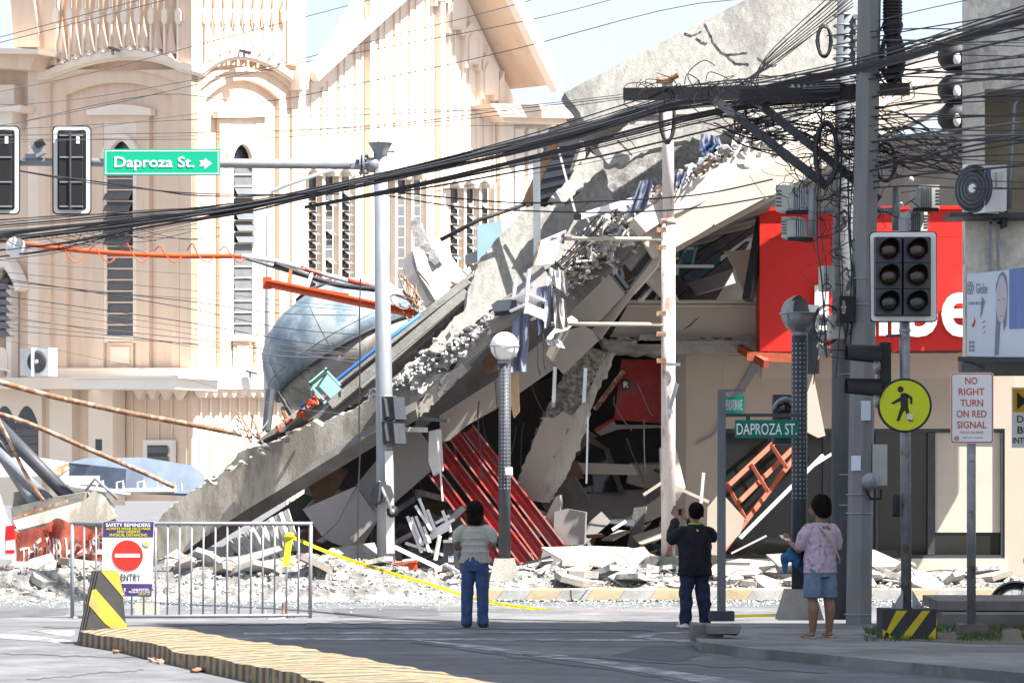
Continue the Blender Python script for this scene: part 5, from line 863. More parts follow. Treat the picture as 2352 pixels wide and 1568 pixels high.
# white pickup cut by the left edge
pk = thing('pickup', 'white pickup cut by the left picture edge with red tail lamp', 'car', P(-150, 1320, 46.4)); pl = facing(0, 1250, 46.5, 30)
def pks(nm, pts, off, th, m): return slab(nm, pts, pl, th, m, pk, off)
pks('body_side', [(-420, 1210), (-300, 1200), (18, 1190), (27, 1205), (30, 1290), (-420, 1300)], 0, 1.6, 'car_white'); pks('cargo_cover', [(-300, 1200), (-280, 1120), (-10, 1105), (18, 1190)], -.06, 1.5, 'car_white'); pks('cab_window', [(-260, 1190), (-245, 1135), (-60, 1128), (-50, 1185)], -.05, .02, 'glass_dark'); pks('tail_lamp', [(14, 1207), (33, 1205), (34, 1238), (13, 1240)], .02, .06, 'tail_lamp'); pks('reverse_lamp', rect(14, 1241, 33, 1262), .02, .05, 'white_plastic'); pks('lower_lamp', rect(13, 1262, 33, 1270), .02, .05, 'tail_lamp'); pks('bumper', [(-40, 1280), (28, 1283), (28, 1310), (-40, 1312)], .1, .3, 'galv'); 
B().lathe(P(-180, 1305, 45.9), [(.36, 0), (.36, .2), (.2, .21)], pl.n, 24).build('wheel', 'tyre', pk)

# ------------------------------------------------------------------ crowd barrier with the no entry board
d = 38.2; BP = front(d); br = thing('crowd_barrier', 'galvanised steel crowd barrier standing across the road at left', 'barrier', P(440, 1422, d))
def bt(n, a, b_, r, m='galv'): B().tube([P(*a, d), P(*b_, d)], r, 10).build(n, m, br, True)
bt('top_rail', (162, 1202), (718, 1202), .026); bt('bottom_rail', (166, 1416), (714, 1412), .024); bt('post', (166, 1202), (166, 1428), .026); bt('post', (714, 1202), (712, 1422), .026)
for k in range(1, 20): bt('bar', (166+27.4*k, 1204), (166+27.3*k, 1414), .013)
B().tube([P(615, 1424, d-.35), P(690, 1418, d+.3)], .028, 10).build('foot', 'galv_dull', br, True); B().tube([P(651, 1420, d), P(651, 1384, d)], .022, 8).build('foot_socket', 'rust', br); B().tube([P(170, 1420, d-.3), P(180, 1418, d+.3)], .028, 10).build('foot', 'galv_dull', br, True)
pl = front(d-.05); t = thing('no_entry_board', 'white and purple no entry board with a red disc on the barrier', 'sign', P(295, 1370, d-.05))
slab('board', [(236, 1197), (354, 1197), (348, 1370), (234, 1368)], pl, .015, 'sign_white', t); slab('purple_header', [(237, 1197.5), (353.5, 1197.5), (352, 1233), (236.5, 1233)], pl, .003, 'purple', t, .003); slab('purple_footer', [(235, 1339), (349.5, 1340), (348, 1369.5), (234.5, 1368)], pl, .003, 'purple', t, .003)
text('SAFETY REMINDERS', pl, 243, 1201, 345, 1209, 'sign_white', t, .003, .005, .01)
for s, a, b_, y in (('ALWAYS WEAR FACE MASK', 244, 346, 1210.5), ('AND OBSERVE', 268, 322, 1217.5), ('PHYSICAL DISTANCING', 252, 338, 1225)): text(s, pl, a, y, b_, y+6, 'letter_yellow', t, .003, .005, .006)
B().lathe(pl.at(293, 1275, .004), [(.207, 0), (.207, .004)], pl.n, 40).build('red_disc', 'sign_red', t); slab('white_bar', rect(264, 1271, 321, 1279), pl, .003, 'sign_white', t, .011); text('NO ENTRY', pl, 248, 1317, 324, 1334, 'sign_black', t, .003, .005, .006)
B().lathe(pl.at(336, 1247.5, .004), [(.053, 0), (.053, .003)], pl.n, 20).build('seal', 'print_grey', t); B().lathe(pl.at(336, 1247.5, .008), [(.042, 0), (.042, .002)], pl.n, 20).build('seal_ring', 'sign_white', t); B().lathe(pl.at(336, 1248, .011), [(.028, 0), (.028, .002)], pl.n, 20).build('seal_centre', 'letter_yellow', t)
text('UNLIMITED', pl, 303, 1351, 342, 1356, 'sign_white', t, .003, .005, .006); text('PROBLEM OF COVID', pl, 296, 1357, 345, 1361, 'sign_white', t, .003, .005); text('REPORT US', pl, 318, 1362, 343, 1366, 'letter_yellow', t, .003, .005); text('LE\nK', pl, 280, 1350, 289, 1366, 'sign_white', t, .003, .005)
t = thing('plastic_can', 'pale plastic can standing behind the barrier', 'can', P(335, 1428, d+.6)); B().box(P(338, 1408, d+.6), (.3, .2, .28)).rough(.02, 5).build('can_body', 'letter_yellow', t); t.children[0].data.materials[0] = MATS['plaster_cream']

# ------------------------------------------------------------------ striped median with its end marker
md = thing('median_kerb', 'low yellow and black striped median kerb running to the lower right', 'kerb', G(300, 1500))
def lerp_path(pts, t):
    L = [0.0]
    for a, b_ in zip(pts, pts[1:]): L.append(L[-1]+(b_-a).length)
    s = t*L[-1]
    for i in range(len(pts)-1):
        if s <= L[i+1] or i == len(pts)-2: return pts[i].lerp(pts[i+1], (s-L[i])/max(1e-6, L[i+1]-L[i]))
nb = [G(x, y) for x, y in ((183, 1481), (280, 1497), (400, 1527), (590, 1569), (760, 1610), (960, 1660))]; nt_ = [p+V((0, .02, .155)) for p in nb]
fb = [G(x, y, .15) for x, y in ((232, 1433), (430, 1447), (640, 1477), (860, 1517), (1150, 1570), (1450, 1628))]
n = 104
def tops(t, q):   # point on the top from near (q=0) to far (q=1) edge; the stripes run aslant
    tt = min(1, max(0, t+.045*q)); a, b_ = lerp_path(nt_, min(1, max(0, t))), lerp_path(fb, tt); p = a.lerp(b_, q); p.z = .155+.05*sin(q*pi)*.4+.022*NZ.noise(p*2.2)-.05*max(0, NZ.noise(p*.9+V((3, 0, 0)))); return p
for k in range(n):
    t0, t1 = k/n, (k+.985)/n; b = B(); r0 = [lerp_path(nb, t0)]+[tops(t0, q) for q in (0, .08, .5, .92, 1)]; r1 = [lerp_path(nb, t1)]+[tops(t1, q) for q in (0, .08, .5, .92, 1)]
    r0.append(V((r0[-1].x, r0[-1].y, 0))); r1.append(V((r1[-1].x, r1[-1].y, 0)))
    b.add(r0+r1, [(i, i+1, i+8, i+7) for i in range(6)]+[tuple(range(6, -1, -1)), tuple(range(7, 14))]).build('kerb_stripe', 'median_yellow' if k % 2 else 'median_black', md, fix=True)
em = thing('median_marker', 'concrete median end marker with black and yellow diagonal stripes', 'bollard', G(230, 1480))
MP = facing(240, 1479, 31.3, 14); bv = V((-.115, .32, 0))
B().prism([MP.at(*q) for q in ((190, 1479), (227, 1311), (272, 1310), (280, 1345), (294, 1478))], bv).build('marker_body', 'marker_black', em)
for q in (((232, 1311), (272, 1310), (279, 1345), (284, 1372)), ((212, 1354), (220, 1352), (290, 1432), (293, 1470), (240, 1430), (204, 1388))): slab('yellow_stripe', list(q), MP, .004, 'marker_yellow', em, .004)
lf = PL(MP.at(190, 1479), V((-.32, -.115, 0))); 
for u in (.18, .6): B().prism([MP.at(*p_)+bv*w_+V((-.004, -.002, 0)) for p_, w_ in (((190, 1479), u), ((190, 1479), u+.18), ((227, 1311), u+.18), ((227, 1311), u))], (.002, .001, 0)).build('side_stripe', 'kerb_yellow', em)
# dry leaves by the kerb
rv = random.Random(9)
for k in range(11):
    p = lerp_path(nb, rv.choice((.28, .3, .31, .33, .15, .45, .55)))+V((-.06-.05*rv.random(), rv.gauss(0, .08), .0))
    B().ell(p+V((0, 0, .018)), (.045, .035, .018), nu=8, nv=4).rough(.03, 20, k).build('dry_leaf', 'rust', None, label='curled brown dry leaf on the road beside the striped kerb', cat='leaf', group='dry leaves by the median')

# ------------------------------------------------------------------ yellow tape
TP = spline([P(660, 1228, 38.1), P(760, 1270, 38.6), P(880, 1310, 39.2), P(1000, 1345, 39.8), P(1100, 1377, 40.4), P(1250, 1400, 41), P(1420, 1415, 40), P(1560, 1418, 39), P(1700, 1414, 37.5), P(1830, 1410, 36)], 8)
def tape_pt(u, v):
    s = u*(len(TP)-1); i = min(int(s), len(TP)-2); p = TP[i].lerp(TP[i+1], s-i); tw = .25*sin(u*23); return p+V((0, sin(tw), cos(tw)))*(.5-v)*(.050-.010*u)
b = B(); n = 90; b.add([tape_pt(i/n, j) for i in range(n+1) for j in (0, 1)], [(i*2, i*2+1, i*2+3, i*2+2) for i in range(n)]); tape = b.build('barricade_tape', 'tape', None, True, 'yellow barricade tape strung from the barrier past the people', 'tape')
for k in range(9): warp_text('POLICE LINE DO NOT CROSS' if k % 2 else 'DO NOT CROSS', tape_pt, .02+k*.065, .075+k*.065, .2, .8, 'sign_black', tape, V((0, -.006, 0)), .0)
B().prism([P(657, 1232, 38.1), P(672, 1234, 38.1), P(664, 1300, 38.0), P(650, 1298, 38.0)], (0, .004, 0)).build('hanging_end', 'tape', tape); B().ell(P(664, 1230, 38.1), (.07, .05, .05)).rough(.03, 14).build('knot', 'tape', tape)

# ------------------------------------------------------------------ rubble
def mound_h(X, Y):
    px = CX+X/Y*F; y0 = 45.15 if px > 1090 else 44.35+.12*NZ.noise(V((X*1.3, 0, 0))); a = max(0, min(1, (Y-y0)/(1.0 if px > 1090 else .45)))*max(0, min(1, (53-Y)/1.5))
    base = .30+.26*NZ.noise(V((X*.6, Y*.6, 3)))+.16*NZ.noise(V((X*1.7, Y*1.9, 5)))
    k = .55 if px > 1560 else 1.0
    if 1300 < px < 1560: k = .75
    if px > 2000: k = .4
    if px < 340: k = .8
    return (.15 if Y > 44.9 else .0)+max(0, a*max(.2, base)*k)+.03*NZ.noise(V((X*6, Y*6, 1)))*a
b = B(); nx, ny = 300, 72; xs = [-9.5+18*i/nx for i in range(nx+1)]; ys = [44.3+8.4*j/ny for j in range(ny+1)]
b.add([V((x, y, mound_h(x, y))) for x in xs for y in ys], [(i*(ny+1)+j, (i+1)*(ny+1)+j, (i+1)*(ny+1)+j+1, i*(ny+1)+j+1) for i in range(nx) for j in range(ny)]).build('rubble_bed', 'rubble_bed', label='bed of crushed concrete dust and crumbs along the kerb', cat='rubble', kind='stuff')
rc = random.Random(21); CH = []
def chunk_mesh(seed, flat=1.0):
    bm = bmesh.new(); bmesh.ops.create_icosphere(bm, subdivisions=2, radius=1)
    r = random.Random(seed); cuts = [(V((r.gauss(0, 1), r.gauss(0, 1), r.gauss(0, 1))).normalized(), r.uniform(.45, .8)) for _ in range(9)]
    for v in bm.verts:
        p = v.co.copy()
        for nrm, dd in cuts:
            if p.dot(nrm) > dd: p -= nrm*(p.dot(nrm)-dd)
        p += NZ.noise_vector(p*2.5+V((seed*3.1, 0, 0)))*.07; p.z *= flat; v.co = p
    me = bpy.data.meshes.new('chunk'); bm.to_mesh(me); bm.free(); me.materials.append(MATS['rubble' if seed % 3 else 'concrete_broken']); return me
CH = [chunk_mesh(s, .55 if s % 2 else .8) for s in range(10)]
def put_chunk(p, s, lab, grp, name='concrete_chunk'):
    o = link(name, CH[rc.randrange(10)], p, None, lab, 'rubble', grp); o.scale = (s*rc.uniform(.7, 1.4), s*rc.uniform(.7, 1.2), s*rc.uniform(.5, 1)); o.rotation_euler = (rc.gauss(0, .35), rc.gauss(0, .35), rc.uniform(0, 6.3)); return o
for k in range(190):
    Y = rc.uniform(45.4, 48.0); x = rc.choice((rc.uniform(1240, 2330), rc.uniform(0, 2330), rc.uniform(1900, 2330))); X = (x-CX)/F*Y; s = (rc.uniform(.05, .15) if k % 6 else rc.uniform(.16, .27))*(1.1 if x > 1700 else 1)
    w = next(w for lim, w in ((360, 'behind the no entry board'), (720, 'behind the crowd barrier'), (900, 'between the barrier and the mast'), (1140, 'between the mast and the globe lamp'), (1330, 'just right of the globe lamp foot'), (1500, 'before the fallen pale door'), (1700, 'at the foot of the flaking pole'), (1900, 'before the rust red frame'), (2080, 'behind the utility poles'), (2200, 'below the right shop window'), (9999, 'right of the no right turn post')) if x < lim)
    put_chunk((X, Y, mound_h(X, Y)+s*.15), s, ('larger' if s > .11 else 'smaller')+' pale concrete chunk in the kerb rubble '+w, 'concrete chunks along the kerb')
# chunks lodged in the break of the tilted floors
for k in range(90):
    t = rc.random(); x = 1250+t*520+rc.gauss(0, 14); y = 650-t*350+rc.gauss(0, 26)*(1-.4*t); p = P(x, y, 47.7+rc.uniform(-.4, .3)); put_chunk(p, rc.uniform(.06, .2), 'grey concrete chunk lodged in the break between the tilted floors', 'concrete chunks in the break')
for k in range(40):
    t = rc.random(); x = 860+t*270+rc.gauss(0, 10); y = 905-t*170+rc.gauss(0, 14); put_chunk(P(x, y, 46.8), rc.uniform(.05, .14), 'concrete chunk on the crushed beam head right of the mast', 'concrete chunks on the beam head')
for k in range(22):
    t = rc.random(); x = 470+t*250+rc.gauss(0, 6); y = 1108-t*140+rc.gauss(0, 5); put_chunk(P(x, y, 47.4), rc.uniform(.04, .1), 'small concrete chunk along the upper edge of the long beam', 'concrete chunks on the long beam')
# the break between the floors: a rough core of crushed concrete
b = B(); nn_, mm = 60, 10
def core(i, j): t = i/nn_; q = j/mm; x = 1235+t*570+(q-.5)*40; y = 650-t*362+(q-.5)*(95-35*t); p = P(x, y, 48.0); return p+NZ.noise_vector(p*2.2)*.16+NZ.noise_vector(p*7)*.07
b.add([core(i, j) for i in range(nn_+1) for j in range(mm+1)], [(i*(mm+1)+j, i*(mm+1)+j+1, (i+1)*(mm+1)+j+1, (i+1)*(mm+1)+j) for i in range(nn_) for j in range(mm)]).build('crushed_core', 'concrete_broken', wr, kind='stuff')
b = B()
for k in range(1900):
    t = rc.random(); x = 1240+t*560+rc.gauss(0, 18); y = 652-t*360+rc.gauss(0, 26)*(1-.45*t); s = rc.uniform(.02, .075); b.mat(rc.choice((0, 0, 1, 2))).box(P(x, y, 47.55+rc.uniform(-.25, .3)), (s, s*rc.uniform(.4, 2.2), s*.5), MX.Rotation(rc.uniform(0, 3), 3, 'Z') @ MX.Rotation(rc.uniform(0, 3), 3, 'X'))
for k in range(160):
    t = rc.random(); x = 850+t*300+rc.gauss(0, 10); y = 915-t*190+rc.gauss(0, 16); s = rc.uniform(.02, .07); b.mat(rc.choice((0, 1, 2))).box(P(x, y, 46.65), (s, s, s*.7), MX.Rotation(rc.uniform(0, 3), 3, 'Z') @ MX.Rotation(rc.uniform(0, 3), 3, 'X'))
b.build('break_crumb', ['rubble_white', 'rubble_white', 'rubble'], wr, kind='stuff')
for k in range(26):
    t = rc.random(); x = 1250+t*520; y = 645-t*350+rc.gauss(0, 20); a = rc.gauss(-.58, .5); L = rc.uniform(20, 60); B().bar(P(x, y, 47.2), P(x+L*cos(a), y+L*sin(a), 47.2+rc.uniform(-.2, .2)), .05, .03).build('bent_strip', rc.choice(('galv', 'white_dirty', 'galv_dull', 'rust')), wr)
# crumbs and glass: uncountable
b = B()
for k in range(3000):
    x = rc.uniform(0, 2352); Y = (45.3 if x > 1090 else 44.5)+abs(rc.gauss(0, 1.3)); X = (x-CX)/F*Y; s = rc.uniform(.012, .045) if k % 9 else rc.uniform(.05, .09); b.mat(rc.choice((0, 0, 0, 1, 2))); p = V((X, min(Y, 52), mound_h(X, min(Y, 52))+.01)); b.box(p, (s, s*rc.uniform(.5, 1.3), s*.6), MX.Rotation(rc.uniform(0, 3), 3, 'Z') @ MX.Rotation(rc.uniform(0, 3), 3, 'X'))
b.build('concrete_crumb', ['rubble', 'concrete_broken', 'panel_taupe'], label='scattered concrete crumbs over the rubble along the kerb', cat='rubble', kind='stuff')
b = B()
for k in range(5200):
    Y = 44.7-abs(rc.gauss(0, 1.5)); x = rc.uniform(-20, 2352)
    if Y < 39.5: continue
    s = rc.uniform(.008, .028)*(1.3 if Y > 43.5 else .8); p = V(((x-CX)/F*Y, Y, .006)); a = rc.uniform(0, 6.3); b.add([p+V((cos(a+q)*s, sin(a+q)*s, rc.uniform(0, .02))) for q in (0, 2.0, 4.1)], [(0, 1, 2)])
b.build('glass_shards', 'glass_shard', label='glittering broken glass strewn over the road before the kerb', cat='glass', kind='stuff')

# ------------------------------------------------------------------ loose pieces among the rubble, each its own
def loose(name, pts, d, mat, th, yaw, pitch, label, cat, **kw):
    cx = sum(p[0] for p in pts)/len(pts); cy = sum(p[1] for p in pts)/len(pts); return slab(name, pts, facing(cx, cy, d, yaw, pitch), th, mat, None, 0, label=label, cat=cat, **kw)
loose('fallen_door', [(1243, 1256), (1359, 1253), (1443, 1256), (1519, 1278), (1500, 1302), (1469, 1311), (1323, 1303)], 46.6, 'wood_pale', .06, 5, 50, 'pale flat door panel lying on the rubble before the red steel', 'door')
loose('grey_board', [(1238, 1300), (1247, 1262), (1322, 1304), (1318, 1320)], 46.2, 'panel_grey', .05, -10, 5, 'grey panel propping the pale door in the rubble', 'panel'); loose('wood_block', [(1318, 1302), (1342, 1308), (1358, 1325), (1338, 1322)], 46.0, 'plywood', .12, 0, 5, 'pale wooden batten under the door panel', 'batten')
loose('grey_sheet', [(1289, 1153), (1376, 1126), (1509, 1123), (1569, 1156), (1509, 1186), (1439, 1196), (1376, 1198), (1343, 1193)], 53.0, 'panel_grey', .05, 0, 35, 'large grey sheet lying in the ground floor opening', 'sheet'); loose('grey_sheet', [(1439, 1189), (1516, 1139), (1573, 1153), (1499, 1193), (1439, 1208)], 52.2, 'panel_taupe', .04, 10, 25, 'smaller bent sheet over the large grey one', 'sheet')
loose('grey_board', [(1253, 1187), (1276, 1140), (1286, 1136), (1287, 1180), (1270, 1212), (1254, 1208)], 47.6, 'panel_grey', .1, -25, 0, 'upright grey board between the red steel and the grey box', 'board'); gbx = loose('grey_cabinet', [(1273, 1175), (1300, 1168), (1343, 1176), (1340, 1250), (1270, 1253)], 47.5, 'panel_grey', .5, -6, 0, 'dark grey cabinet tipped in the rubble right of the red steel', 'cabinet')
loose('plywood_sheet', [(495, 1340), (590, 1290), (715, 1268), (735, 1278), (660, 1315), (560, 1335)], 46.8, 'plywood', .02, -5, 45, 'bent plywood sheet lying on the rubble behind the barrier', 'board'); loose('plywood_sheet', [(820, 1372), (940, 1345), (938, 1378), (880, 1380)], 45.6, 'plywood', .02, 10, 40, 'small plywood sheet at the kerb left of the red crate', 'board')
loose('concrete_plank', [(685, 1318), (760, 1258), (860, 1245), (872, 1275), (790, 1310), (700, 1330)], 46.6, 'concrete', .1, 5, 40, 'tilted concrete plank on the rubble left of the mast foot', 'slab'); loose('pale_slab', [(520, 1375), (640, 1352), (800, 1340), (880, 1335), (860, 1362), (700, 1380)], 45.6, 'white_dirty', .03, 0, 45, 'long white panel lying flat at the kerb', 'panel')
loose('brown_board', [(50, 1340), (120, 1318), (165, 1308), (165, 1325), (100, 1345)], 46.4, 'wood_brown', .03, 0, 45, 'brown board on the rubble under the red banner', 'board'); loose('pink_slab', [(75, 1362), (120, 1350), (200, 1352), (195, 1368), (90, 1370)], 45.7, 'concrete', .05, 0, 50, 'flat pale slab near the fence foot', 'slab')
for k, (a, b_, w, m, lb) in enumerate((((905, 1255), (1038, 1318), .1, 'white_paint', 'white aluminium profile leaning across the rubble behind the cream blouse woman'), ((590, 1355), (860, 1332), .1, 'galv', 'long pale metal profile lying along the rubble'), ((930, 1300), (1060, 1320), .03, 'galv', 'thin bent metal rod above the red crate'), ((820, 1345), (960, 1330), .08, 'white_paint', 'short white profile left of the red crate'), ((1680, 1270), (1760, 1230), .05, 'white_dirty', 'thin white strip leaning before the shop window'), ((1000, 1285), (1010, 1230), .06, 'white_dirty', 'short white stud standing in the rubble'), ((440, 1360), (560, 1350), .08, 'white_dirty', 'white strip at the barrier foot'), ((1200, 1295), (1266, 1277), .06, 'steel_dark', 'short dark pipe end left of the door panel'), ((900, 1335), (1140, 1372), .05, 'steel_dark', 'dark metal bar lying at the kerb'), ((1440, 1320), (1540, 1335), .12, 'galv_dull', 'dull metal profile at the foot of the flaking pole'))):
    B().bar(P(*a, 46.1), P(*b_, 46.0), w, w*.6).build('metal_profile', m, None, label=lb, cat='profile')
for k, (pts, m, yw, pt, lb) in enumerate((([(350, 1352), (470, 1338), (560, 1352), (470, 1368), (360, 1366)], 'white_dirty', 0, 45, 'white sheet lying behind the no entry board'), ([(395, 1312), (520, 1285), (640, 1252), (650, 1262), (530, 1305), (400, 1325)], 'panel_grey', 0, 30, 'long grey sheet under the end of the long beam'), ([(0, 1338), (70, 1318), (160, 1322), (120, 1345), (10, 1352)], 'panel_taupe', 0, 40, 'brown sheet at the left edge below the banner'), ([(640, 1335), (700, 1318), (760, 1325), (730, 1350), (650, 1352)], 'panel_grey', 10, 40, 'grey tile sheet right of the plywood'), ([(0, 1362), (60, 1352), (110, 1358), (60, 1372), (0, 1374)], 'white_dirty', 0, 45, 'pale sheet at the left edge near the road'), ([(745, 1352), (830, 1330), (900, 1322), (890, 1340), (800, 1360)], 'white_paint', 5, 45, 'white folded sheet before the mast foot'), ([(420, 1335), (440, 1322), (500, 1330), (480, 1345)], 'concrete', -5, 30, 'broken slab corner behind the barrier bars'), ([(1760, 1272), (1850, 1268), (1880, 1290), (1790, 1300)], 'concrete', 5, 35, 'pale slab before the shop window left of the poles'), ([(1620, 1300), (1700, 1282), (1790, 1290), (1740, 1318), (1640, 1322)], 'wood_pale', 0, 40, 'pale boards stacked at the foot of the rust red frame'))):
    loose('rubble_sheet', pts, 45.9+.1*(k % 3), m, .05, yw, pt, lb, 'sheet')
# broken white window lattice
lt = thing('broken_lattice', 'broken white window lattice heaped left of the cream blouse woman', 'window frame', P(1000, 1270, 47)); rl_ = random.Random(4)
for k in range(16):
    x, y = rl_.uniform(950, 1045), rl_.uniform(1180, 1265); a = rl_.choice((.3, -.5, 1.2, 1.0)); L = rl_.uniform(16, 52); B().bar(P(x-L*cos(a), y-L*sin(a), 47.2), P(x+L*cos(a), y+L*sin(a), 46.9+.3*rl_.random()), .05, .025, (0, -1, 0)).build('lattice_bar', 'white_paint', lt)
B().bar(P(930, 1290, 47.3), P(1065, 1165, 47.6), .09, .09).build('fallen_post', 'steel_dark', None, label='long dark fallen post leaning in the ground floor opening', cat='post')
t = thing('red_crate', 'red and orange open crate tipped on the rubble by the kerb', 'crate', P(932, 1342, 45.8)); pl = facing(930, 1315, 45.8, -10, 5); slab('back', [(903, 1295), (925, 1290), (935, 1338), (908, 1344)], pl, .03, 'sign_red', t); slab('side', [(925, 1290), (955, 1288), (966, 1332), (935, 1338)], pl, .02, 'orange', t, .05); slab('rim', [(900, 1292), (955, 1285), (957, 1290), (903, 1297)], pl, .12, 'orange', t, .1)
t = thing('speaker_box', 'dark grey loudspeaker box standing left of the cream blouse woman', 'box', P(1040, 1310, 46.2)); slab('case', rect(1018, 1242, 1055, 1308), facing(1036, 1275, 46.2, -8), .35, 'steel_dark', t); slab('top', [(1018, 1240), (1055, 1238), (1055, 1245), (1018, 1246)], facing(1036, 1242, 46.1), .4, 'panel_grey', t); text('B&B', facing(1036, 1275, 46.18, -8), 1030, 1276, 1042, 1290, 'sign_white', t, .003, .004)
for x, lb in ((1102, 'short metal stub post left of the lamp foot'), (950, 'bent metal bracket by the red crate')): B().bar(P(x, 1385, 45.3), P(x+2, 1335, 45.3), .06, .06).build('stub_post', 'galv', None, label=lb, cat='post')
# red steel joists
for k, (a, b_, w, lb) in enumerate((((1078, 988), (1288, 1262), .20, 'red steel joist in the opening, rightmost and longest'), ((1044, 1000), (1262, 1296), .20, 'red steel joist in the opening, second from the right'), ((1012, 1030), (1228, 1312), .22, 'red steel joist in the opening, third from the right'), ((1000, 1088), (1140, 1280), .18, 'red steel joist in the opening, leftmost and lowest'))):
    t = thing('red_joist', lb, 'beam', P(*b_, 47.3), 'red steel joists'); p0, p1 = P(*a, 48.6-.05*k), P(*b_, 47.3-.05*k); d_ = (p1-p0).normalized(); s_ = d_.cross(V((0, -1, 0))).normalized(); nrm = V((0, -1, 0))
    B().bar(p0, p1, .03, w, s_).build('web', 'red_dark', t)
    for s in (-1, 1): B().bar(p0+s_*s*w/2+nrm*.07, p1+s_*s*w/2+nrm*.07, .17, .03, s_).build('flange', 'red_steel', t)
    B().bar(p0+nrm*.04, p1+nrm*.04, .05, .04, s_).build('rib', 'red_dark', t)
# rust red frame leaning on the shop front
t = thing('steel_frame', 'rust red steel frame leaning against the shop window', 'frame', P(1660, 1280, 50))
for a, b_, w in (((1652, 1275), (1826, 1048), .2), ((1672, 1115), (1795, 1000), .12), ((1697, 1152), (1820, 1030), .12)): B().bar(P(*a, 50.2), P(*b_, 51.2), .08, w, (0, -1, 0)).build('rail', 'rust_red', t)
for a, b_ in (((1668, 1108), (1712, 1190)), ((1725, 1065), (1765, 1130)), ((1770, 1020), (1808, 1075))): B().bar(P(*a, 50.5), P(*b_, 50.4), .05, .06).build('rung', 'rust_red', t)
B().bar(P(1700, 1235, 50), P(1890, 1045, 51), .05, .05).build('white_tube', 'white_paint', None, label='white tube leaning beside the rust red frame', cat='tube'); B().bar(P(1850, 1080, 50.6), P(1910, 1042, 50.6), .05, .05).build('white_tube', 'white_paint', None, label='short white strut behind the broken lamp post', cat='tube')
loose('wall_board', [(1625, 1165), (1655, 1128), (1710, 1190), (1700, 1225), (1650, 1275), (1622, 1272)], 49.5, 'plaster_beige', .03, -10, 5, 'beige wall panel behind the foot of the rust red frame', 'panel'); loose('hanging_board', [(1853, 905), (1868, 860), (1896, 1000), (1880, 1005), (1850, 990)], 50.5, 'panel_taupe', .04, 30, 0, 'stained cream panel hanging behind the broken lamp post', 'panel'); loose('pale_slab', [(1875, 1255), (2008, 1262), (2070, 1290), (2060, 1300), (1880, 1300)], 47.5, 'white_dirty', .12, 10, 40, 'white slab lying below the shop window right of the poles', 'slab')
B().bar(P(1478, 1136, 47.6), P(1520, 1108, 47.6), .05, .05).build('white_batten', 'wood_pale', None, label='thin pale batten left of the flaking pole', cat='batten'); B().bar(P(1545, 1115, 47), P(1628, 1152, 47), .05, .05).build('white_batten', 'wood_pale', None, label='thin pale batten right of the flaking pole', cat='batten'); B().bar(P(1610, 1155, 47.5), P(1616, 1085, 47.5), .05, .05).build('white_batten', 'white_dirty', None, label='upright pale batten right of the flaking pole', cat='batten'); B().bar(P(1406, 1216, 47), P(1438, 1196, 47), .08, .05).build('white_batten', 'white_paint', None, label='short white profile at the edge of the bent sheet', cat='batten')
# boards and shards strewn around
for k in range(60):
    Y = rc.uniform(45.5, 47.5); x = rc.choice((rc.uniform(380, 1160), rc.uniform(1220, 1640), rc.uniform(1660, 2320))); X = (x-CX)/F*Y; L = rc.uniform(.15, .6); m = rc.choice(('white_dirty', 'panel_grey', 'wood_pale', 'white_paint', 'galv_dull', 'concrete'))
    R = MX.Rotation(rc.uniform(0, 6.3), 3, 'Z') @ MX.Rotation(rc.gauss(0, .35), 3, 'X') @ MX.Rotation(rc.gauss(0, .3), 3, 'Y'); B().box((X, Y, mound_h(X, Y)+.07), (L, L*rc.uniform(.2, .7), .02), R).build('board_scrap', m, None, label='scrap of board lying in the rubble along the kerb', cat='board', group='board scraps in the rubble')
for k in range(80):
    t_ = rc.random(); x = 660+t_*880; y = 1295-rc.random()**2*110; L = rc.uniform(.25, .9); m = rc.choice(('panel_grey', 'concrete_dark', 'steel_dark', 'concrete_brown', 'panel_taupe', 'wood_brown', 'concrete_dark')); R = MX.Rotation(rc.uniform(0, 6.3), 3, 'Z') @ MX.Rotation(rc.gauss(0, .6), 3, 'X') @ MX.Rotation(rc.gauss(0, .6), 3, 'Y'); B().box(P(x, y, rc.uniform(48.6, 53.0)), (L, L*rc.uniform(.2, .6), .03), R).build('board_scrap', m, None, label='dark board scrap heaped inside the ground floor opening', cat='board', group='board scraps in the opening')
for k in range(64):   # larger broken plates of floor screed and block
    Y = rc.uniform(45.3, 47.2); x = rc.choice((rc.uniform(0, 340), rc.uniform(360, 1000), rc.uniform(1230, 1640), rc.uniform(1640, 2330))); Y = Y if x > 1090 else Y-.5; X = (x-CX)/F*Y; w_ = rc.uniform(.22, .5); n_ = rc.randint(5, 7); ph_ = rc.uniform(0, 6)
    R = MX.Rotation(rc.uniform(0, 6.3), 3, 'Z') @ MX.Rotation(rc.gauss(0, .3), 3, 'X') @ MX.Rotation(rc.gauss(.15, .3), 3, 'Y'); o_ = V((X, Y, mound_h(X, Y)+.09)); B().prism([o_+R @ V((w_*rc.uniform(.7, 1.1)*cos(ph_+2*pi*q/n_), w_*.7*rc.uniform(.7, 1.1)*sin(ph_+2*pi*q/n_), 0)) for q in range(n_)], R @ V((0, 0, -rc.uniform(.05, .12)))).build('broken_plate', rc.choice(('concrete', 'concrete_broken', 'concrete_brown', 'panel_taupe')), None, label='flat broken plate of concrete tilted in the kerb rubble '+next(w for lim, w in ((360, 'left of the no entry board'), (720, 'behind the crowd barrier'), (1090, 'around the mast foot'), (1330, 'right of the globe lamp'), (1640, 'around the flaking pole'), (1900, 'before the leaning frame'), (9999, 'right of the utility poles')) if x < lim), cat='rubble', group='broken plates in the rubble')
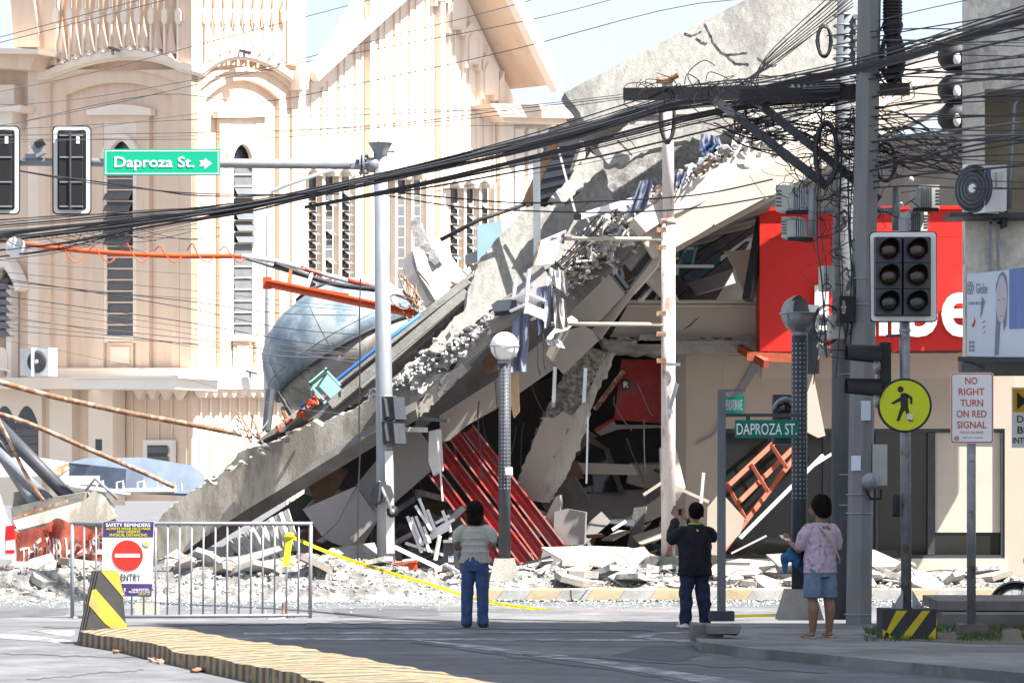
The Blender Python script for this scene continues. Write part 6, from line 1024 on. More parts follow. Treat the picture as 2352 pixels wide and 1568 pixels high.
for k in range(26):
    Y = rc.uniform(44.9, 46.5); x = rc.uniform(0, 2200); X = (x-CX)/F*Y; o_ = V((X, Y, mound_h(X, Y)+.05)); B().tube(spline([o_+V((rc.gauss(0, .06)+q*.16*(1 if k % 2 else -1), rc.gauss(0, .1), .1*abs(rc.gauss(0, 1)))) for q in range(5)], 4), .009, 5).build('bent_rod', rc.choice(('rust', 'galv_dull', 'cable', 'rust')), None, True, 'bent rod or wire sticking out of the kerb rubble', 'rod', 'bent rods in the rubble')
ri = random.Random(77)
for k in range(16): x = ri.uniform(900, 1540); y = ri.uniform(860, 1010); d_ = ri.uniform(50, 53.5); B().tube(bez(P(x, y, d_), P(x+ri.uniform(-60, 60), y+ri.uniform(60, 230), d_+.3), ri.uniform(-.1, .3), 7, .08, k), .012, 5).build('inner_wire', 'cable_grey', wr)
for k in range(14):
    x, y = ri.uniform(700, 1520), ri.uniform(1010, 1240); w_, h_ = ri.uniform(20, 70), ri.uniform(8, 36); a = ri.uniform(-.9, .9); ws('inner_fragment', [(x+cx_*w_*cos(a)-cy_*h_*sin(a), y+cx_*w_*sin(a)+cy_*h_*cos(a)) for cx_, cy_ in ((-1, -1), (.9, -1.1), (1.1, .8), (-.8, 1))], ri.uniform(50.5, 54), ri.choice(('panel_grey', 'panel_taupe', 'concrete_dark', 'concrete_brown', 'wood_brown')), .06, ri.uniform(-30, 30), ri.uniform(-25, 35))
for k in range(8): x = ri.uniform(700, 1100); y = ri.uniform(1080, 1230); a = ri.uniform(-.9, .3); B().bar(P(x, y, 50.5), P(x+90*cos(a), y+90*sin(a), 51.5), .07, .1).build('inner_beam', ri.choice(('steel_dark', 'galv_dull', 'rust', 'concrete_brown')), wr)
# clothes, chairs and oddments in the break
def cloth(pts, d, mat, label, seed, th=.03):
    b = B(); n_, m2 = 10, 16; (x0, y0), (x1, y1), (x2, y2), (x3, y3) = pts
    def f(u, v): 
        x = (x0+(x1-x0)*u)*(1-v)+(x3+(x2-x3)*u)*v; y = (y0+(y1-y0)*u)*(1-v)+(y3+(y2-y3)*u)*v; w = .09*sin(u*11+seed+v*2)*(.35+v)+.05*sin(u*23+seed*2); q = NZ.noise(V((u*3, v*3, seed)))*6; return P(x+q*v, y+q*.6, d+w)
    b.add([f(i/n_, j/m2) for i in range(n_+1) for j in range(m2+1)], [(i*(m2+1)+j, i*(m2+1)+j+1, (i+1)*(m2+1)+j+1, (i+1)*(m2+1)+j) for i in range(n_) for j in range(m2)]); return b.build('cloth', mat, None, True, label, 'cloth')
cloth(((1180, 722), (1215, 712), (1212, 852), (1168, 855)), 46.3, 'cloth_blue', 'blue curtain hanging down behind the globe lamp', 1); cloth(((1232, 660), (1268, 655), (1262, 745), (1236, 770)), 46.2, 'cloth_blue', 'blue grey garment hanging from the break', 2); cloth(((1268, 665), (1298, 690), (1305, 752), (1275, 758)), 46.2, 'cloth_grey', 'pale grey garment hanging right of the blue one', 3); cloth(((1260, 615), (1295, 622), (1300, 675), (1265, 650)), 46.1, 'cloth_white', 'bright white sheet hanging over the break', 4); cloth(((1470, 415), (1500, 412), (1490, 470), (1440, 500)), 46.9, 'cloth_blue', 'blue shirt draped over the broken floor edge left of the flaking pole', 5); cloth(((1550, 395), (1580, 395), (1565, 430), (1545, 438)), 46.9, 'cloth_blue', 'blue shirt right of the flaking pole', 6); cloth(((1610, 308), (1650, 312), (1660, 340), (1605, 348)), 46.9, 'cloth_blue', 'pale blue garment on the sloping rubble high right', 7); cloth(((1252, 780), (1285, 778), (1298, 800), (1258, 792)), 46.3, 'cloth_white', 'torn white scrap hanging below the pale grey garment', 8); cloth(((1620, 330), (1655, 332), (1640, 350), (1612, 356)), 46.8, 'denim', 'dark blue cloth under the pale blue garment', 9); cloth(((870, 1330), (950, 1322), (930, 1345), (850, 1352)), 45.7, 'cloth_white', 'crumpled white cloth on the rubble before the mast', 10)
def chair(x, y, d, s, mat, label, rot):
    t = thing('plastic_chair', label, 'chair', P(x, y, d)); R = rot.to_matrix(); o = P(x, y, d)
    def bb(n, c, sz): B().box(o+R @ (V(c)*s), V(sz)*s, R).build(n, mat, t)
    bb('seat', (0, 0, .0), (.42, .4, .03)); bb('backrest', (0, .2, .25), (.42, .03, .16)); 
    for sx in (-1, 1): bb('back_post', (sx*.19, .2, .17), (.04, .03, .36)); bb('leg', (sx*.18, .17, -.2), (.04, .04, .42)); bb('leg', (sx*.18, -.17, -.2), (.04, .04, .42)); bb('armrest', (sx*.2, 0, .2), (.04, .36, .03))
from mathutils import Euler
chair(1215, 690, 46.2, 1.05, 'white_plastic', 'upturned white plastic chair caught in the break', Euler((2.9, .3, .6))); chair(748, 893, 48.6, .95, 'teal_pale', 'teal plastic chair lying on the sloping roof deck', Euler((1.2, -.7, .3)))
rn = random.Random(6); nt2 = thing('red_netting', 'tangle of red rope and netting on the roof deck edge', 'rope', P(680, 985, 48.6))
for k in range(22): t_ = rn.random(); a = (740-t_*95, 908+t_*75); B().tube(spline([P(a[0]+rn.gauss(0, 9), a[1]+rn.gauss(0, 6), 48.6+rn.gauss(0, .06)) for _ in range(5)], 4), .018, 5).build('strand', 'orange' if k % 3 else 'red_steel', nt2)
loose('wood_sheet', [(1172, 812), (1190, 855), (1193, 945), (1180, 960), (1160, 880)], 46.6, 'plywood', .03, -20, 0, 'plywood sheet hanging behind the globe lamp post', 'board'); loose('wood_sheet', [(1105, 830), (1135, 800), (1145, 850), (1120, 860)], 47.3, 'wood_brown', .03, -10, -10, 'brown board wedged below the beam head left of the lamp', 'board')
for (x, y0, y1, d, lb) in ((1275, 842, 935, 47.2, 'hanging metal strip left of the broken column'), (1345, 845, 925, 47.2, 'hanging metal strip in front of the broken column'), (1351, 925, 1110, 47.2, 'long thin hanging conduit before the broken column'), (1005, 1000, 1150, 46.7, 'white door frame strip hanging below the beam')): B().bar(P(x, y0, d), P(x+(12 if x == 1005 else -4), y1, d), .06 if y1-y0 < 120 else .03, .03).build('hanging_strip', 'galv' if x != 1005 else 'white_dirty', None, label=lb, cat='strip')
loose('torn_pier', [(985, 990), (1008, 985), (1014, 1080), (995, 1092), (984, 1060)], 47.2, 'white_dirty', .2, -10, 0, 'torn pale masonry strip hanging right of the mast', 'masonry'); B().bar(P(915, 985, 46.9), P(982, 987, 46.8), .06, .08).build('white_lintel', 'white_dirty', None, label='short white lintel under the crushed beam head', cat='lintel'); B().bar(P(960, 960, 46.8), P(1030, 966, 46.6), .1, .06).build('dark_strip', 'steel_dark', None, label='dark metal strip under the crushed beam head', cat='strip')
for k, (x, y0, y1) in enumerate(((1234, 700, 862), (1246, 760, 850), (1100, 920, 1100), (828, 640, 1300))): B().tube(bez(P(x, y0, 46.2), P(x+(8 if k != 3 else -6), y1, 46.2), 0, 8, .06, k), .012, 5).build('hanging_wire', 'cable', None, label=('thin cord hanging below the blue garment', 'short cord hanging over the taupe panel', 'loose cord hanging before the red joists', 'long thin cord hanging left of the galvanised mast')[k], cat='cord')
# motorcycle at the right edge
t = thing('motorcycle', 'motorcycle front wheel with black mudguard at the right edge', 'motorcycle', P(2330, 1385, 37.6)); c = P(2332, 1395, 37.6); R = .3
B().tube([c+V((R*cos(a), 0, R*sin(a))) for a in [2*pi*j/32 for j in range(33)]], .045, 8, False).build('tyre', 'tyre', t, True); B().tube([c+V((.25*cos(a), 0, .25*sin(a))) for a in [2*pi*j/32 for j in range(33)]], .014, 6, False).build('rim', 'galv', t, True)
for k in range(14): a = 2*pi*k/14; B().tube([c, c+V((.25*cos(a), 0, .25*sin(a)))], .004, 4).build('spoke', 'galv', t)
b = B(); vv = []
for j in range(15): a = pi*.2+pi*.75*j/14; vv += [c+V(((R+.06)*cos(a), s*.07, (R+.06)*sin(a)-(.02 if s else 0))) for s in (-1, 0, 1)]
b.add(vv, [(j*3+i, j*3+i+1, j*3+i+4, j*3+i+3) for j in range(14) for i in range(2)]).build('mudguard', 'black', t, True); B().tube([c+V((0, -.08, 0)), c+V((.28, -.1, .62))], .03, 8).build('fork', 'galv', t); B().ell(c+V((.2, -.02, .62)), (.1, .12, .1)).build('headlamp', 'galv', t, True); B().ell(c+V((.8, 0, .45)), (.5, .16, .2)).build('body', 'black', t, True); B().tube([c+V((1.3+R*cos(a), 0, R*sin(a))) for a in [2*pi*j/24 for j in range(25)]], .045, 8, False).build('tyre', 'tyre', t, True)
# ------------------------------------------------------------------ overhead cables
rk = random.Random(33)
def cable(pts, r, mat, label, group=None, name='overhead_cable', n=5, seg=5):
    if group:
        w, *rest = label.split(' '); w = w if w in ('thin', 'loose', 'sagging') else ''
        label = ' '.join(x for x in (('thick' if r >= .010 else 'slender' if r < .0065 else 'middling'), {'cable': 'black', 'cable_grey': 'grey', 'cable_white': 'pale'}[mat], w, ' '.join(rest)) if x)
    return B().tube(spline([P(*p) for p in pts], seg), r, n, False).build(name, mat, None, True, label, 'cable', group)
TR = [(-70, 560, 46), (150, 538, 45), (330, 512, 44.2), (540, 480, 43.2), (700, 447, 42.4), (860, 412, 41.6), (1030, 375, 40.6), (1200, 335, 39.5), (1340, 298, 38.2), (1450, 262, 37), (1560, 232, 36), (1750, 212, 35), (1930, 200, 34.3)]
for k in range(38):
    o1, o2, o3 = rk.gauss(0, 10), rk.gauss(0, 9), rk.gauss(0, 6); pts = []; top = k % 3 == 0
    for i, (x, y, d) in enumerate(TR):
        t = i/(len(TR)-1); w = (1.5-.8*math.exp(-((x-700)/380)**2))*(1+.5*(x < 250)); pts.append((x, y+(o1*(1-t)+o2*t)*w+(rk.gauss(0, 1.6))+(-12 if top and x < 450 else 0), d+o3*.02))
    cable(pts, rk.choice((.005, .006, .008, .010, .013)), 'cable' if rk.random() < .65 else 'cable_grey', 'black cable in the thick sagging bundle crossing before the church and wreck', 'cables of the sagging bundle')
for k in range(12):   # second strand, left of the crossarm and hanging lower
    dy = 18+k*2.2+rk.gauss(0, 2.5)
    cable([(700, 470+dy*.2, 42.4), (900, 428+dy*.3, 41.4), (1100, 378+dy*.5, 40.2), (1300, 322+dy*.8, 38.6), (1450, 278+dy, 37.2), (1600, 240+dy, 36), (1760, 218+dy*.8, 35.1), (1920, 208+dy*.8, 34.5)], rk.choice((.006, .008, .011)), 'cable', 'black cable in the lower strand running left from the crossarm', 'cables of the lower strand')
for k in range(16):   # on top of the crossarm
    dy = rk.uniform(-14, 22); cable([(1440+rk.uniform(0, 60), 212+dy*.5, 35.4), (1600, 206+dy*.8+rk.gauss(0, 2), 35.0), (1720, 198+dy+rk.gauss(0, 3), 34.8), (1830, 178+dy*.9, 34.6), (1960, 150+dy, 34.2), (2080, 118+dy*1.1, 33.4), (2220, 72+dy*1.2, 32.2), (2420, 8+dy*1.3, 30.6)], rk.choice((.008, .011, .014)), rk.choice(('cable', 'cable', 'cable_grey')), 'dark cable in the strand rising from the crossarm to the upper right', 'cables rising to the upper right')
for k, (pts, r) in enumerate((([(-60, 100), (30, 78), (350, -8)], .010), ([(-60, 112), (40, 88), (420, -10)], .010), ([(-60, 222), (200, 170), (450, 105), (850, 0), (1000, -40)], .008), ([(-60, 250), (200, 225), (450, 183), (588, 160), (835, 100), (1176, 13), (1280, -20)], .008), ([(-60, 300), (230, 245), (588, 165), (1176, 55), (1440, -10)], .008), ([(40, 282), (360, 217), (588, 235), (835, 190), (1176, 115), (1605, 8), (1960, 2)], .009),
                         ([(-60, 302), (440, 275), (900, 262), (1176, 246), (1440, 216)], .008), ([(-60, 312), (588, 302), (900, 285), (1176, 252), (1440, 222)], .009), ([(-60, 320), (588, 318), (900, 290), (1176, 262), (1440, 226)], .008), ([(-60, 330), (588, 306), (860, 292), (1240, 288), (1800, 283)], .005), ([(150, 304), (450, 262), (700, 250), (1176, 256)], .006),
                         ([(45, 392), (120, 404), (220, 417), (350, 436), (450, 449), (590, 450), (760, 440)], .012), ([(45, 393), (200, 419), (400, 441), (560, 447), (780, 446)], .010), ([(893, 440), (1050, 456), (1200, 466), (1378, 462), (1600, 448), (1775, 412)], .013), ([(893, 450), (1050, 475), (1200, 484), (1400, 488), (1600, 478), (1775, 450)], .012), ([(800, 458), (1000, 428), (1200, 392), (1378, 359), (1519, 326), (1640, 297), (1850, 250)], .016), ([(1000, 440), (1300, 385), (1519, 338)], .005))):
    lab = ['thin wire high at the upper left before the tower', 'second thin wire high at the upper left before the tower', 'thin wire rising across the tower top', 'thin wire rising past the sunlit tower cornice', 'thin wire rising below the tower cornice', 'thin wire rising to the sky above the parapet', 'nearly level wire above the signal heads', 'level wire just below the tower arch', 'level wire through the top of the sign', 'very thin level wire crossing the nave wall', 'short thin wire above the green sign', 'black wire sagging right of the signal heads', 'thinner wire sagging right of the signal heads', 'black wire sagging from the mast to the poles, upper of two', 'black wire sagging from the mast to the poles, lower of two', 'thick black wire below the bundle crossing the broken wall', 'very thin wire below the bundle crossing the broken wall'][k]
    cable([(x, y, 43.5-5.5*max(0, x-300)/1500) for x, y in pts], r*(.7 if k < 11 else .9), 'cable' if k > 10 else 'cable_grey', lab)
for k in range(13):
    y0 = 610+k*14+rk.uniform(-6, 6); dr = rk.choice((70, 95, 60, 40, 110)) if k < 12 else 150; cable([(-60, y0-12, 46), (200, y0+dr*.25, 45.8), (440, y0+dr*.62, 45.6), (640, y0+dr, 45.5), (820, y0+dr*1.15+rk.uniform(-10, 20), 45.6)], rk.choice((.004, .005, .007)), rk.choice(('cable_grey', 'cable_grey', 'cable', 'cable_white')), 'thin service wire sagging across the shaded tower', 'service wires before the tower')
for k in range(12):   # frayed tails on the left end of the bundle
    x = rk.uniform(0, 320); y = 545-x*.09; cable([(x, y, 45), (x+rk.uniform(20, 60), y+rk.uniform(8, 26), 45), (x+rk.uniform(80, 150), y+rk.uniform(5, 45), 45), (x+rk.uniform(170, 260), y+rk.uniform(-20, 50), 45)], .005, 'cable', 'loose thin wire hanging from the left end of the bundle', 'loose wires on the bundle')
# fan of cables from the poles to the right edge
for k in range(40):
    y0 = 60+k*9.2+rk.uniform(-12, 12); y1 = y0+rk.choice((-95, -60, -40, -10, 10, 25))+rk.uniform(-15, 15)
    if k > 26: y1 = y0+rk.uniform(-90, 40)
    cable([(1930+rk.uniform(-40, 60), y0+rk.uniform(5, 25), 34.5), (2080, y0+(y1-y0)*.3+6, 33.6), (2220, y0+(y1-y0)*.62+5, 32), (2420, y1, 30.3)], rk.choice((.006, .008, .010, .013)), rk.choice(('cable', 'cable', 'cable_grey')), 'dark cable in the fan running from the poles to the right edge', 'cables fanning to the right')
for k in range(10):
    y0 = 215+rk.uniform(-10, 20); cable([(1660+k*9, y0-10, 34.9), (1760, 165-k*4+rk.gauss(0, 3), 34.9), (1900, 60-k*7+rk.gauss(0, 4), 34.9), (1960, 15-k*8, 34.9)], .007, 'cable', 'thin cable rising from the crossarm to the dark pole top', 'cables to the pole top')
for k in range(26):
    y0 = 240+rk.uniform(0, 60); cable([(1600+rk.uniform(0, 160), y0, 34.9), (1720+rk.uniform(-20, 20), y0+rk.uniform(10, 50), 34.9), (1830, y0+rk.uniform(0, 70), 34.8), (1960, y0+rk.uniform(-20, 90), 34.5), (2090, y0+rk.uniform(0, 120), 34.3), (2215, y0+rk.uniform(40, 140), 34.4)], rk.choice((.005, .007, .010)), 'cable', 'sagging dark cable in the tangle under the crossarm', 'cables under the crossarm')
# short curls nobody could count
b = B()
for k in range(260):
    cx, cy = (rk.gauss(1925, 70), rk.uniform(190, 520)) if k < 170 else ((rk.uniform(1460, 1760), rk.gauss(215, 14)) if k < 215 else (rk.uniform(1880, 2000), rk.uniform(540, 800))); s = rk.uniform(10, 42); a0 = rk.uniform(0, 6.3); d = rk.uniform(34.1, 35.2)
    pts = [P(cx+s*cos(a0+q*rk.uniform(.6, 1.3))*(1+.3*rk.random()), cy+s*sin(a0+q*1.0)*rk.uniform(.5, 1.2), d) for q in range(5)]; b.tube(spline(pts, 4), rk.choice((.004, .006, .008)), 4, False)
b.build('wire_tangle', 'cable', label='matted tangle of thin black wires on the utility poles and crossarm', cat='wires', kind='stuff')
for k in range(9): x = 1885+rk.uniform(0, 90); cable([(x, 300+rk.uniform(-80, 100), 34.5), (x+rk.uniform(-15, 15), 520, 34.3), (x+rk.uniform(-20, 20), 650, 34.1), (x+rk.uniform(-20, 20), 800+rk.uniform(-60, 120), 34.2)], rk.choice((.007, .011)), 'cable', 'black cable running down the utility poles past the boxes', 'cables down the poles')
t = thing('street_light_disc', 'round pale lamp reflector caught in the bundle at the left edge', 'lamp', P(36, 590, 45.4)); B().lathe(P(36, 568, 45.4), [(.15, .02), (.165, 0), (.15, -.012), (.01, -.02)], (0, 1, .2), 24).build('reflector', 'white_plastic', t, True)
# ------------------------------------------------------------------ people
class Fig:
    def __init__(s, loc, yaw, label):
        s.o = V(loc); s.R = MX.Rotation(yaw, 3, 'Z'); s.t = thing('person', label, 'person', loc); s.body = None
    def fin(s, b, name, mat, parent=None, smooth=True):
        b.v = [s.o + s.R @ p for p in b.v]; return b.build(name, mat, parent or s.t, smooth)
def limb(b, pts, rs, n=12):
    b.tube(spline(pts, 5), [r for i in range(len(rs)-1) for r in [rs[i]+(rs[i+1]-rs[i])*j/5 for j in range(5)]]+[rs[-1]], n)
    b.ell(pts[0], rs[0]*.98); b.ell(pts[-1], rs[-1]*.98)
def hand(b, w, d, palm_n, s=1.0, curl=.6):
    """palm at wrist w pointing along d, palm facing palm_n; four fingers and a thumb"""
    w, d, nn = V(w), V(d).normalized(), V(palm_n).normalized(); side = d.cross(nn).normalized()
    b.loft([(w, side*.024*s, nn*.016*s), (w+d*.04*s, side*.038*s, nn*.015*s), (w+d*.085*s, side*.04*s, nn*.013*s)], 12)
    for i, L in enumerate((.062, .072, .068, .052)):
        p = w+d*.08*s+side*(-.03+.02*i)*s; q = p+(d*cos(curl*.5)+nn*sin(curl*.5))*L*.5*s; r = q+(d*cos(curl*1.5)+nn*sin(curl*1.5))*L*.5*s; limb(b, [p, q, r], [.0095*s, .009*s, .0075*s], 8)
    p = w+d*.025*s-side*.03*s; q = p+(d*.6-side*.7+nn*.3).normalized()*.04*s; limb(b, [p, q, q+(d*.9+nn*.4).normalized()*.03*s], [.012*s, .011*s, .008*s], 8)
def head(b, c, fwd, s=1.0):
    f = V(fwd).normalized(); r = f.cross(V((0, 0, 1))).normalized(); R = MX((r, f, V((0, 0, 1)))).transposed()
    c = V(c); b.ell(c, (.072*s, .092*s, .108*s), R); b.ell(c+f*.025*s-V((0, 0, .05*s)), (.055*s, .06*s, .065*s), R)
    b.ell(c+f*.098*s-V((0, 0, .018*s)), (.014*s, .018*s, .024*s), R); b.ell(c+f*.085*s-V((0, 0, .055*s)), (.025*s, .012*s, .009*s), R)
    for q in (-1, 1): b.ell(c+r*q*.075*s-V((0, 0, .01*s)), (.012*s, .022*s, .032*s), R); b.ell(c+r*q*.03*s+f*.082*s+V((0, 0, .005*s)), (.014*s, .01*s, .009*s), R)
def rings(tab): return [((0 if len(r) < 5 else r[4], r[3], r[0]), (r[1], 0, 0), (0, r[2], 0)) for r in tab]
def eyes(f, c, fwd):
    fw = V(fwd).normalized(); r = fw.cross(V((0, 0, 1))).normalized(); b = B()
    for q in (-1, 1): b.ell(V(c)+r*q*.03+fw*.088+V((0, 0, .005)), .008, nu=8, nv=6)
    f.fin(b, 'eyes', 'black')
def strands(b, c, r, z1, n, seed, front=None):
    """locks lying over the hair from the crown down to height z1"""
    q = random.Random(seed); c = V(c)
    for _ in range(n):
        a = q.uniform(0, 2*pi)
        if front and V((cos(a), sin(a), 0)).dot(V(front).normalized()) > .35: continue
        pts = []
        for i in range(7):
            e = pi/2*.95-(pi/2*.95+.9)*i/6; k = 1.03+.05*q.random(); x = V((r[0]*cos(max(e, -.15)), r[1]*cos(max(e, -.15)), r[2]*sin(e))); z = max(z1+q.uniform(-.015, .015), c.z+x.z*k); aa = a+.05*q.gauss(0, 1); pts.append(V((c.x+cos(aa)*x.x*k, c.y+sin(aa)*x.y*k, z)))
        b.tube(spline(pts, 2), [.007*(1-.6*i/12) for i in range(13)], 5)
    return b
def folds(b, amp, seed=0):
    for i, p in enumerate(b.v):
        w = NZ.noise(V((p.x*9, p.y*9, p.z*4+seed)))*.6+abs(NZ.noise(V((p.x*16+seed, p.y*16, p.z*11))))*.9-.3
        b.v[i] = p+V((p.x, p.y, 0)).normalized()*(amp*w) if V((p.x, p.y, 0)).length > .02 else p
    return b
# --- woman in a cream blouse, arms bent before her
p = G(1091, 1440); f = Fig(p, RD(-12), 'person in a cream blouse and blue jeans seen from behind, looking down at hands')
b = B(); head(b, (0, .03, 1.445), (.15, 1, -.35)); limb(b, [(0, .0, 1.25), (0, .01, 1.33), (0, .025, 1.40)], [.06, .05, .05])
b.loft(rings([(.78, .15, .1, 0), (.95, .14, .095, 0), (1.1, .155, .1, 0), (1.22, .16, .09, 0), (1.28, .08, .06, 0)]))
for s in (-1, 1):
    limb(b, [(s*.17, 0, 1.22), (s*.225, -.03, 1.07), (s*.235, .03, .985)], [.048, .042, .036]); limb(b, [(s*.235, .03, .985), (s*.20, .14, 1.00), (s*.10, .26, 1.04)], [.037, .033, .024]); hand(b, (s*.10, .26, 1.04), (-s*.35, .8, .25), (-s*.3, -.2, 1), 1, .7)
    limb(b, [(s*.08, 0, .8), (s*.095, .01, .45), (s*.10, -.01, .08)], [.075, .055, .036]); b.ell((s*.105, .05, .035), (.04, .11, .033))
f.fin(remesh(b, .009, 3), 'body', 'skin'); eyes(f, (0, .03, 1.445), (.15, 1, -.35))
b = B(); b.ell((0, .0, 1.462), (.098, .112, .112)); b.loft([((0, -.028, 1.275), (.088, 0, 0), (0, .065, 0)), ((0, -.03, 1.32), (.104, 0, 0), (0, .09, 0)), ((0, -.02, 1.38), (.108, 0, 0), (0, .1, 0)), ((0, -.01, 1.46), (.1, 0, 0), (0, .1, 0))]); b.rough(.012, 18); f.fin(strands(remesh(b, .010, 1), (0, .0, 1.455), (.1, .112, .115), 1.27, 110, 1, (.15, 1, 0)), 'hair', 'hair')
b = B(); tab = []
for i in range(31): z = .80+.46*i/30; w = .178+.006*sin(i*.4) if z > .9 else .178+.03*(.9-z)/.1; w = w if z < 1.18 else w-(z-1.18)*.55; ruf = .012*max(0, sin(z*75))**2*(1 if z > .88 else 0); tab.append((z, w+ruf, .118+ruf-(max(0, z-1.15)*.35), 0))
b.loft(rings(tab), 32)
for s in (-1, 1): limb(b, [(s*.15, 0, 1.215), (s*.205, -.01, 1.16), (s*.235, -.02, 1.085)], [.07, .078, .058], 16)
b2 = remesh(b, .011, 1); folds(b2, .012, 1); f.fin(b2, 'blouse', 'blouse_cream')
b = B(); b.loft(rings([(.70, .155, .112, -.005), (.78, .168, .12, -.01), (.86, .16, .112, 0), (.90, .152, .105, 0)]))
for s in (-1, 1): limb(b, [(s*.082, -.005, .76), (s*.095, .0, .5), (s*.10, -.01, .3), (s*.103, -.01, .06)], [.094, .082, .074, .07], 16); b.loft([((s*.103, -.01, .04), (.074, 0, 0), (0, .076, 0)), ((s*.103, -.01, .10), (.075, 0, 0), (0, .077, 0))], 16)
b2 = remesh(b, .011, 1); b2.rough(.007, 14); f.fin(b2, 'jeans', 'denim')
for s in (-1, 1): b = B(); b.ell((s*.108+.005, .05, .03), (.046, .125, .034)); f.fin(b, 'shoe', 'wood_brown')
# --- man in a black jacket filming with a phone
p = G(1596, 1441); f = Fig(p, RD(14), 'person in a loose black jacket filming with a raised phone')
b = B(); fw = (-.45, 1, 0); head(b, (0, .02, 1.43), fw); limb(b, [(0, 0, 1.22), (0, .01, 1.3), (0, .02, 1.37)], [.065, .056, .055]); b.loft(rings([(.75, .15, .1, 0), (.95, .15, .1, 0), (1.12, .17, .1, 0), (1.2, .17, .09, 0), (1.26, .08, .06, 0)]))
el = {-1: (-.27, .10, 1.10), 1: (.25, .12, 1.13)}; wr2 = {-1: (-.15, .30, 1.37), 1: (-.02, .33, 1.36)}
for s in (-1, 1):
    limb(b, [(s*.18, 0, 1.2), el[s]], [.05, .042]); limb(b, [el[s], wr2[s]], [.042, .026]); hand(b, wr2[s], (-.1 if s > 0 else .1, .5, .7), (0, -.2, 1) if s < 0 else (-.6, 0, .5), 1, .9)
    limb(b, [(s*.085, 0, .78), (s*.105, .0, .43), (s*.13, -.02, .07)], [.08, .06, .04]); b.ell((s*.135, .05, .04), (.045, .12, .04))
f.fin(remesh(b, .009, 3), 'body', 'skin_light'); eyes(f, (0, .02, 1.43), fw)
b = B(); b.ell((.01, -.005, 1.462), (.092, .108, .092)); b.ell((.01, -.03, 1.42), (.085, .08, .08)); b.rough(.012, 25); f.fin(strands(remesh(b, .009, 1), (.01, -.01, 1.455), (.09, .104, .095), 1.37, 120, 2, (-.45, 1, 0)), 'hair', 'hair')
b = B(); b.loft(rings([(.64, .225, .14, 0), (.7, .222, .145, 0), (.85, .215, .14, 0), (1.0, .218, .135, 0), (1.12, .222, .13, 0), (1.2, .19, .11, 0), (1.26, .11, .08, 0), (1.285, .075, .065, .005)]), 28)
for s in (-1, 1): limb(b, [(s*.17, 0, 1.185), el[s], V(el[s]).lerp(V(wr2[s]), .78)], [.082, .078, .058], 16)
b2 = remesh(b, .012, 1); b2.rough(.010, 8); folds(b2, .026, 2); f.fin(b2, 'jacket', 'jacket_black')
b = B(); b.tube([(.072*cos(a), .005+.062*sin(a), 1.29) for a in [2*pi*j/20 for j in range(21)]], .009, 6, False); f.fin(b, 'collar_trim', 'sign_yellow'); b = B(); b.ell((0, -.106, 1.205), (.016, .006, .018)); f.fin(b, 'back_print', 'sign_yellow')
b = B(); b.loft(rings([(.66, .155, .112, 0), (.78, .165, .12, 0), (.85, .16, .112, 0)]))
for s in (-1, 1): limb(b, [(s*.085, 0, .75), (s*.105, .01, .48), (s*.118, -.005, .28), (s*.13, -.01, .1)], [.1, .09, .085, .08], 16)
b2 = remesh(b, .012, 1); b2.rough(.022, 11); f.fin(b2, 'jeans', 'denim_dark')
for s in (-1, 1): b = B(); b.ell((s*.14, .045, .048), (.052, .135, .045)); b.box((s*.14, .045, .014), (.1, .27, .026)); f.fin(remesh(b, .009, 1), 'shoe', 'white_dirty')
ph = thing('phone', 'black phone held up by the person in the black jacket', 'phone', P(1573, 1188, 35.0)); c = f.o + f.R @ V((-.095, .40, 1.435)); B().box(c, (.15, .01, .075), f.R).build('phone_body', 'black', ph); B().box(c+f.R @ V((0, -.006, 0)), (.14, .002, .066), f.R).build('screen', 'glass_dark', ph)
# --- woman in a pink blouse and denim shorts with a phone and a folded blue umbrella
p = G(1884, 1464, .1); f = Fig(p, RD(22), 'person in a pink blouse and denim shorts holding a phone and blue umbrella')
b = B(); fw = (-.75, .7, -.25); head(b, (-.01, .03, 1.42), fw); limb(b, [(0, -.01, 1.2), (0, .0, 1.29), (-.005, .02, 1.37)], [.062, .05, .05]); b.loft(rings([(.72, .15, .11, 0), (.9, .15, .1, 0), (1.05, .16, .1, 0), (1.18, .165, .09, 0), (1.24, .08, .06, 0)]))
el = {-1: (-.22, .07, .95), 1: (.21, .06, .94)}; w2 = {-1: (-.22, .27, 1.02), 1: (.02, .25, .92)}
for s in (-1, 1):
    limb(b, [(s*.165, 0, 1.18), (s*.2, .01, 1.07), el[s]], [.05, .046, .04]); limb(b, [el[s], w2[s]], [.04, .026]); hand(b, w2[s], (w2[s][0]-el[s][0], w2[s][1]-el[s][1], .12), (0, 0, 1), 1, .6)
    limb(b, [(s*.085, 0, .76), (s*.095, .0, .44), (s*.1, -.03, .30), (s*.1, -.01, .07)], [.085, .056, .06, .034]); b.ell((s*.108, .045, .035), (.042, .11, .03))
f.fin(remesh(b, .009, 3), 'body', 'skin'); eyes(f, (-.01, .03, 1.42), fw)
b = B(); b.ell((.005, .005, 1.44), (.105, .112, .108)); b.ell((.02, -.035, 1.37), (.095, .08, .085)); b.rough(.016, 20); f.fin(strands(remesh(b, .010, 1), (.005, .0, 1.43), (.108, .116, .115), 1.31, 120, 3, (-.75, .7, 0)), 'hair', 'hair')
b = B(); b.loft(rings([(.70, .195, .135, 0), (.78, .19, .135, 0), (.92, .18, .125, 0), (1.05, .18, .12, 0), (1.15, .178, .108, 0), (1.22, .12, .08, 0), (1.245, .085, .065, 0)]), 28)
for s in (-1, 1): limb(b, [(s*.15, 0, 1.165), (s*.195, .01, 1.09), (s*.215, .04, 1.0)], [.072, .07, .068], 16)
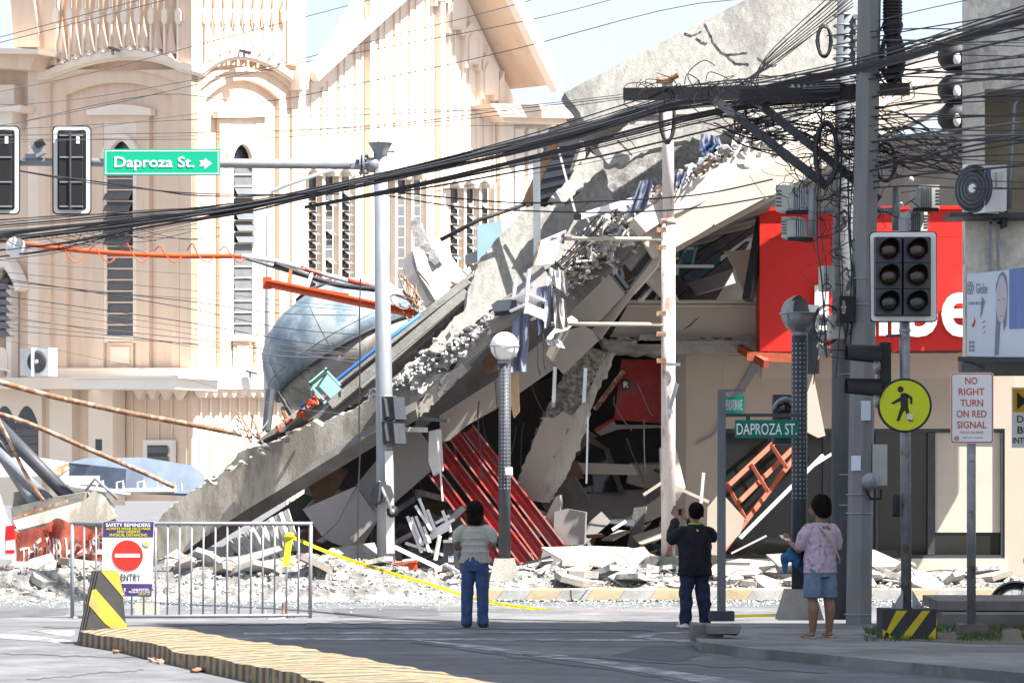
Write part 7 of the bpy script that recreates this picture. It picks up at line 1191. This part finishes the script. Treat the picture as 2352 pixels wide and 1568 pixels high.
b2 = remesh(b, .011, 1); b2.rough(.006, 12); folds(b2, .020, 3); f.fin(b2, 'blouse', 'blouse_pink')
b = B(); b.loft(rings([(.66, .165, .122, 0), (.74, .175, .13, 0), (.82, .16, .115, 0)]))
for s in (-1, 1): b.loft([((s*.095, 0, .43), (.1, 0, 0), (0, .108, 0)), ((s*.092, 0, .55), (.1, 0, 0), (0, .108, 0)), ((s*.085, 0, .74), (.092, 0, 0), (0, .108, 0))], 18)
b2 = remesh(b, .011, 1); b2.rough(.010, 12); f.fin(b2, 'shorts', 'denim_light')
b = B(); b.tube(spline([(-.09, -.04, 1.235), (-.02, -.13, 1.15), (.08, -.145, 1.0), (.16, -.13, .86), (.2, -.06, .8)], 5), .010, 6); f.fin(b, 'bag_strap', 'blouse_cream')
for s in (-1, 1): b = B(); b.box((s*.108, .045, .009), (.085, .235, .018)); b.tube([(s*.108-.035, .06, .03), (s*.108, .1, .065), (s*.108+.035, .06, .03)], .008, 6); f.fin(b, 'sandal', 'rust')
um = thing('umbrella', 'folded blue umbrella hanging over the arm of the person in pink', 'umbrella', P(1845, 1290, 30.2)); b = B()
for k in range(9): c = V((-.30+.06*k, .24-.02*(k % 3), .86+.035*sin(k*1.9))); b.ell(c, (.065, .04, .055+.035*abs(sin(k*2.3))))
b.ell((-.30, .25, .80), (.04, .03, .10)); b.ell((-.1, .24, .78), (.04, .03, .07)); b2 = remesh(b, .010, 0); b2.rough(.022, 16); f.fin(b2, 'folded_canopy', 'umbrella_blue', um)
hb = thing('handbag', 'small black bag under the arm of the person in pink', 'bag', P(1868, 1270, 30.2)); b = B(); b.box((-.10, .17, .93), (.17, .1, .1)); f.fin(remesh(b, .010, 3), 'bag_body', 'black', hb)
ph = thing('phone', 'phone held low in the hand of the person in pink', 'phone', P(1832, 1225, 30.2)); c = f.o + f.R @ V((-.24, .36, 1.075)); B().box(c, (.07, .13, .01), f.R @ MX.Rotation(.4, 3, 'X')).build('phone_body', 'white_plastic', ph)
